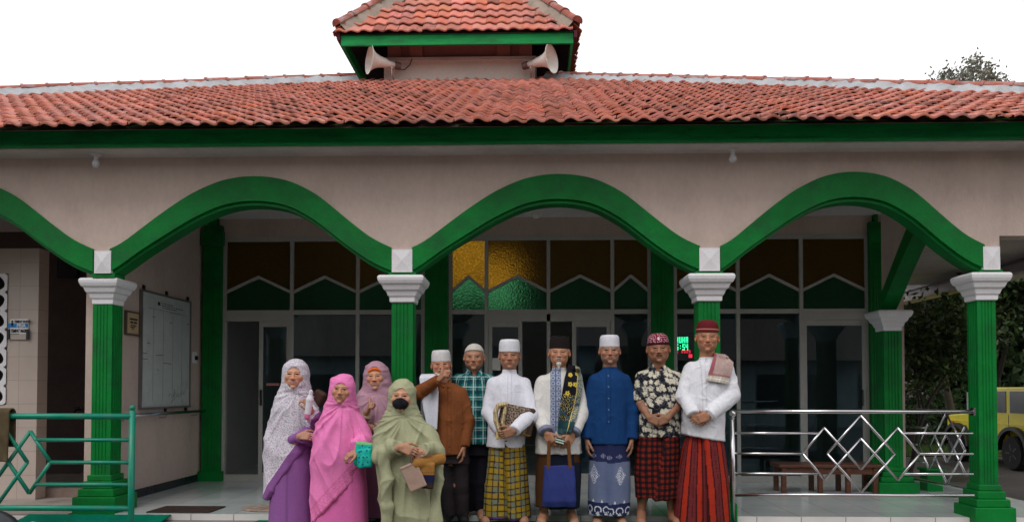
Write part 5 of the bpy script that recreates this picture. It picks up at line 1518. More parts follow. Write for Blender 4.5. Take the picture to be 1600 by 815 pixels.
class Person:
    def __init__(s, px, Y, zf, label, skin=(.30, .155, .095)):
        s.X0 = AX(px, Y, 800); s.Y = Y; s.zf = zf; s.skin = np.array(skin) * np.array([1.34, 1.36, 1.34])
        s.root = empty('person', (s.X0, Y, zf), label, 'person', 'people posing in front of the mosque')
        s.parts = []
    def L(s, px, py, dy=0.):
        p = at(px, py, s.Y + dy); return V3(p.x - s.X0, dy, p.z - s.zf)
    def put(s, name, V, Q, m, col, parent=None, thick=0):
        par = parent or s.root
        me = bpy.data.meshes.new(name)
        me.vertices.add(len(V)); me.vertices.foreach_set('co', np.asarray(V, np.float32).ravel())
        Q = np.asarray(Q); me.loops.add(Q.size); me.loops.foreach_set('vertex_index', Q.ravel().astype(np.int32))
        me.polygons.add(len(Q)); me.polygons.foreach_set('loop_start', np.arange(0, Q.size, Q.shape[1], dtype=np.int32))
        me.polygons.foreach_set('use_smooth', [True] * len(Q)); me.update(calc_edges=True); me.validate()
        a = me.color_attributes.new('Col', 'FLOAT_COLOR', 'POINT'); c = np.ones((len(V), 4), np.float32); c[:, :3] = np.clip(np.broadcast_to(col, (len(V), 3)), 0, 1); a.data.foreach_set('color', c.ravel())
        me.materials.append(m)
        o = bpy.data.objects.new(name, me); COL.objects.link(o); o.parent = par
        if thick: md = o.modifiers.new('thick', 'SOLIDIFY'); md.thickness = thick; md.offset = 0
        return o
    def head(s, px_c, py_c, dy=-.02, sc=1., yaw=0., pitch=0., roll=0., **o):
        """px_c, py_c: point between the eyes' height and head axis"""
        s.hc = s.L(px_c, py_c, dy); s.hR = rotz(yaw) @ roty(roll) @ rotx(pitch); s.hs = V3(sc * (1.0 if o.get('veiled') else 1.06), sc * 1.02, sc); s.ho = o; return s
    def hp(s, x, y, z): return s.hc + s.hR @ (V3(x, y, z) * s.hs)
    def body(s, neck, shl, shr, hip_z, arms, knee=None, feet=None, foot_dir=None, girth=1., shoes=None, hands=None):
        """one continuous figure: torso, limbs, hands and feet"""
        parts = []
        s.neck = V3(*neck)
        V, Q, col, P = head_mesh(s.hc, s.hR, s.hs, s.skin, s.ho, s.neck)
        parts.append((V, Q, col))
        g = girth
        t = Shape(); zs_ = (shl[2] + shr[2]) / 2; cx = (shl[0] + shr[0]) / 2; cy = s.neck[1] + .01; hx = s.neck[0] * .2 + cx * .8
        t.loft([(hip_z - .08, hx, cy, .10 * g, .075 * g), (hip_z + .05, hx, cy, .11 * g, .08 * g), (hip_z + .2, hx, cy, .12 * g, .085 * g), (zs_ - .14, cx, cy, .13 * g, .09 * g), (zs_ - .05, cx, cy, .11 * g, .07 * g), (zs_ + .0, cx, cy, .07, .055)], .03)
        t.cap(s.neck - V3(0, 0, .05), s.neck, .065, .058, .03)
        for sd, shd in ((-1, shl), (1, shr)):
            el = V3(*arms[sd][0]); wr = V3(*arms[sd][1]); t.cap(V3(*shd) + V3(-sd * .04, 0, -.05), el, .042 * g, .036, .03)
            t.cap(el, el * .4 + wr * .6, .040, .033, .02)
        if feet is None: feet = {-1: (-.10, 0, .0), 1: (.10, 0, .0)}
        for sd in (-1, 1):
            f_ = V3(*feet[sd]); an = f_ + V3(0, .03, .09); hp_ = V3(hx + sd * .07 * g, cy, hip_z - .03); kn = (hp_ * .48 + an * .52) + V3(0, -.02, 0)
            t.cap(hp_, kn, .055 * g, .047, .03); t.cap(kn, an, .046, .036, .03); t.ell(kn * .65 + an * .35 + V3(0, .018, 0), (.044, .048, .10), .03)
        V, Q = t.mesh(.009); V = laplace(V, Q, 1, .4); parts.append((V, Q, np.broadcast_to(s.skin * .95, V.shape)))
        s.hand_tips = {}
        for sd in (-1, 1):
            el, wr = V3(*arms[sd][0]), V3(*arms[sd][1]); hd = arms[sd][2]
            sh = Shape(); fo = hd.get('fore', .3); a = el * fo + wr * (1 - fo) if not arms[sd][3:] else el
            sh.cap(a, wr, .036 if arms[sd][3:] else .032, .0255, .01, sq=(unit(hd['n']), .82)); 
            if arms[sd][3:]: sh.ell(el * .7 + wr * .3, (.04, .04, .05), .02)
            hand(sh, wr, hd['d'], hd['n'], hd['t'], hd.get('curl', (.5,) * 4), hd.get('sc', 1.), hd.get('spread', .05), hd.get('up', False))
            V, Q = sh.mesh(.0033); V = laplace(V, Q, 1, .3)
            cl = s.skin[None] * .88 * (.93 + .14 * (fbm(V * 60, 4, 2) - .5))[:, None]
            kn = np.exp(-((np.linalg.norm(V - (wr + unit(hd['d']) * .09), axis=1) / .02) ** 2)); cl = cl * (1 - .15 * kn[:, None])
            parts.append((V, Q, cl))
        for sd in (-1, 1):
            f_ = V3(*feet[sd]); an = f_ + V3(0, .03, .085); fd = unit(V3(sd * .22, -1, 0) if foot_dir is None else V3(*foot_dir)); sdv = unit(np.cross(fd, (0, 0, 1)))
            sh = Shape(); sh.cap(an + V3(0, .01, .22), an, .044, .034, .01); sh.ell(f_ + V3(0, .045, .03), (.032, .035, .03), .02)
            sh.cap(an - V3(0, 0, .02), f_ + fd * .11 + V3(0, 0, .025), .032, .024, .02, sq=(sdv, 1.35)); sh.cap(f_ + fd * .0 + V3(0, 0, .02), f_ + fd * .13 + V3(0, 0, .018), .028, .022, .02, sq=(sdv, 1.5))
            for i in range(5):
                o_ = (i - 2) * .0175 * sd; ln = .07 - .009 * i if sd > 0 else .07 - .009 * i; rr = .0125 if i == 0 else .0088
                b0_ = f_ + fd * (.13 - .006 * i) + sdv * o_ * -1 + V3(0, 0, .014); sh.cap(b0_, b0_ + fd * (ln * .75) + V3(0, 0, -.003), rr, rr * .85, .004)
            sh.plane((0, 0, -1), -(f_[2] + .001), .002)
            V, Q = sh.mesh(.004); V = laplace(V, Q, 1, .3); parts.append((V, Q, s.skin[None] * (.85 + .12 * (fbm(V * 50, 6, 2) - .5))[:, None]))
        off_ = 0; VV, QQ, CC = [], [], []
        for V, Q, c_ in parts: VV.append(V); QQ.append(Q + off_); CC.append(c_); off_ += len(V)
        s.bodyo = s.put('body', np.concatenate(VV), np.concatenate(QQ), SKIN_M, np.concatenate(CC))
        s.feet = feet
        return s
    def cloth(s, name, sh, paint, m=None, h=.0055, amp=.006, disp=None, smooth=1, parent=None):
        V, Q = sh.mesh(h); V = laplace(V, Q, smooth, .4)
        if disp is not None:
            nr = vnormals(V, Q); V = V + nr * (disp(V) * amp)[:, None]
        col = paint(V) if callable(paint) else np.broadcast_to(np.array(paint, float), V.shape)
        o = s.put(name, V, Q, m or COTTON, col, parent); s.last = (V, Q); return o
    def headgear(s, name, kind, paint, m=KNIT, tilt=0., dz=0., sc=1.0):
        sh = cap_shape(kind); V, Q = sh.mesh(.0035); V = laplace(V, Q, 2, .4)
        col = paint(V) if callable(paint) else np.broadcast_to(np.array(paint, float), V.shape)
        W = ((V * sc) @ rotx(tilt).T + V3(0, 0, dz)) * s.hs @ s.hR.T + s.hc
        return s.put(name, W, Q, m, col)
    def hair(s, col, kind='sides'):
        sh = Shape(); sh.ell((0, .022, .030), (.0815 * s.ho.get('w', 1.), .0975, .085), .01)
        # keep back and sides, cut away the face
        sh.ell((0, -.09, -.02), (.078, .078, .105), .008, mode='s'); sh.box((0, -.03, -.12), (.12, .2, .09), .01, .008, mode='s'); sh.box((0, -.105, .0), (.12, .082, .04), .01, .01, mode='s')
        for sd in (-1, 1): sh.ell((sd * .085, .006, -.012), (.02, .020, .032), .004, mode='s')
        V, Q = sh.mesh(.004); V = laplace(V, Q, 1, .3); V = V + vnormals(V, Q) * ((fbm(V * 160, 2, 2) - .5) * .004)[:, None]
        c_ = np.array(col)[None] * (.7 + .6 * fbm(V * 120, 3, 2))[:, None]
        return s.put('hair', V * s.hs @ s.hR.T + s.hc, Q, HAIR_M, c_)
    def beard(s, col, long=.02, moustache=True, full=False):
        sh = Shape(); z0 = -.098
        sh.ell((0, -.088, -.096), (.020, .016, .016), .01); sh.cap((0, -.090, -.10), (0, -.094, -.11 - long), .017, .006, .01)
        if full:
            for sd in (-1, 1): sh.cap((sd * .015, -.09, -.10), (sd * .046, -.055, -.075), .012, .009, .01)
        if moustache:
            for sd in (-1, 1): sh.cap((0, -.1035, -.050), (sd * .022, -.090, -.054), .0045, .0028, .004)
        V, Q = sh.mesh(.003); V = V + vnormals(V, Q) * ((fbm(V * np.array([300, 300, 60]), 2, 2) - .5) * .005)[:, None]
        c_ = np.array(col)[None] * (.7 + .6 * fbm(V * 200, 3, 2))[:, None]
        return s.put('beard', V * s.hs @ s.hR.T + s.hc, Q, HAIR_M, c_)
    def moustache(s, col):
        sh = Shape()
        for sd in (-1, 1): sh.cap((0, -.1045, -.050), (sd * .024, -.089, -.054), .005, .003, .004)
        V, Q = sh.mesh(.0025); return s.put('moustache', V * s.hs @ s.hR.T + s.hc, Q, HAIR_M, np.array(col)[None] * (.7 + .6 * fbm(V * 200, 3, 2))[:, None])
def sleeve(sh, a, el, wr, r0=.075, r1=.062, r2=.05, k=.03, end=1.0, flat=True):
    a, el, wr = V3(*a), V3(*el), V3(*wr); e = el + (wr - el) * end
    sh.cap(a, el, r0, r1, k); sh.cap(el, e, r1 * .98, r2, .02, flat=flat)
def rows_px(P, rows, dyc=0.):
    """rows (py, px_left, px_right, half depth[, dy]) traced on the photograph -> loft rows"""
    out = []
    for r in rows:
        py, a, b, hb = r[:4]; dy = r[4] if len(r) > 4 else dyc
        A, B = P.L(a, py, dy), P.L(b, py, dy); out.append((A[2], (A[0] + B[0]) / 2, dy, (B[0] - A[0]) / 2, hb))
    return out
# patterns ------------------------------------------------------------
def mixc(a, b, t): t = np.clip(t, 0, 1)[:, None]; return np.asarray(a) * (1 - t) + np.asarray(b) * t
def wrapx(V, cx, cy, r): return np.arctan2(V[:, 0] - cx, -(V[:, 1] - cy)) * r
def plaid(u, v, base, bands):
    """bands: (axis, period, offset, width, colour, strength)"""
    c_ = np.broadcast_to(np.array(base, float), (len(u), 3)).copy()
    for ax, per, off_, w_, colr, st_ in bands:
        q = (u if ax == 'u' else v); d = np.abs((q / per + off_) % 1 - .5) * per
        m_ = (d < w_ / 2) * st_; c_ = c_ * (1 - m_[:, None]) + np.array(colr) * m_[:, None]
    return c_
def cells(V2, f, seed=0, jitter=.8):
    """2-D Voronoi: distance to the nearest point, its vector and id"""
    q = V2 * f; i = np.floor(q).astype(np.int64); best = np.full(len(q), 9.); bv = np.zeros((len(q), 2)); bid = np.zeros(len(q))
    for dx_ in (-1, 0, 1):
        for dy_ in (-1, 0, 1):
            ii = i + [dx_, dy_]; z = np.zeros(len(q), np.int64)
            hx_ = _hash(ii[:, 0], ii[:, 1], z, seed); hy_ = _hash(ii[:, 0], ii[:, 1], z + 5, seed + 3)
            p = ii + .5 + (np.stack([hx_, hy_], 1) - .5) * jitter; dv = q - p; d = np.linalg.norm(dv, axis=1); m_ = d < best
            best[m_] = d[m_]; bv[m_] = dv[m_]; bid[m_] = _hash(ii[:, 0], ii[:, 1], z + 9, seed)[m_]
    return best, bv, bid
# ------------------------------------------------------------------ the eleven people
def A_(r, g, b, k=1.0): return np.clip(np.array(lin((r, g, b))) / k, 0, .85)
SK = (.33, .165, .10)
def shirt(P, rows, sl, sr, collar=None, cuff=.046, r0=.07, r1=.058, end=.97, e=2.15):
    sh = Shape(); sh.loft(rows_px(P, rows), .03, e=e)
    for (a, el, wr, *rest) in (sl, sr):
        rr = rest[0] if rest else (r0, r1, cuff); kk = rest[1] if len(rest) > 1 else .025
        a = V3(*a); a = a + V3(-np.sign(a[0]) * .012, 0, -.020)
        sleeve(sh, a, el, wr, rr[0] * .86, rr[1], rr[2], kk + .01, end)
    if collar is not None:
        c, ra, rb, z0, z1 = collar
        sh.loft([(z0, c[0], c[1], ra * 1.12, rb * 1.12), (z1, c[0], c[1] - .004, ra, rb)], .008)
    return sh
def placket(V, cx, z0, z1, w=.016, h=.0025):
    m_ = (np.abs(V[:, 0] - cx) < w) & (V[:, 1] < -.04) & (V[:, 2] > z0) & (V[:, 2] < z1); return m_ * h
def shirt_disp(seed, cx=None, z0=0, z1=9, a=1.0):
    def f(V):
        d = crumple(V, seed, 10, (1, .8, .5)) * 1.3 * a + drape(V, seed + 3, 11, 1.8, .15) * 1.0 * a
        d = d * np.clip((V[:, 2].max() - .015 - V[:, 2]) / .08, 0, 1)
        if cx is not None: d = d + placket(V, cx, z0, z1) / .006
        return d
    return f
def buttons(V, col, cx, zs, r=.006, c=(.6, .58, .55)):
    for z in zs:
        m_ = ((V[:, 0] - cx) ** 2 + (V[:, 2] - z) ** 2 < r * r) & (V[:, 1] < -.04); col[m_] = c
    return col
def seam(V, col, cx, z0, z1, k=.78):
    m_ = (np.abs(np.abs(V[:, 0] - cx) - .017) < .0035) & (V[:, 1] < -.04) & (V[:, 2] > z0) & (V[:, 2] < z1); col[m_] = col[m_] * k
    return col
def sarong(P, rows, paint, seed=1, amp=.012, fx=9, lean=0., pleat=None, h=.0062, name='sarong', e=2.3, m=None):
    sh = Shape(); sh.loft(rows_px(P, rows), .02, e=e)
    def dsp(V):
        z0, z1 = V[:, 2].min(), V[:, 2].max(); k = np.clip((z1 - V[:, 2]) / (z1 - z0) * 1.6, .25, 1)
        d = drape(V, seed, fx, .9, lean, .04) * k * 1.4
        if pleat is not None:
            x0, x1, dep = pleat   # top x, bottom x
            t = (V[:, 2] - z0) / (z1 - z0); xx = x1 + (x0 - x1) * t; q = (V[:, 0] - xx)
            d = d + (np.clip(q / .02, -1, 1) * np.exp(-(q / .09) ** 2)) * dep * (V[:, 1] < -.02)
        return d
    def pnt(V):
        V2 = V.copy(); z0, z1 = V[:, 2].min(), V[:, 2].max()
        V2[:, 0] += .012 * (fbm(V * np.array([9, 9, 2.5]), seed + 4, 2) - .5) * 2; V2[:, 2] += .010 * (fbm(V * np.array([7, 7, 2]), seed + 8, 2) - .5) * 2
        if pleat is not None:
            xx = pleat[1] + (pleat[0] - pleat[1]) * (V[:, 2] - z0) / (z1 - z0); side = (V[:, 0] > xx) & (V[:, 1] < .02)
            V2[side, 0] += .034; V2[side, 2] += .016 - .05 * (V[side, 0] - xx[side]); 
        c = paint(V2) if callable(paint) else np.broadcast_to(paint, V.shape)
        return c
    return P.cloth(name, sh, pnt, m, h, amp, dsp)
def patch(P, left, right, name, paint, m=None, clear=.012, thick=.009, back=None, nu=60, nv=16, surf=None, seed=1, rip=.004):
    """a cloth lying on the front of the garment: left and right edges in photograph pixels, top to bottom"""
    V = surf if surf is not None else P.last[0]
    def res(pts, n):
        p = np.array(pts, float); s_ = np.r_[0, np.cumsum(np.linalg.norm(np.diff(p, axis=0), axis=1))]; q = np.linspace(0, s_[-1], n); return np.stack([np.interp(q, s_, p[:, 0]), np.interp(q, s_, p[:, 1])], 1)
    Lp, Rp = res(left, nu), res(right, nu)
    # front depth map of the garment
    cell = .014; fr = V[V[:, 1] < V[:, 1].mean() + .06]; ix = np.floor(fr[:, 0] / cell).astype(int); iz = np.floor(fr[:, 2] / cell).astype(int); mp = {}
    for a, b, y in zip(ix, iz, fr[:, 1]):
        k_ = (a, b)
        if k_ not in mp or y < mp[k_]: mp[k_] = y
    Xg = np.zeros((nu, nv)); Zg = Xg.copy(); Yg = Xg.copy()
    for i in range(nu):
        for j in range(nv):
            t = j / (nv - 1); px_, py_ = Lp[i] * (1 - t) + Rp[i] * t; p = P.L(px_, py_, -.14); Xg[i, j], Zg[i, j] = p[0], p[2]
            best = None
            for da in (0, -1, 1, -2, 2, -3, 3):
                for db in (0, -1, 1, -2, 2, -3):
                    v = mp.get((int(math.floor(p[0] / cell)) + da, int(math.floor(p[2] / cell)) + db))
                    if v is not None and (abs(da) < 2 and abs(db) < 2 or best is None): best = v if best is None else min(best, v)
            Yg[i, j] = best if best is not None else np.nan
    md = np.nanmedian(Yg); Yg = np.where(np.isnan(Yg), md, Yg)
    for _ in range(6):
        Yp = np.pad(Yg, 1, mode='edge'); Yn = (Yp[:-2, 1:-1] + Yp[2:, 1:-1] + Yp[1:-1, :-2] + Yp[1:-1, 2:]) / 4; Yg = np.minimum(Yg, Yn) * .5 + Yn * .5
    Yg = Yg - clear
    uu, vv = np.meshgrid(np.linspace(0, 1, nu), np.linspace(0, 1, nv), indexing='ij')
    Yg = Yg - rip * np.sin(vv * 9 + seed + uu * 2) * np.clip(uu * 2, .2, 1)
    G_ = np.stack([Xg, Yg, Zg], -1)
    if back:   # wrap over the shoulder and down the back
        nb = 14; top = G_[0]; ext = []
        for k in range(nb, 0, -1):
            s_ = k / nb; e_ = top.copy(); e_[:, 1] = top[:, 1] + s_ * (back[0]); e_[:, 2] = top[:, 2] + math.sin(min(1, s_ * 2) * PI / 2) * back[1] - max(0, s_ - .5) * 2 * back[2]; ext.append(e_)
        G_ = np.concatenate([np.array(ext), G_]); uu = np.concatenate([np.repeat(-np.arange(nb, 0, -1)[:, None] / nu, nv, 1), uu]); vv = np.concatenate([np.repeat(vv[:1], nb, 0), vv])
    n0 = G_.shape[0]; V2 = G_.reshape(-1, 3); Q = [(i * nv + j, i * nv + j + 1, (i + 1) * nv + j + 1, (i + 1) * nv + j) for i in range(n0 - 1) for j in range(nv - 1)]
    # refine colours on a finer grid
    return V2, np.array(Q), uu.ravel(), vv.ravel()
def H(d, n, t, curl=(.5, .55, .6, .65), **k): return dict(d=d, n=n, t=t, curl=curl, **k)
HANG = {-1: H((.05, -.12, -1), (1, .1, 0), (0, -1, -.2), (.35, .4, .45, .5)), 1: H((-.05, -.12, -1), (-1, .1, 0), (0, -1, -.2), (.35, .4, .45, .5))}
white = lambda V: np.array([.66, .66, .70])[None] * (1 + .05 * (fbm(V * 30, 2, 2) - .5)[:, None])
def knit_paint(base, seed=2): return lambda V: np.array(base)[None] * (.9 + .2 * (np.sin(V[:, 2] * 700) * .5 + .5) * fbm(V * 50, seed, 1))[:, None]

# ---- M5: blue shirt, white cap, blue-grey batik sarong
P = Person(951, 6.86, .37, 'man in a long blue buttoned shirt and grey blue sarong wearing a plain white cap', (.27, .135, .085))
P.head(952.5, 548, sc=1.03, yaw=-.05, brow=(.25, .23, .22), age=1.3, stubble=.15, smile=.1)
P.hair((.45, .44, .43))
aL = [P.L(928, 592, 0), P.L(917, 641, -.01), P.L(917, 686, -.06)]; aR = [P.L(977, 592, 0), P.L(989, 641, -.01), P.L(987, 686, -.06)]
P.body(P.L(953, 577, .01), P.L(930, 588), P.L(976, 588), P.L(951, 700)[2], {-1: (aL[1], aL[2], HANG[-1]), 1: (aR[1], aR[2], HANG[1])}, feet={-1: (-.09, 0, 0), 1: (.09, 0, 0)})
sh = shirt(P, [(692, 919, 984, .145), (660, 919, 982, .14), (630, 921, 981, .135), (605, 923, 981, .13), (592, 925, 980, .115), (585, 930, 976, .10), (578, 939, 967, .08), (574, 944, 962, .066)], aL, aR, (P.L(953, 578, .0), .064, .066, P.L(953, 580)[2], P.L(953, 573)[2]), cuff=.052)
cx = P.L(951, 600, -.14)[0]; zh = P.L(951, 692)[2]; zc = P.L(951, 578)[2]
def pt(V):
    c = np.broadcast_to(A_(17, 56, 104), V.shape).copy() * (1 + .12 * (fbm(V * np.array([30, 30, 8]), 4, 2) - .5))[:, None]
    c = seam(V, c, cx, zh + .18, zc); return buttons(V, c, cx, np.linspace(zh + .2, zc - .05, 5), .006, (.10, .2, .32))
P.cloth('shirt', sh, pt, COTTON, amp=.006, disp=shirt_disp(11, cx, zh + .18, zc))
wz = P.L(951, 690)[2]
def batik(V):
    cxs = P.L(951, 750)[0]; u = wrapx(V, cxs, .02, .19); z = V[:, 2]
    c = mixc(A_(84, 96, 128), A_(118, 124, 148), fbm(np.stack([u * 9, 0 * u, z * 3], 1), 5, 2) * 1.4 - .2)
    zt_ = P.L(951, 718)[2]; zb_ = P.L(951, 781)[2]
    nav = A_(34, 40, 76)
    c[z > zt_] = nav; c[z < zb_] = nav
    W_ = A_(205, 205, 215)
    # diamond medallions
    for px in (930, 977):
        mx, mz = P.L(px, 742, -.15)[0], P.L(px, 742, -.15)[2]; dx_, dz_ = np.abs(V[:, 0] - mx), np.abs(z - mz); q = dx_ / .05 + dz_ / .09
        m_ = (V[:, 1] < 0) & (q < 1) & ((np.sin(dx_ * 330) * np.cos(dz_ * 260) > -.1) & (np.abs(q * 4 % 1 - .5) > .16)); c[m_] = W_
    # scroll border
    for off_, ff in ((0, 0), (1.5, .5)):
        k = (u / .085 + ff); ph = (k % 1 - .5) * .085; zz_ = z - (zb_ - .065)
        arc = np.abs(np.hypot(ph, zz_ * 1.0) - .030) < .0042; m_ = arc & (zz_ > -.02) & (z < zb_); c[m_] = W_ if ff == 0 else c[m_]
    ph = (u / .085 % 1 - .5) * .085; zz_ = z - (zb_ - .10); m_ = (np.abs(ph) / .022 + np.abs(zz_) / .028 < 1) & (np.sin(ph * 500) * np.sin(z * 420) > -.2); c[m_] = W_
    ph = ((u / .085 + .5) % 1 - .5) * .085; zz_ = z - (zb_ + .0); m_ = (np.abs(ph) < .012 * np.clip(1 - zz_ / .03, 0, 1)) & (zz_ > 0) & (zz_ < .03); c[m_] = W_
    ph = ((u / .1 + .2) % 1 - .5) * .1; zz_ = z - (zt_ + .05); m_ = (np.abs(ph) / .035 + np.abs(zz_) / .022 < 1) & (np.sin(ph * 380) > -.3); c[m_] = A_(120, 124, 150)
    m_ = np.abs(z - (z.min() + .012)) < .005; c[m_] = A_(170, 170, 185)
    return c
sarong(P, [(686, 922, 981, .13), (720, 920, 984, .135), (760, 919, 984, .135), (802, 919, 983, .135)], batik, 21, .009, 7, .05, (P.L(945, 700)[0], P.L(949, 800)[0], .9))
P.headgear('cap', 'kopiah', knit_paint((.66, .65, .70)), COTTON, sc=1.0)

# ---- M6: black shirt with cream flowers, headcloth, red and black sarong
P = Person(1029, 6.86, .37, 'moustached man in a black shirt with cream flowers, maroon headcloth and short checked sarong', (.23, .105, .062))
P.head(1028.5, 545, sc=1.08, yaw=-.10, nose=1.15, jaw=1.15, brow=(.03, .025, .02), smile=.8, roll=-.03, w=1.03)
P.hair((.16, .155, .15)); P.moustache((.10, .09, .085))
aL = [P.L(1001, 586, 0), P.L(1001, 629, -.05), P.L(1014, 652, -.19)]; aR = [P.L(1058, 586, 0), P.L(1061, 629, -.05), P.L(1043, 653, -.20)]
P.body(P.L(1028, 572, .01), P.L(1003, 584), P.L(1055, 584), P.L(1029, 690)[2], {
    -1: (aL[1], aL[2], H((.85, -.15, -.40), (-.1, 1, -.1), (.3, -.2, .9), (.6, .65, .7, .75)), True), 1: (aR[1], aR[2], H((-.9, .0, -.35), (.1, 1, -.1), (-.3, -.2, .9), (.55, .6, .65, .7)), True)}, feet={-1: P.L(1003, 813), 1: P.L(1050, 813)}, girth=1.03)
sh = shirt(P, [(681, 996, 1062, .16), (650, 997, 1061, .165), (620, 998, 1060, .16), (600, 998, 1061, .145), (588, 1000, 1059, .12), (580, 1006, 1052, .10), (573, 1015, 1042, .075)], (aL[0], P.L(1000, 618, -.02), P.L(1001, 627, -.04), (.07, .062, .06)), (aR[0], P.L(1062, 618, -.02), P.L(1061, 627, -.04), (.07, .062, .06)), None)
sh.ell(P.L(1028.5, 572, -.075), (.028, .05, .05), .008, mode='s')
for s_ in (-1, 1):  # open collar wings
    sh.cap(P.L(1028.5 + s_ * 9, 568, -.0), P.L(1028.5 + s_ * 10, 575, -.085), .018, .012, .006); sh.cap(P.L(1028.5 + s_ * 10, 575, -.085), P.L(1028.5 + s_ * 5, 583, -.11), .012, .006, .006)
def flower(V):
    c = np.broadcast_to(A_(24, 24, 34), V.shape).copy()
    u = wrapx(V, 0, .03, .17); p2 = np.stack([u, V[:, 2] + V[:, 0] * .2], 1)
    for sc_, sd, thr in ((15, 3, .85), (19, 8, .5)):
        d, bv, bid = cells(p2 + sd * .37, sc_, sd, .75); ang = np.arctan2(bv[:, 1], bv[:, 0]) + bid * 6
        pet = .20 + .24 * np.abs(np.cos(ang * 2.5)) ** .5; m_ = (d < pet) & (bid < thr)
        c[m_] = mixc(A_(218, 212, 196), A_(176, 170, 152), d / .45)[m_]; m2 = (d < .07) & (bid < thr); c[m2] = A_(190, 150, 50)
        vein = m_ & (np.abs(np.sin(ang * 2.5)) < .12) & (d > .12); c[vein] = c[vein] * .6
        lf = (~m_) & (d > .48) & (d < .56) & (bid > .4); c[lf] = A_(70, 72, 80)
    return c
P.cloth('shirt', sh, flower, COTTON, h=.005, amp=.006, disp=shirt_disp(31))
def check(V):
    u = wrapx(V, 0, .02, .2); z = V[:, 2]; f = .052
    a = ((u / f) % 1) < .5; b = ((z / f) % 1) < .5
    c = np.broadcast_to(A_(118, 34, 26), V.shape).copy(); c[a ^ b] = A_(58, 20, 20); c[a & b] = A_(22, 14, 18)
    ln = (np.abs((u / f) % .5 - .25) < .02) | (np.abs((z / f) % .5 - .25) < .02); c[ln] = c[ln] * .6
    return c
sarong(P, [(676, 996, 1061, .145), (700, 993, 1062, .15), (740, 992, 1061, .145), (776, 993, 1060, .14)], check, 41, .012, 8, .06, (P.L(1036, 690)[0], P.L(1018, 776)[0], 1.6))
def hc_paint(V):
    c = np.broadcast_to(A_(110, 25, 50), V.shape).copy(); u = np.arctan2(V[:, 0], -V[:, 1]) * .09; d, bv, bid = cells(np.stack([u, V[:, 2]], 1), 60, 4, .5); m_ = d < .28; c[m_] = A_(200, 160, 165)
    m_ = (np.abs(u) < .012) & (np.abs(V[:, 2] - .08) < .014) & ((np.abs(u) < .004) | (np.abs(V[:, 2] - .08) < .004)); c[m_] = (.7, .6, .6); m_ = V[:, 2] < .048; c[m_] = A_(60, 15, 30); return c
P.headgear('headcloth', 'round', hc_paint, COTTON, dz=-.002, sc=1.02)

# ---- M7: tall man, white shirt, shawl, dark red sarong
P = Person(1096, 6.80, .37, 'tallest man, in a white collarless shirt, patterned shawl on one shoulder and dark red sarong', (.31, .145, .085))
P.head(1105, 527.5, sc=1.10, yaw=-.16, jaw=.95, brow=(.05, .045, .04), smile=.7, roll=.03, age=.8)
P.hair((.22, .21, .20))
aL = [P.L(1078, 573, 0), P.L(1068, 618, -.07), P.L(1083, 648, -.21)]; aR = [P.L(1136, 574, 0), P.L(1142, 618, -.05), P.L(1107, 649, -.22)]
P.body(P.L(1105, 562, .01), P.L(1080, 572), P.L(1132, 572), P.L(1096, 690)[2], {
    -1: (aL[1], aL[2], H((.75, -.15, -.55), (-.1, 1, 0), (.5, -.2, .8), (.7, .75, .8, .85))), 1: (aR[1], aR[2], H((-.88, -.1, -.30), (0, 1, -.1), (-.3, -.2, .9), (.5, .55, .6, .65), sc=1.05))}, feet={-1: (-.11, 0, 0), 1: (.11, 0, 0)}, girth=1.05)
sh = shirt(P, [(690, 1067, 1131, .165), (678, 1066, 1130, .165), (650, 1066, 1131, .17), (620, 1067, 1132, .165), (595, 1070, 1135, .15), (580, 1073, 1136, .13), (570, 1079, 1131, .105), (563, 1090, 1120, .08), (559, 1096, 1114, .065)], aL + [(.075, .06, .05)], aR + [(.085, .075, .05)], (P.L(1105, 563, .0), .068, .068, P.L(1105, 566)[2], P.L(1105, 558)[2]))
sh.ell(P.L(1104, 562, -.085), (.012, .03, .035), .006, mode='s')
cx = P.L(1100, 600, -.15)[0]; z0_, z1_ = P.L(1100, 640)[2], P.L(1100, 565)[2]
sh.plane((-.18, 0, -1), -(P.L(1090, 683)[2]) + -.18 * P.L(1090, 683)[0], .004)
def pt(V):
    c = np.broadcast_to(np.array([.68, .68, .72]), V.shape).copy(); st_ = (np.abs((wrapx(V, 0, 0, .17) / .03) % 1 - .5) < .05); c[st_] *= .94
    return seam(V, c, cx, z0_, z1_, .85)
P.cloth('shirt', sh, pt, COTTON, amp=.009, disp=shirt_disp(51, cx, z0_, z1_, 1.0)); surf = P.last[0]
def stripes(V):
    u = wrapx(V, 0, .02, .2) + (V[:, 2] - .5) * V[:, 0] * .3; k = (u / .115 + .1) % 1
    c = np.broadcast_to(A_(104, 38, 40), V.shape).copy(); c[(k > .45) & (k < .9)] = A_(158, 44, 26); e_ = (np.abs(k - .45) < .05) | (np.abs(k - .9) < .05) | (np.abs(k - .2) < .015); c[e_] = A_(60, 18, 22)
    c = c * (1 + .25 * (noise3(np.stack([u * 10, 0 * u, V[:, 2] * 180], 1), 4) - .5))[:, None]; return c
sarong(P, [(676, 1073, 1126, .125), (700, 1066, 1132, .145), (750, 1059, 1135, .165), (819, 1055, 1137, .17)], stripes, 61, .022, 6.5, .0, (P.L(1094, 690)[0], P.L(1097, 815)[0], 1.2))
def cap_paint(V):
    c = np.broadcast_to(A_(96, 28, 36), V.shape).copy() * (.8 + .4 * fbm(V * 150, 2, 2))[:, None]; m_ = (np.abs(V[:, 2] - .052) < .003); c[m_] = A_(190, 130, 110); c[V[:, 2] < .046] = A_(110, 40, 40); return c
P.headgear('cap', 'round', cap_paint, FELT, dz=.010, sc=1.03)
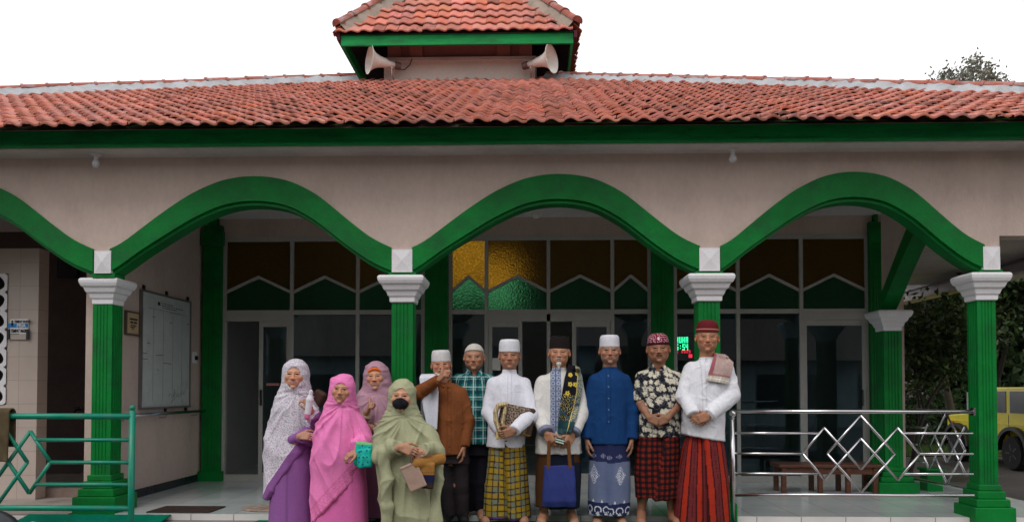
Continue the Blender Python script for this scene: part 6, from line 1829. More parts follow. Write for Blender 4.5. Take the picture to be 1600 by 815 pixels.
V2, Q2, uu, vv = patch(P, [(1119, 553), (1112, 567), (1107, 580), (1102, 594)], [(1141, 556), (1149, 566), (1144, 583), (1137, 600)], 'shawl', None, surf=surf, clear=.016, back=(.22, .02, .2), nu=90, nv=56, rip=.003)
p2 = np.stack([vv * .17, uu * .26], 1); d_, bv_, bid_ = cells(p2, 34, 5, .8)
c = np.broadcast_to(A_(188, 172, 160), V2.shape).copy(); m_ = (np.sin(d_ * 22 + bid_ * 5) > .1); c[m_] = A_(146, 104, 110); edge = (vv < .16); c[edge] = A_(150, 84, 92); c[(uu > .72) & (uu < .78)] = A_(150, 100, 100); fr_ = uu > .80; c[fr_] = A_(208, 200, 188); c[fr_ & (np.sin(vv * 150) > .3)] = A_(150, 140, 130); c[(uu > .88) & (uu < .90)] = A_(230, 225, 215)
P.put('shawl', V2, Q2, COTTON, c, thick=.012)

# ---- M4: black cap, open white robe shirt with embroidered placket, black and gold scarf
P = Person(873, 6.86, .37, 'smiling man with grey goatee, black felt cap and black and gold scarf over cream shirt', (.33, .16, .095))
P.head(874, 551, sc=1.04, yaw=-.06, nose=.95, jaw=.9, brow=(.2, .19, .18), smile=.9, age=1.4, roll=.02)
P.hair((.40, .39, .38)); P.beard((.50, .48, .46), .03)
aL = [P.L(846, 594, 0), P.L(840, 644, -.04), P.L(854, 677, -.19)]; aR = [P.L(902, 594, 0), P.L(907, 644, -.04), P.L(894, 679, -.19)]
P.body(P.L(874, 578, .01), P.L(848, 590), P.L(900, 590), P.L(873, 700)[2], {
    -1: (aL[1], aL[2], H((.45, -.15, -.75), (.35, .9, 0), (.75, -.5, .3), (.6, .7, .8, .9), sc=1.05)), 1: (aR[1], aR[2], H((-.45, -.15, -.7), (-.35, .9, 0), (-.75, -.5, .3), (.5, .6, .7, .8), sc=1.05))}, feet={-1: P.L(850, 813), 1: P.L(892, 813)})
sh = shirt(P, [(707, 836, 909, .15), (680, 838, 907, .15), (650, 841, 905, .145), (620, 843, 904, .14), (602, 844, 904, .13), (592, 848, 901, .115), (585, 855, 893, .10), (579, 863, 885, .075), (576, 866, 882, .066)], aL + [(.075, .07, .06)], aR + [(.075, .07, .06)], (P.L(874, 579, .0), .062, .064, P.L(874, 581)[2], P.L(874, 574)[2]), end=.93)
lw_, lz_ = [P.L(x, y, -.15) for x, y in ((852, 677), (894, 679))], 0
x0_, x1_ = P.L(860, 600, -.14)[0], P.L(877, 600, -.14)[0]
def pt(V):
    c = np.broadcast_to(np.array([.62, .60, .57]), V.shape).copy() * (1 + .08 * (fbm(V * 20, 4, 2) - .5))[:, None]
    m_ = (V[:, 0] > x0_) & (V[:, 0] < x1_) & (V[:, 1] < -.03) & (V[:, 2] > P.L(870, 672)[2])
    p = np.stack([(V[:, 0] - x0_) / (x1_ - x0_) * 2, V[:, 2] / .045], 1); q = np.abs(np.sin(p[:, 0] * PI)) * np.abs(np.sin(p[:, 1] * PI)); c[m_] = A_(112, 122, 150); c[m_ & (q > .45)] = A_(165, 170, 185); c[m_ & (q > .8)] = A_(80, 90, 120)
    c[m_ & (np.abs(p[:, 0] - 1) < .05)] = A_(70, 78, 105)
    for (e_, w_) in ((aL[1], aL[2]), (aR[1], aR[2])):
        d = unit(w_ - e_); t = (V - w_) @ d; r_ = np.linalg.norm(V - w_ - t[:, None] * d, axis=1); cu = (t > -.05) & (r_ < .085); c[cu] = A_(120, 124, 145)
    return c
P.cloth('shirt', sh, pt, COTTON, h=.005, amp=.007, disp=shirt_disp(71)); surf = P.last[0]
def sr(V):
    c = np.broadcast_to(A_(24, 28, 44), V.shape).copy(); m_ = (V[:, 0] < P.L(858, 750)[0]) | ((V[:, 0] > P.L(896, 750)[0]) & (V[:, 2] > P.L(890, 720)[2])); c[m_] = A_(72, 46, 24); return c * (1 + .2 * (fbm(V * 60, 3, 2) - .5))[:, None]
sarong(P, [(700, 840, 906, .13), (740, 838, 907, .135), (790, 838, 904, .135)], sr, 81, .016, 7, 0)
P.headgear('cap', 'peci', lambda V: np.broadcast_to((.014, .010, .010), V.shape), FELT, tilt=-.02, sc=1.02)
V2, Q2, uu, vv = patch(P, [(888, 571), (882, 590), (877, 620), (873, 650), (871, 676)], [(907, 577), (911, 590), (910, 615), (901, 650), (890, 678)], 'scarf', None, surf=surf, clear=.016, back=(.2, .02, .2), nu=110, nv=48, rip=.006)
u_, v_ = vv * .15, uu * .55
c = np.broadcast_to(A_(20, 18, 26), V2.shape).copy(); g_ = A_(196, 176, 100)
for (a, b) in ((.04, .05), (.09, .12), (.04, .2), (.1, .03), (.05, .125)):
    dx_, dy_ = u_ - a, v_ - b - .02; r_ = np.hypot(dx_, dy_); an_ = np.arctan2(dy_, dx_); m_ = (r_ < .013 + .007 * np.abs(np.cos(an_ * 2.5))) & (r_ > .004); c[m_] = A_(205, 180, 70)
d_, bv_, bid_ = cells(np.stack([u_, v_], 1), 24, 7, .9); orn = (np.abs(np.sin(d_ * 9 + bid_ * 3)) < .28)
m_ = ((uu > .42) & (uu < .8)) | (vv > .72); c[m_ & orn] = g_; c[(vv > .72) & ~orn] = A_(90, 105, 110); c[(uu > .42) & (uu < .8) & (d_ > .55)] = A_(50, 74, 84)
c[(uu > .80)] = A_(30, 62, 66); c[(uu > .92)] = A_(52, 84, 88); c[np.abs(vv - .70) < .02] = g_
P.put('scarf', V2, Q2, COTTON, c, thick=.012)
# navy tote bag in his hands
tb = empty('tote_bag', (P.X0, 6.62, .45), 'navy blue cloth tote bag hanging from the hands of the man in the black cap', 'bag')
class _L:   # local frame for held things
    pass
def tobj(P, root, name, V, Q, m, col):
    off = np.array([P.X0, P.Y, P.zf]) - np.array(wloc(root)); return P.put(name, np.asarray(V) + off, Q, m, col, parent=root)
sh = Shape(); q = [P.L(x, y, -.23) for x, y in ((852, 727), (896, 729), (898, 791), (849, 790))]
zt_, zb_ = q[0][2], q[2][2]; xc_ = (q[0][0] + q[1][0]) / 2
sh.loft([(zb_, xc_ - .003, -.215, .140, .022), (zb_ + .05, xc_ - .003, -.22, .142, .042), ((zt_ + zb_) / 2, xc_, -.222, .136, .038), (zt_, xc_, -.222, .128, .012)], .01, e=3.5)
V, Q = sh.mesh(.005); V = laplace(V, Q, 2, .4); V = V + vnormals(V, Q) * (drape(V, 5, 11, 4, .3) * .010)[:, None]; tobj(P, tb, 'bag_body', V, Q, COTTON, A_(44, 54, 112)[None] * (1 + .15 * (fbm(V * 20, 3, 2) - .5))[:, None])
for s_ in (-1, 1):
    sh = Shape(); a = P.L(874 + s_ * 17, 730, -.235); b = P.L(873 + s_ * 15, 690, -.235); sh.cap(a, b, .017, .017, .0, sq=((0, 1, 0), .3)); V, Q = sh.mesh(.004); tobj(P, tb, 'handle', V, Q, COTTON, np.broadcast_to(A_(96, 62, 34), V.shape))
ph = empty('booklet', (P.X0, 6.6, .9), 'small dark booklet with pale stripes held by the man in the black cap', 'booklet')
sh = Shape(); c_ = P.L(875, 689, -.25); R_ = roty(.28); sh.box(c_, (.036, .010, .028), .004, .0, R_.T); V, Q = sh.mesh(.003)
k = (V - c_) @ R_; cc = np.broadcast_to(A_(30, 45, 42), V.shape).copy(); m_ = (np.abs(k[:, 2] - .012) < .005) | (np.abs(k[:, 2] + .008) < .005); cc[m_] = A_(190, 205, 190); tobj(P, ph, 'cover', V, Q, LEATH, cc)

# ---- M3: white shirt, yellow plaid sarong, folded prayer rug under his arm
P = Person(794, 6.86, .37, 'man in a plain white shirt and yellow checked sarong holding a folded rug', (.27, .13, .08))
P.head(796, 555.5, sc=1.04, yaw=.03, nose=1.1, brow=(.05, .045, .04), age=.9)
P.hair((.12, .115, .11))
aL = [P.L(769, 596, 0), P.L(763, 644, -.04), P.L(783, 674, -.17)]; aR = [P.L(821, 596, 0), P.L(828, 648, -.13), P.L(803, 673, -.31)]
P.body(P.L(796, 582, .01), P.L(771, 592), P.L(819, 592), P.L(794, 700)[2], {
    -1: (aL[1], aL[2], H((.85, -.3, -.1), (0, .4, .9), (.2, -.8, .4), (.5, .6, .7, .8))), 1: (aR[1], aR[2], H((-.85, -.1, -.25), (.1, .95, .1), (-.2, -.3, .9), (.7, .75, .8, .85)))}, feet={-1: P.L(764, 812), 1: P.L(815, 812)})
sh = shirt(P, [(697, 761, 820, .15), (670, 762, 821, .15), (640, 765, 822, .145), (615, 767, 822, .135), (600, 768, 822, .12), (592, 773, 817, .10), (586, 780, 811, .085), (581, 787, 805, .066)], aL + [(.07, .06, .048)], aR + [(.07, .066, .05)], (P.L(796, 583, .0), .062, .064, P.L(796, 585)[2], P.L(796, 577)[2]))
cx = P.L(796, 610, -.14)[0]; z0_, z1_ = P.L(796, 640)[2], P.L(796, 584)[2]
def pt(V):
    c = np.broadcast_to(np.array([.66, .66, .73]), V.shape).copy(); m_ = (np.abs(V[:, 0] - cx - .085) < .032) & (np.abs(V[:, 2] - P.L(811, 612)[2]) < .003) & (V[:, 1] < 0); c[m_] *= .8
    return seam(V, c, cx, z0_, z1_, .85)
P.cloth('shirt', sh, pt, COTTON, amp=.007, disp=shirt_disp(91, cx, z0_, z1_))
def pl(V):
    u = wrapx(V, 0, .02, .2) + .02; z = V[:, 2]; f = .105
    c = plaid(u, z, A_(112, 116, 96), [('u', f, .0, f * .42, A_(146, 118, 20), .85), ('v', f, .1, f * .36, A_(158, 126, 20), .75)])
    for ax, o_ in (('u', .27), ('u', .73), ('v', .33), ('v', .80)):
        q = (u if ax == 'u' else z) / f + o_; m_ = np.abs(q % 1 - .5) < .045; c[m_] = A_(58, 46, 36)
    q = u / f + .02; m_ = np.abs(q % 1 - .5) < .02; c[m_] = c[m_] * 1.3
    pur = z < z.min() + .035; c[pur] = A_(96, 58, 110); ctr = (np.abs(V[:, 0] - P.L(794, 760)[0]) < .035) & (V[:, 1] < 0); c[ctr] = c[ctr] * np.array([.75, .7, .55]); return c
sarong(P, [(686, 765, 819, .135), (720, 762, 823, .14), (760, 757, 826, .145), (806, 755, 828, .15)], pl, 101, .015, 7, .0, (P.L(786, 700)[0], P.L(796, 806)[0], 1.2))
P.headgear('cap', 'kopiah', knit_paint((.68, .68, .72)), COTTON, sc=1.05, dz=-.004)
rug = empty('folded_rug', (P.X0, 6.6, .95), 'folded cream and brown patterned rug held against the belly of the white shirted man', 'rug')
# rug: a thick sheet folded back on itself, loop to the left
def thick_path(pts, hw, th, nrm_fn, nv=10, n=80):
    p = np.array(pts, float); s_ = np.r_[0, np.cumsum(np.linalg.norm(np.diff(p, axis=0), axis=1))]; q = np.linspace(0, s_[-1], n); p = np.stack([np.interp(q, s_, p[:, i]) for i in range(3)], 1)
    for _ in range(4): p[1:-1] = .25 * p[:-2] + .5 * p[1:-1] + .25 * p[2:]
    return p, q
loop = [P.L(832, 640, -.20), P.L(812, 630, -.24), P.L(790, 630, -.25), P.L(778, 636, -.25), P.L(774, 650, -.25), P.L(778, 668, -.25), P.L(783, 676, -.25)]
sh = Shape()
ax0, ax1 = P.L(779, 654, -.20), P.L(833, 664, -.16)
Rr = np.array([unit(ax1 - ax0), unit(np.cross((0, 0, 1), unit(ax1 - ax0))), (0, 0, 0)]); Rr[2] = np.cross(Rr[0], Rr[1])
cen = (ax0 + ax1) / 2
sh.box(cen + Rr[2] * .02, (np.linalg.norm(ax1 - ax0) / 2, .038, .125), .03, .01, Rr)
V, Q = sh.mesh(.005); V = laplace(V, Q, 1, .4); V = V + vnormals(V, Q) * (crumple(V, 8, 9) * .006)[:, None]
loc_ = (V - cen) @ Rr.T; d_, bv_, bid_ = cells(np.stack([loc_[:, 0], loc_[:, 2]], 1), 30, 9, .9)
cc = mixc(A_(60, 48, 44), A_(150, 132, 116), (np.sin(d_ * 12 + bid_ * 6) > .0) * 1.); cc[loc_[:, 0] > .10] = A_(70, 52, 44); cc[loc_[:, 2] < -.085] = A_(150, 118, 62)
tobj(P, rug, 'folded_layers', V, Q, COTTON, cc)
sh = Shape()   # cream border loop at the left end
lp = [P.L(790, 631, -.235), P.L(779, 633, -.245), P.L(774, 643, -.25), P.L(775, 657, -.25), P.L(779, 668, -.25), P.L(782, 678, -.25)]
for a, b in zip(lp[:-1], lp[1:]): sh.cap(a, b, .021, .021, .006, sq=((0, 1, 0), 2.2))
lp2 = [P.L(790, 633, -.235), P.L(788, 645, -.25), P.L(785, 660, -.25), P.L(790, 676, -.25)]
for a, b in zip(lp2[:-1], lp2[1:]): sh.cap(a, b, .015, .015, .006, sq=((0, 1, 0), 2.4))
V, Q = sh.mesh(.0042); V = laplace(V, Q, 1, .3); m_ = np.sin(V[:, 2] * 40 + V[:, 0] * 300) > .85; cc = np.broadcast_to(A_(188, 168, 130), V.shape).copy(); cc[m_] = A_(120, 96, 64); tobj(P, rug, 'border_loop', V, Q, COTTON, cc)
for k in range(3):
    sh = Shape(); a = P.L(777 + 5 * k, 675, -.262); sh.cap(a, a + V3(.004, .0, -.045), .011, .016, .0, sq=((0, 1, 0), .6)); V, Q = sh.mesh(.004); tobj(P, rug, 'tassel', V, Q, COTTON, np.broadcast_to(A_(200, 178, 120), V.shape))

# ---- M2: green plaid shirt, knitted skull cap, arm round his neighbour
P = Person(741, 7.05, .38, 'man in a teal checked shirt and black trousers with a knitted white skullcap', (.30, .15, .095))
P.head(741, 558, sc=1.04, brow=(.18, .17, .16), age=1.3, smile=.05, jaw=1.1)
P.hair((.42, .41, .41))
aL = [P.L(714, 590, 0), P.L(697, 612, .12), P.L(681, 590, .02)]; aR = [P.L(766, 590, 0), P.L(768, 640, .02), P.L(764, 680, .0)]
P.body(P.L(741, 580, .01), P.L(716, 588), P.L(764, 588), P.L(741, 700)[2], {
    -1: (aL[1], aL[2], H((-.75, -.55, .1), (-.1, -.2, -1), (.2, -1, .1), (.4, .45, .5, .55))), 1: (aR[1], aR[2], HANG[1])}, feet={-1: P.L(729, 806), 1: P.L(752, 806)})
sh = shirt(P, [(692, 712, 769, .15), (660, 711, 769, .15), (630, 711, 769, .145), (606, 711, 769, .13), (594, 714, 767, .115), (586, 721, 761, .10), (580, 730, 752, .075)], aL + [(.07, .065, .055)], aR + [(.07, .06, .055)], None)
sh.ell(P.L(741, 581, -.08), (.030, .05, .045), .008, mode='s')
for s_ in (-1, 1):
    sh.cap(P.L(741 + s_ * 9, 575, .0), P.L(741 + s_ * 11, 583, -.085), .020, .013, .006); sh.cap(P.L(741 + s_ * 11, 583, -.085), P.L(741 + s_ * 5, 592, -.115), .013, .006, .006)
def tp_(V):
    u = wrapx(V, 0, .02, .17); z = V[:, 2]; f = .092
    c = plaid(u, z, A_(16, 112, 108), [('u', f, .0, f * .34, A_(8, 52, 66), .7), ('v', f, .0, f * .34, A_(8, 52, 66), .7), ('u', f, .5, f * .11, A_(190, 205, 205), .75), ('v', f, .5, f * .11, A_(190, 205, 205), .65), ('u', f, .26, .004, A_(190, 200, 200), .5), ('v', f, .74, .004, A_(190, 200, 200), .5), ('u', f, .1, .004, (.02, .03, .05), .7)])
    return c
P.cloth('shirt', sh, tp_, COTTON, h=.005, amp=.006, disp=shirt_disp(111))
def trousers(P, hipz, lf, rf, waist, col, seed=3, r=.085, rb=.062, name='trousers'):
    sh = Shape(); sh.loft([(hipz - .06, waist[0], .01, .155, .12), (hipz + .10, waist[0], .01, .15, .12)], .03)
    for f_ in (lf, rf):
        f_ = V3(*f_); hp_ = V3(waist[0] + (.075 if f_[0] > waist[0] else -.075), .01, hipz - .05); kn = hp_ * .5 + (f_ + V3(0, .02, .05)) * .5; sh.cap(hp_, kn, r * 1.05, r * .88, .03); sh.cap(kn, f_ + V3(0, .02, .045), r * .88, rb, .02, flat=True)
    P.cloth(name, sh, lambda V: np.array(col)[None] * (1 + .2 * (fbm(V * 30, 3, 2) - .5))[:, None], COTTON, h=.0065, amp=.007, disp=lambda V: crumple(V, seed, 8, (1, 1, .7)))
trousers(P, P.L(741, 700)[2], P.feet[-1], P.feet[1], (P.L(741, 700)[0],), (.010, .010, .016))
P.headgear('cap', 'skull', knit_paint((.55, .52, .46)), KNIT, sc=.99)

# ---- M1: brown shirt, towel, thumb up
P = Person(704, 6.90, .37, 'short man in a brown shirt raising a thumb, white towel over his shoulder', (.33, .155, .095))
P.head(689.5, 569.5, sc=.98, yaw=.10, jaw=.95, brow=(.2, .19, .18), age=1.3, smile=.7, roll=-.04, dy=-.04)
P.hair((.45, .44, .43)); P.beard((.55, .52, .48), .012, True, True)
aL = [P.L(684, 611, 0), P.L(656, 613, -.14), P.L(686, 592, -.27)]; aR = [P.L(722, 611, 0), P.L(730, 655, .0), P.L(725, 697, -.06)]
P.body(P.L(691, 598, .0), P.L(682, 606), P.L(720, 608), P.L(706, 712)[2], {
    -1: (aL[1], aL[2], H((.55, -.45, .45), (.5, .6, -.5), (-.25, -.05, 1), (1.3, 1.35, 1.4, 1.45), up=True, sc=1.08)), 1: (aR[1], aR[2], HANG[1])}, feet={-1: P.L(700, 814), 1: P.L(722, 812)})
sh = shirt(P, [(708, 681, 727, .14), (680, 680, 728, .145), (650, 678, 728, .15), (625, 676, 727, .14), (612, 677, 725, .12), (604, 682, 718, .10), (598, 687, 708, .075)], aL + [(.066, .062, .046)], aR + [(.068, .06, .048)], None)
for s_ in (-1, 1): sh.cap(P.L(695 + s_ * 8, 595, -.02), P.L(697 + s_ * 4, 604, -.105), .016, .008, .006)
cx = P.L(702, 650, -.14)[0]; z0_, z1_ = P.L(700, 706)[2], P.L(700, 604)[2]
def pt(V):
    c = np.broadcast_to(A_(124, 72, 40), V.shape).copy() * (1 + .2 * (fbm(V * 14, 4, 2) - .5))[:, None]; c = seam(V, c, cx, z0_, z1_, .75); c = buttons(V, c, cx, np.linspace(z0_ + .06, z1_ - .05, 6), .006, (.08, .04, .02))
    m_ = (np.abs(np.abs(V[:, 0] - P.L(716, 640, -.14)[0]) - .035) < .0025) & (V[:, 2] < P.L(716, 630)[2]) & (V[:, 2] > P.L(716, 648)[2]) & (V[:, 1] < 0); c[m_] *= .7; return c
P.cloth('shirt', sh, pt, COTTON, amp=.008, disp=shirt_disp(131, cx, z0_, z1_)); surf = P.last[0]
trousers(P, P.L(706, 712)[2], P.feet[-1], P.feet[1], (P.L(705, 700)[0],), A_(44, 38, 42), 5, .08, .062)
for sd in (-1, 1):
    f_ = V3(*P.feet[sd]); sh = Shape(); sh.cap(f_ + V3(0, .04, .035), f_ + V3(sd * .03, -.17, .028), .042, .040, .02, sq=((1, 0, 0), 1.15)); sh.plane((0, 0, -1), -(f_[2] - .002), .003)
    V, Q = sh.mesh(.005); P.put('shoe', V, Q, LEATH, np.broadcast_to((.012, .012, .013), V.shape))
P.headgear('cap', 'kopiah', knit_paint((.62, .60, .60)), KNIT, sc=1.02, dz=-.006)
V2, Q2, uu, vv = patch(P, [(656, 590), (659, 612), (663, 640), (669, 667)], [(682, 589), (686, 612), (685, 640), (683, 670)], 'towel', None, surf=None, clear=.0, back=(.2, .03, .3), nu=60, nv=26, rip=.0)
V2 = V2.copy(); fr_ = uu >= 0; V2[fr_, 1] = -.145 - .01 * np.sin(vv[fr_] * 8 + uu[fr_]) - .02 * np.clip(uu[fr_] * 4, 0, 1); V2[~fr_, 1] = -.145 + (-uu[~fr_] * 60 / 14) * .26
V2[~fr_, 2] = V2[~fr_, 2] + 0
P.put('towel', V2, Q2, KNIT, np.array([.62, .63, .70])[None] * (1 + .06 * (noise3(V2 * 200, 2) - .5))[:, None], thick=.014)

# ------------------------------------------------------------------ the women
def veil(P, hood, rows, face=(.060, .09, .082), fz=-.014, cut=None, extra=None, e=2.2, top=False):
    """hood round the head with an opening for the face, widening into a cape"""
    sh = Shape(); R = P.hR.T; s_ = P.hs
    sh.ell(P.hp(0, .022, .020), (hood[0] * s_[0], hood[1] * s_[1], hood[2] * s_[2]), .03, R)
    sh.ell(P.hp(0, .005, -.06), tuple(V3(.082, .092, .09) * s_), .03, R)
    sh.loft(rows_px(P, rows, .015), .05, e=e)
    if extra: extra(sh)
    sh.ell(P.hp(0, -.125, fz), tuple(V3(*face) * s_), .010, R, mode='s')
    sh.ell(P.hp(0, -.125, fz - .030), tuple(V3(face[0] * .97, face[1], .070) * s_), .012, R, mode='s')
    if top: sh.ell(P.hp(0, -.125, fz + .045), tuple(V3(.056, face[1], .052) * s_), .008, R, mode='s')
    if cut:
        for n_, d_, lo, hi in cut: sh.plane(n_, d_, .004, lo, hi)
    return sh
def hem_plane(P, a, b):
    """plane through two photograph points, keeps what lies above"""
    A, B = P.L(a[0], a[1], -.15), P.L(b[0], b[1], -.15); n_ = unit(V3(B[2] - A[2], 0, -(B[0] - A[0]))); 
    if n_[2] > 0: n_ = -n_
    return n_, n_ @ A
def veil_disp(P, seed, chin, a=1., fx=10, lean=.0):
    def f(V):
        low = np.clip((chin[2] - V[:, 2]) / .18, 0, 1)
        d = drape(V, seed, fx, 1.3, lean, .05) * low * 1.2 + drape(V, seed + 31, fx * 2.2, 1.8, lean, .04) * low * .35 + radial(V, chin, seed + 5, 5) * np.clip((chin[2] + .05 - V[:, 2]) / .1, 0, 1) * (V[:, 1] < .05) * .9
        hd = np.linalg.norm(V - P.hc, axis=1) < .2; d = d + hd * (fbm(V * np.array([12, 12, 26]), seed, 2) - .5) * .8 + crumple(V, seed + 2, 6) * low * .18
        return d * a
    return f
def inner_cap(P, col):
    """band of the under-scarf arching over the forehead"""
    sh = Shape(); pts = []
    for k in range(15):
        a = math.radians(-100 + 200 * k / 14); x, z = .0625 * math.sin(a), .002 + .060 * math.cos(a)
        y = .015 - .094 * math.sqrt(max(.05, 1 - (x / .078) ** 2 - ((z - .034) / .083) ** 2)); pts.append(P.hp(x, y - .003, z))
    for a, b in zip(pts[:-1], pts[1:]): sh.cap(a, b, .0125, .0125, .004)
    V, Q = sh.mesh(.004); P.put('inner_cap', V, Q, COTTON, np.broadcast_to(np.array(col), V.shape))

# W1: white floral veil over purple
P = Person(458, 6.62, .37, 'woman in a long white floral veil with purple border over a purple robe', (.40, .20, .13))
P.head(461.5, 585, sc=1.10, yaw=.12, nose=1.05, veiled=True, smile=.9, brow=(.06, .04, .03), age=.3, roll=.03, lip=(.42, .13, .12), dy=-.04)
aL = [P.L(440, 625), P.L(456, 694, -.10), P.L(469, 680, -.22)]; aR = [P.L(483, 625), P.L(491, 662, -.08), P.L(486, 640, -.20)]
P.body(P.L(461, 618, .0), P.L(442, 624), P.L(481, 624), P.L(458, 720)[2], {
    -1: (aL[1], aL[2], H((.85, -.2, -.05), (0, .9, -.3), (.1, -.3, .9), (.6, .7, .8, .9), sc=.92, fore=.1)), 1: (aR[1], aR[2], H((-.35, -.3, .75), (-.8, .3, -.3), (-.5, -.6, .2), (.9, 1., 1.05, 1.1), sc=.92, fore=.1))}, girth=.92)
n_, d_ = hem_plane(P, (421, 772), (489, 676))
chin = P.L(462, 610, -.12)
sh = veil(P, (.097, .112, .110), [(572, 447.5, 477, .10), (585, 444, 481, .105), (600, 440, 485, .11), (618, 434, 488, .13), (640, 426, 490, .155), (665, 423, 491, .175), (700, 417, 490, .185), (735, 415, 488, .185), (775, 416, 486, .18)], cut=[(n_, d_, None, None)], face=(.060, .10, .078), extra=lambda sh: sleeve(sh, P.L(482, 640), P.L(492, 662, -.07), P.L(488, 646, -.18), .07, .06, .052, .05))
pw = A_(136, 86, 146)
def pt(V):
    u = V[:, 0] * .9; p2 = np.stack([wrapx(V, 0, .02, .2), V[:, 2]], 1)
    c = np.broadcast_to(A_(206, 200, 208), V.shape).copy()
    for f_, sd, th, cl in ((46, 3, .30, A_(168, 158, 178)), (60, 7, .22, A_(146, 138, 154)), (38, 11, .20, A_(186, 150, 190)), (90, 17, .25, A_(120, 130, 125))):
        d, bv, bid = cells(p2 + sd, f_, sd, .9); an = np.arctan2(bv[:, 1], bv[:, 0]); m_ = (d < th * (.7 + .4 * np.cos(an * 3 + bid * 9))) & (bid < .75); c[m_] = cl
    dist = d_ - V @ n_; c[dist < .065] = pw; m_ = np.abs(dist - .065) < .004; c[m_] = A_(225, 215, 225); return c
P.cloth('veil', sh, pt, SILKY, h=.0055, smooth=3, amp=.020, disp=veil_disp(P, 201, chin, 1, 8, .25))
sh = Shape(); sh.loft(rows_px(P, [(660, 436, 484, .10), (700, 424, 488, .15), (760, 424, 490, .165), (823, 423, 491, .175)]), .03); sleeve(sh, P.L(478, 640), P.L(486, 684, -.08), P.L(474, 680, -.2), .06, .06, .055, .03)
sh.cap(P.L(458, 686, -.13), P.L(467, 682, -.205), .040, .036, .02, flat=True)
P.cloth('robe', sh, lambda V: pw[None] * (1 + .15 * (fbm(V * np.array([20, 20, 5]), 4, 2) - .5))[:, None] * np.where((V[:, 0] > P.L(456, 760)[0]) & (V[:, 0] < P.L(460, 760)[0]) & (V[:, 1] < 0), .8, 1.)[:, None], COTTON, h=.0065, amp=.016, disp=lambda V: drape(V, 205, 9, .9, .15))
bt_ = empty('drink_bottle', (P.X0, 6.4, 1.2), 'white and pink squeeze bottle held up by the woman in the floral veil', 'bottle')
sh = Shape(); b0_, b1_ = P.L(480, 651, -.27), P.L(484, 624, -.27); sh.cap(b0_, b1_, .024, .030, .0); sh.cap(b1_, b1_ + (b1_ - b0_) * .25, .03, .018, .01); V, Q = sh.mesh(.004); t_ = (V - b0_) @ unit(b1_ - b0_); cc = np.broadcast_to((.62, .60, .63), V.shape).copy(); cc[t_ < .025] = A_(200, 110, 150); tobj(P, bt_, 'bottle', V, Q, LEATH, cc)
sh = Shape(); c_ = b1_ + (b1_ - b0_) * .34; sh.cap(c_, c_ + unit(b1_ - b0_) * .02, .017, .016, .0); V, Q = sh.mesh(.004); tobj(P, bt_, 'lid', V, Q, LEATH, np.broadcast_to((.6, .6, .62), V.shape))
bg_ = empty('shoulder_bag', (P.X0 + .2, 6.75, 1.2), 'brown shoulder bag tucked behind the arm of the woman in the floral veil', 'bag')
sh = Shape(); sh.box(P.L(497, 622, .08), (.055, .04, .075), .03, .0, roty(.5).T); V, Q = sh.mesh(.005); tobj(P, bg_, 'bag_body', V, Q, LEATH, A_(70, 48, 40)[None] * (.8 + .4 * fbm(V * 30, 2, 2))[:, None])

# W3: mauve veil, orange inner band, thumb up
P = Person(588, 7.0, .38, 'woman in a mauve veil with an orange inner band giving a thumbs up', (.40, .20, .125))
P.head(587.5, 588, sc=1.08, yaw=.05, nose=1.1, veiled=True, smile=1., brow=(.06, .04, .03), age=.3, roll=-.05, lip=(.42, .13, .12), dy=-.04)
aL = [P.L(566, 625), P.L(562, 660, -.12), P.L(574, 643, -.24)]; aR = [P.L(608, 625), P.L(606, 668, -.08), P.L(582, 667, -.2)]
P.body(P.L(588, 620, .0), P.L(568, 626), P.L(607, 626), P.L(588, 720)[2], {
    -1: (aL[1], aL[2], H((.35, -.45, .55), (.75, .4, -.3), (-.1, -.1, 1), (1.4, 1.45, 1.5, 1.5), up=True, sc=.95)), 1: (aR[1], aR[2], H((-.85, -.1, -.3), (.1, .9, .2), (-.3, -.3, .8), (.6, .7, .8, .9), sc=.92))}, girth=.92)
inner_cap(P, A_(214, 104, 36))
chin = P.L(588, 612, -.12)
sh = veil(P, (.099, .114, .112), [(574, 573.5, 604, .10), (588, 571, 609, .105), (602, 567, 614, .115), (618, 558, 618, .14), (640, 554, 619, .165), (680, 553, 616, .18), (706, 553, 613, .18)], face=(.061, .10, .088), fz=.006)
mv = A_(174, 134, 150)
P.cloth('veil', sh, lambda V: mv[None] * (1 + .08 * (fbm(V * 20, 4, 2) - .5))[:, None], SILKY, amp=.020, disp=veil_disp(P, 221, chin, 1, 9, -.1))
sh = Shape(); sh.loft(rows_px(P, [(690, 560, 608, .14), (730, 560, 606, .155), (805, 560, 608, .17)]), .03); sleeve(sh, P.L(570, 640, -.05), P.L(562, 662, -.13), P.L(573, 647, -.22), .06, .056, .045, .03); sleeve(sh, P.L(606, 640), P.L(605, 668, -.1), P.L(584, 668, -.2), .06, .056, .045, .03)
def pt(V):
    c = np.broadcast_to(A_(92, 52, 72), V.shape).copy(); c[V[:, 2] > P.L(588, 690)[2]] = A_(176, 150, 132); d, bv, bid = cells(np.stack([V[:, 0], V[:, 2]], 1), 30, 5, .9); m_ = (V[:, 2] > P.L(588, 690)[2]) & (d < .25); c[m_] = A_(140, 110, 100); return c
P.cloth('robe', sh, pt, COTTON, h=.0065, amp=.014, disp=lambda V: drape(V, 225, 9, .9, 0))

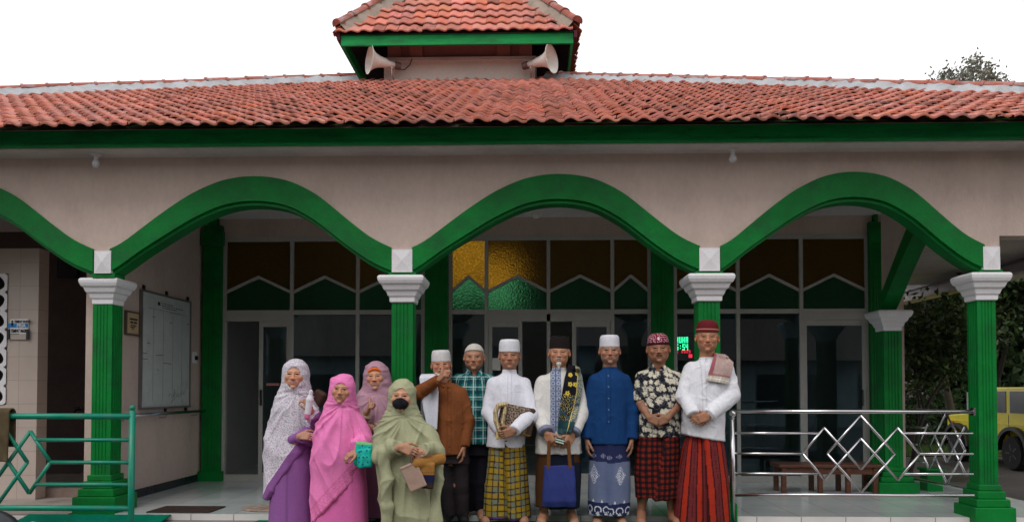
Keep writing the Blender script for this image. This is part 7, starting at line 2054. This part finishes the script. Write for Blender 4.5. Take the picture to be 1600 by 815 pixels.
# W2: pink
P = Person(532, 6.42, .17, 'woman wrapped in a bright pink veil and robe holding a turquoise cloth', (.36, .18, .11))
P.head(534.5, 608, sc=1.04, veiled=True, smile=.05, brow=(.06, .04, .03), age=.5, roll=.10, yaw=.10, lip=(.30, .11, .09), dy=-.05)
aL = [P.L(512, 650), P.L(510, 705, -.10), P.L(545, 712, -.22)]; aR = [P.L(556, 652), P.L(570, 694, -.08), P.L(557, 705, -.24)]
P.body(P.L(534, 642, .0), P.L(514, 650), P.L(554, 650), P.L(532, 750)[2], {
    -1: (aL[1], P.L(540, 716, -.10), H((.85, -.2, -.05), (0, .9, -.3), (.1, -.3, .9), (.6, .7, .8, .9), sc=.9, fore=.1)), 1: (aR[1], aR[2], H((-.6, -.4, -.3), (0, .3, -.9), (-.3, -.9, .1), (.8, .85, .9, .95), sc=.92, fore=.1))}, girth=.92)
chin = P.L(536, 628, -.14); n_, d_ = hem_plane(P, (492, 812), (572, 728))
def ex(sh):
    sleeve(sh, P.L(558, 662), P.L(569, 692, -.07), P.L(556, 700, -.19), .07, .07, .062, .05, 1.0)
sh = veil(P, (.097, .112, .111), [(593, 520, 549, .10), (606, 518, 552, .105), (620, 514, 555, .115), (638, 506, 559, .135), (658, 498, 563, .16), (682, 493, 566, .18), (705, 488, 569, .19), (735, 488, 567, .19), (770, 490, 565, .19), (815, 491, 564, .185)], cut=[(n_, d_, None, None)], face=(.058, .10, .076), fz=-.018, extra=ex)
pk = A_(226, 124, 180)
def pt(V):
    c = pk[None] * (1 + .06 * (fbm(V * 20, 4, 2) - .5))[:, None]; dist = d_ - V @ n_; d, bv, bid = cells(np.stack([dist, V[:, 2] + V[:, 0]], 1), 42, 5, .5)
    m_ = (dist < .09) & (np.abs(d - .3) < .10); c[m_] = A_(206, 100, 152); m_ = (np.abs(dist - .092) < .003) | (dist < .006); c[m_] = A_(204, 98, 150); return c
P.cloth('veil', sh, pt, SILKY, smooth=3, amp=.022, disp=veil_disp(P, 241, chin, 1, 7, .45))
sh = Shape(); sh.loft(rows_px(P, [(700, 500, 568, .14), (760, 494, 574, .16), (868, 492, 577, .18)]), .03)
P.cloth('robe', sh, lambda V: (A_(212, 104, 166))[None] * (1 + .1 * (fbm(V * 20, 4, 2) - .5))[:, None], SILKY, h=.0065, amp=.020, disp=lambda V: drape(V, 245, 8, .8, .1))
tq = empty('turquoise_cloth', (P.X0 + .2, 6.2, 1.0), 'folded turquoise cloth with blue flower print held by the woman in pink', 'cloth')
sh = Shape(); c_ = P.L(569, 709, -.24); sh.box(c_, (.072, .03, .098), .024, .0, roty(.12).T); sh.box(c_ + V3(.01, -.02, -.03), (.06, .02, .075), .018, .01, roty(-.08).T)
V, Q = sh.mesh(.0048); V = laplace(V, Q, 1, .4); V = V + vnormals(V, Q) * (crumple(V, 3, 14) * .012)[:, None]; d, bv, bid = cells(np.stack([V[:, 0], V[:, 2]], 1), 22, 5, .8)
cc = np.broadcast_to(A_(24, 176, 158), V.shape).copy(); cc[(d < .20)] = A_(24, 110, 150); cc[(d < .33) & (d > .28)] = A_(80, 190, 170); cc[V[:, 2] > c_[2] + .08] = A_(110, 180, 110); tobj(P, tq, 'cloth', V, Q, COTTON, cc)

# W4: sage green, black mask
P = Person(640, 6.22, .10, 'woman in a sage green veil and robe wearing a black face mask', (.38, .19, .12))
P.head(628, 618.5, sc=1.10, yaw=.05, veiled=True, smile=.1, brow=(.06, .04, .03), age=.6, roll=.03, dy=-.05)
aL = [P.L(602, 668), P.L(592, 716, -.10), P.L(627, 697, -.27)]; aR = [P.L(668, 672), P.L(684, 716, -.08), P.L(664, 708, -.24)]
P.body(P.L(630, 655, .0), P.L(606, 664), P.L(658, 666), P.L(640, 780)[2], {
    -1: (aL[1], aL[2], H((.85, -.1, -.42), (0, 1, -.2), (.35, -.3, .9), (.45, .5, .55, .6), sc=1.)), 1: (aR[1], aR[2], H((-.85, -.1, -.2), (0, .9, .2), (-.2, -.3, .9), (.5, .6, .7, .8), sc=.9))}, girth=1.)
chin = P.L(630, 648, -.14)
def ex(sh):
    sleeve(sh, P.L(607, 680), P.L(598, 712, -.1), P.L(622, 698, -.22), .074, .066, .056, .05, 1.0)
    sleeve(sh, P.L(662, 682), P.L(676, 706, -.08), P.L(660, 702, -.25), .074, .062, .056, .05, 1.0)
    # hanging edge of the cape at both sides
    sh.cap(P.L(600, 706, -.2), P.L(606, 790, -.18), .035, .03, .03); sh.cap(P.L(606, 790, -.18), P.L(604, 860, -.15), .03, .03, .03)
    sh.cap(P.L(681, 705, -.10), P.L(681, 812, -.10), .032, .028, .04)
sh = veil(P, (.099, .115, .110), [(610, 611.5, 644, .10), (622, 609, 647, .105), (636, 605, 652, .115), (652, 598, 660, .14), (670, 590, 669, .165), (690, 590, 676, .18), (710, 588, 682, .18), (735, 590, 683, .17), (770, 594, 682, .16), (815, 602, 681, .16), (868, 602, 681, .16)], face=(.061, .10, .080), fz=-.014, extra=ex)
sg = A_(156, 157, 126)
def pt(V):
    c = sg[None] * (1 + .10 * (fbm(V * 12, 4, 2) - .5))[:, None]; hd = (V - P.hc) @ P.hR; rim = ((hd[:, 0] / .062) ** 2 + ((hd[:, 2] + .014) / .086) ** 2 < 1.06) & (hd[:, 1] < -.03); c[rim] = A_(196, 190, 158); return c
P.cloth('veil', sh, pt, SILKY, smooth=3, amp=.028, disp=veil_disp(P, 261, chin, 1, 7.5, -.12))
sh = Shape(); sc_ = P.hs   # mask
sh.ell(P.hp(0, -.066, -.052), tuple(V3(.060, .052, .046) * sc_), .01, P.hR.T); sh.cap(P.hp(0, -.108, -.022), P.hp(0, -.104, -.08), .014, .014, .02)
V, Q = sh.mesh(.0035); V = V + vnormals(V, Q) * ((np.sin(V[:, 2] * 420) * .0006))[:, None]; P.put('face_mask', V, Q, COTTON, np.broadcast_to((.010, .010, .013), V.shape))
pc = empty('clutch_purse', (P.X0, 6.0, .8), 'flat beige zip purse hanging from the hand of the masked woman', 'purse')
qd = [P.L(x, y, -.26) for x, y in ((627, 731), (651, 720), (667, 756), (639, 768))]; ce = sum(qd) / 4; ux = unit(qd[1] - qd[0] + qd[2] - qd[3]); uz = unit(qd[0] - qd[3] + qd[1] - qd[2]); uz = unit(uz - ux * (uz @ ux)); uy = np.cross(uz, ux)
sh = Shape(); sh.box(ce, (.070, .012, .105), .010, .0, np.array([ux, uy, uz])); V, Q = sh.mesh(.0045); V = V + vnormals(V, Q) * ((fbm(V * 14, 3, 2) - .5) * .008)[:, None]; lz = (V - ce) @ uz; cc = np.broadcast_to(A_(160, 134, 120), V.shape).copy(); cc[np.abs(lz - .085) < .004] = A_(110, 92, 84); tobj(P, pc, 'pouch', V, Q, LEATH, cc)
sh = Shape(); sh.cap(qd[0] * .3 + qd[1] * .7 + V3(0, -.01, 0), P.L(643, 708, -.29), .006, .006); V, Q = sh.mesh(.003); tobj(P, pc, 'wrist_loop', V, Q, LEATH, np.broadcast_to(A_(120, 98, 88), V.shape))
fc = empty('folded_prayer_mat', (P.X0 + .2, 6.0, .85), 'folded ochre and navy prayer mat over the forearm of the masked woman', 'mat')
sh = Shape(); a, b = P.L(650, 724, -.25), P.L(690, 716, -.17); sh.cap(a, b, .030, .034, .0, sq=((0, 0, 1), 1.35)); sh.box(P.L(664, 742, -.23), (.072, .016, .10), .014, .01, roty(.06).T); V, Q = sh.mesh(.005); V = V + vnormals(V, Q) * (crumple(V, 5, 9) * .008)[:, None]
cc = np.broadcast_to(A_(150, 106, 52), V.shape).copy(); zz_ = P.L(660, 741, -.23)[2]; cc[V[:, 2] < zz_] = A_(26, 28, 62); cc[V[:, 2] < zz_ - .06] = A_(50, 40, 34); cc[np.abs(V[:, 2] - zz_ - .018) < .004] = A_(110, 76, 36); tobj(P, fc, 'mat', V, Q, COTTON, cc)
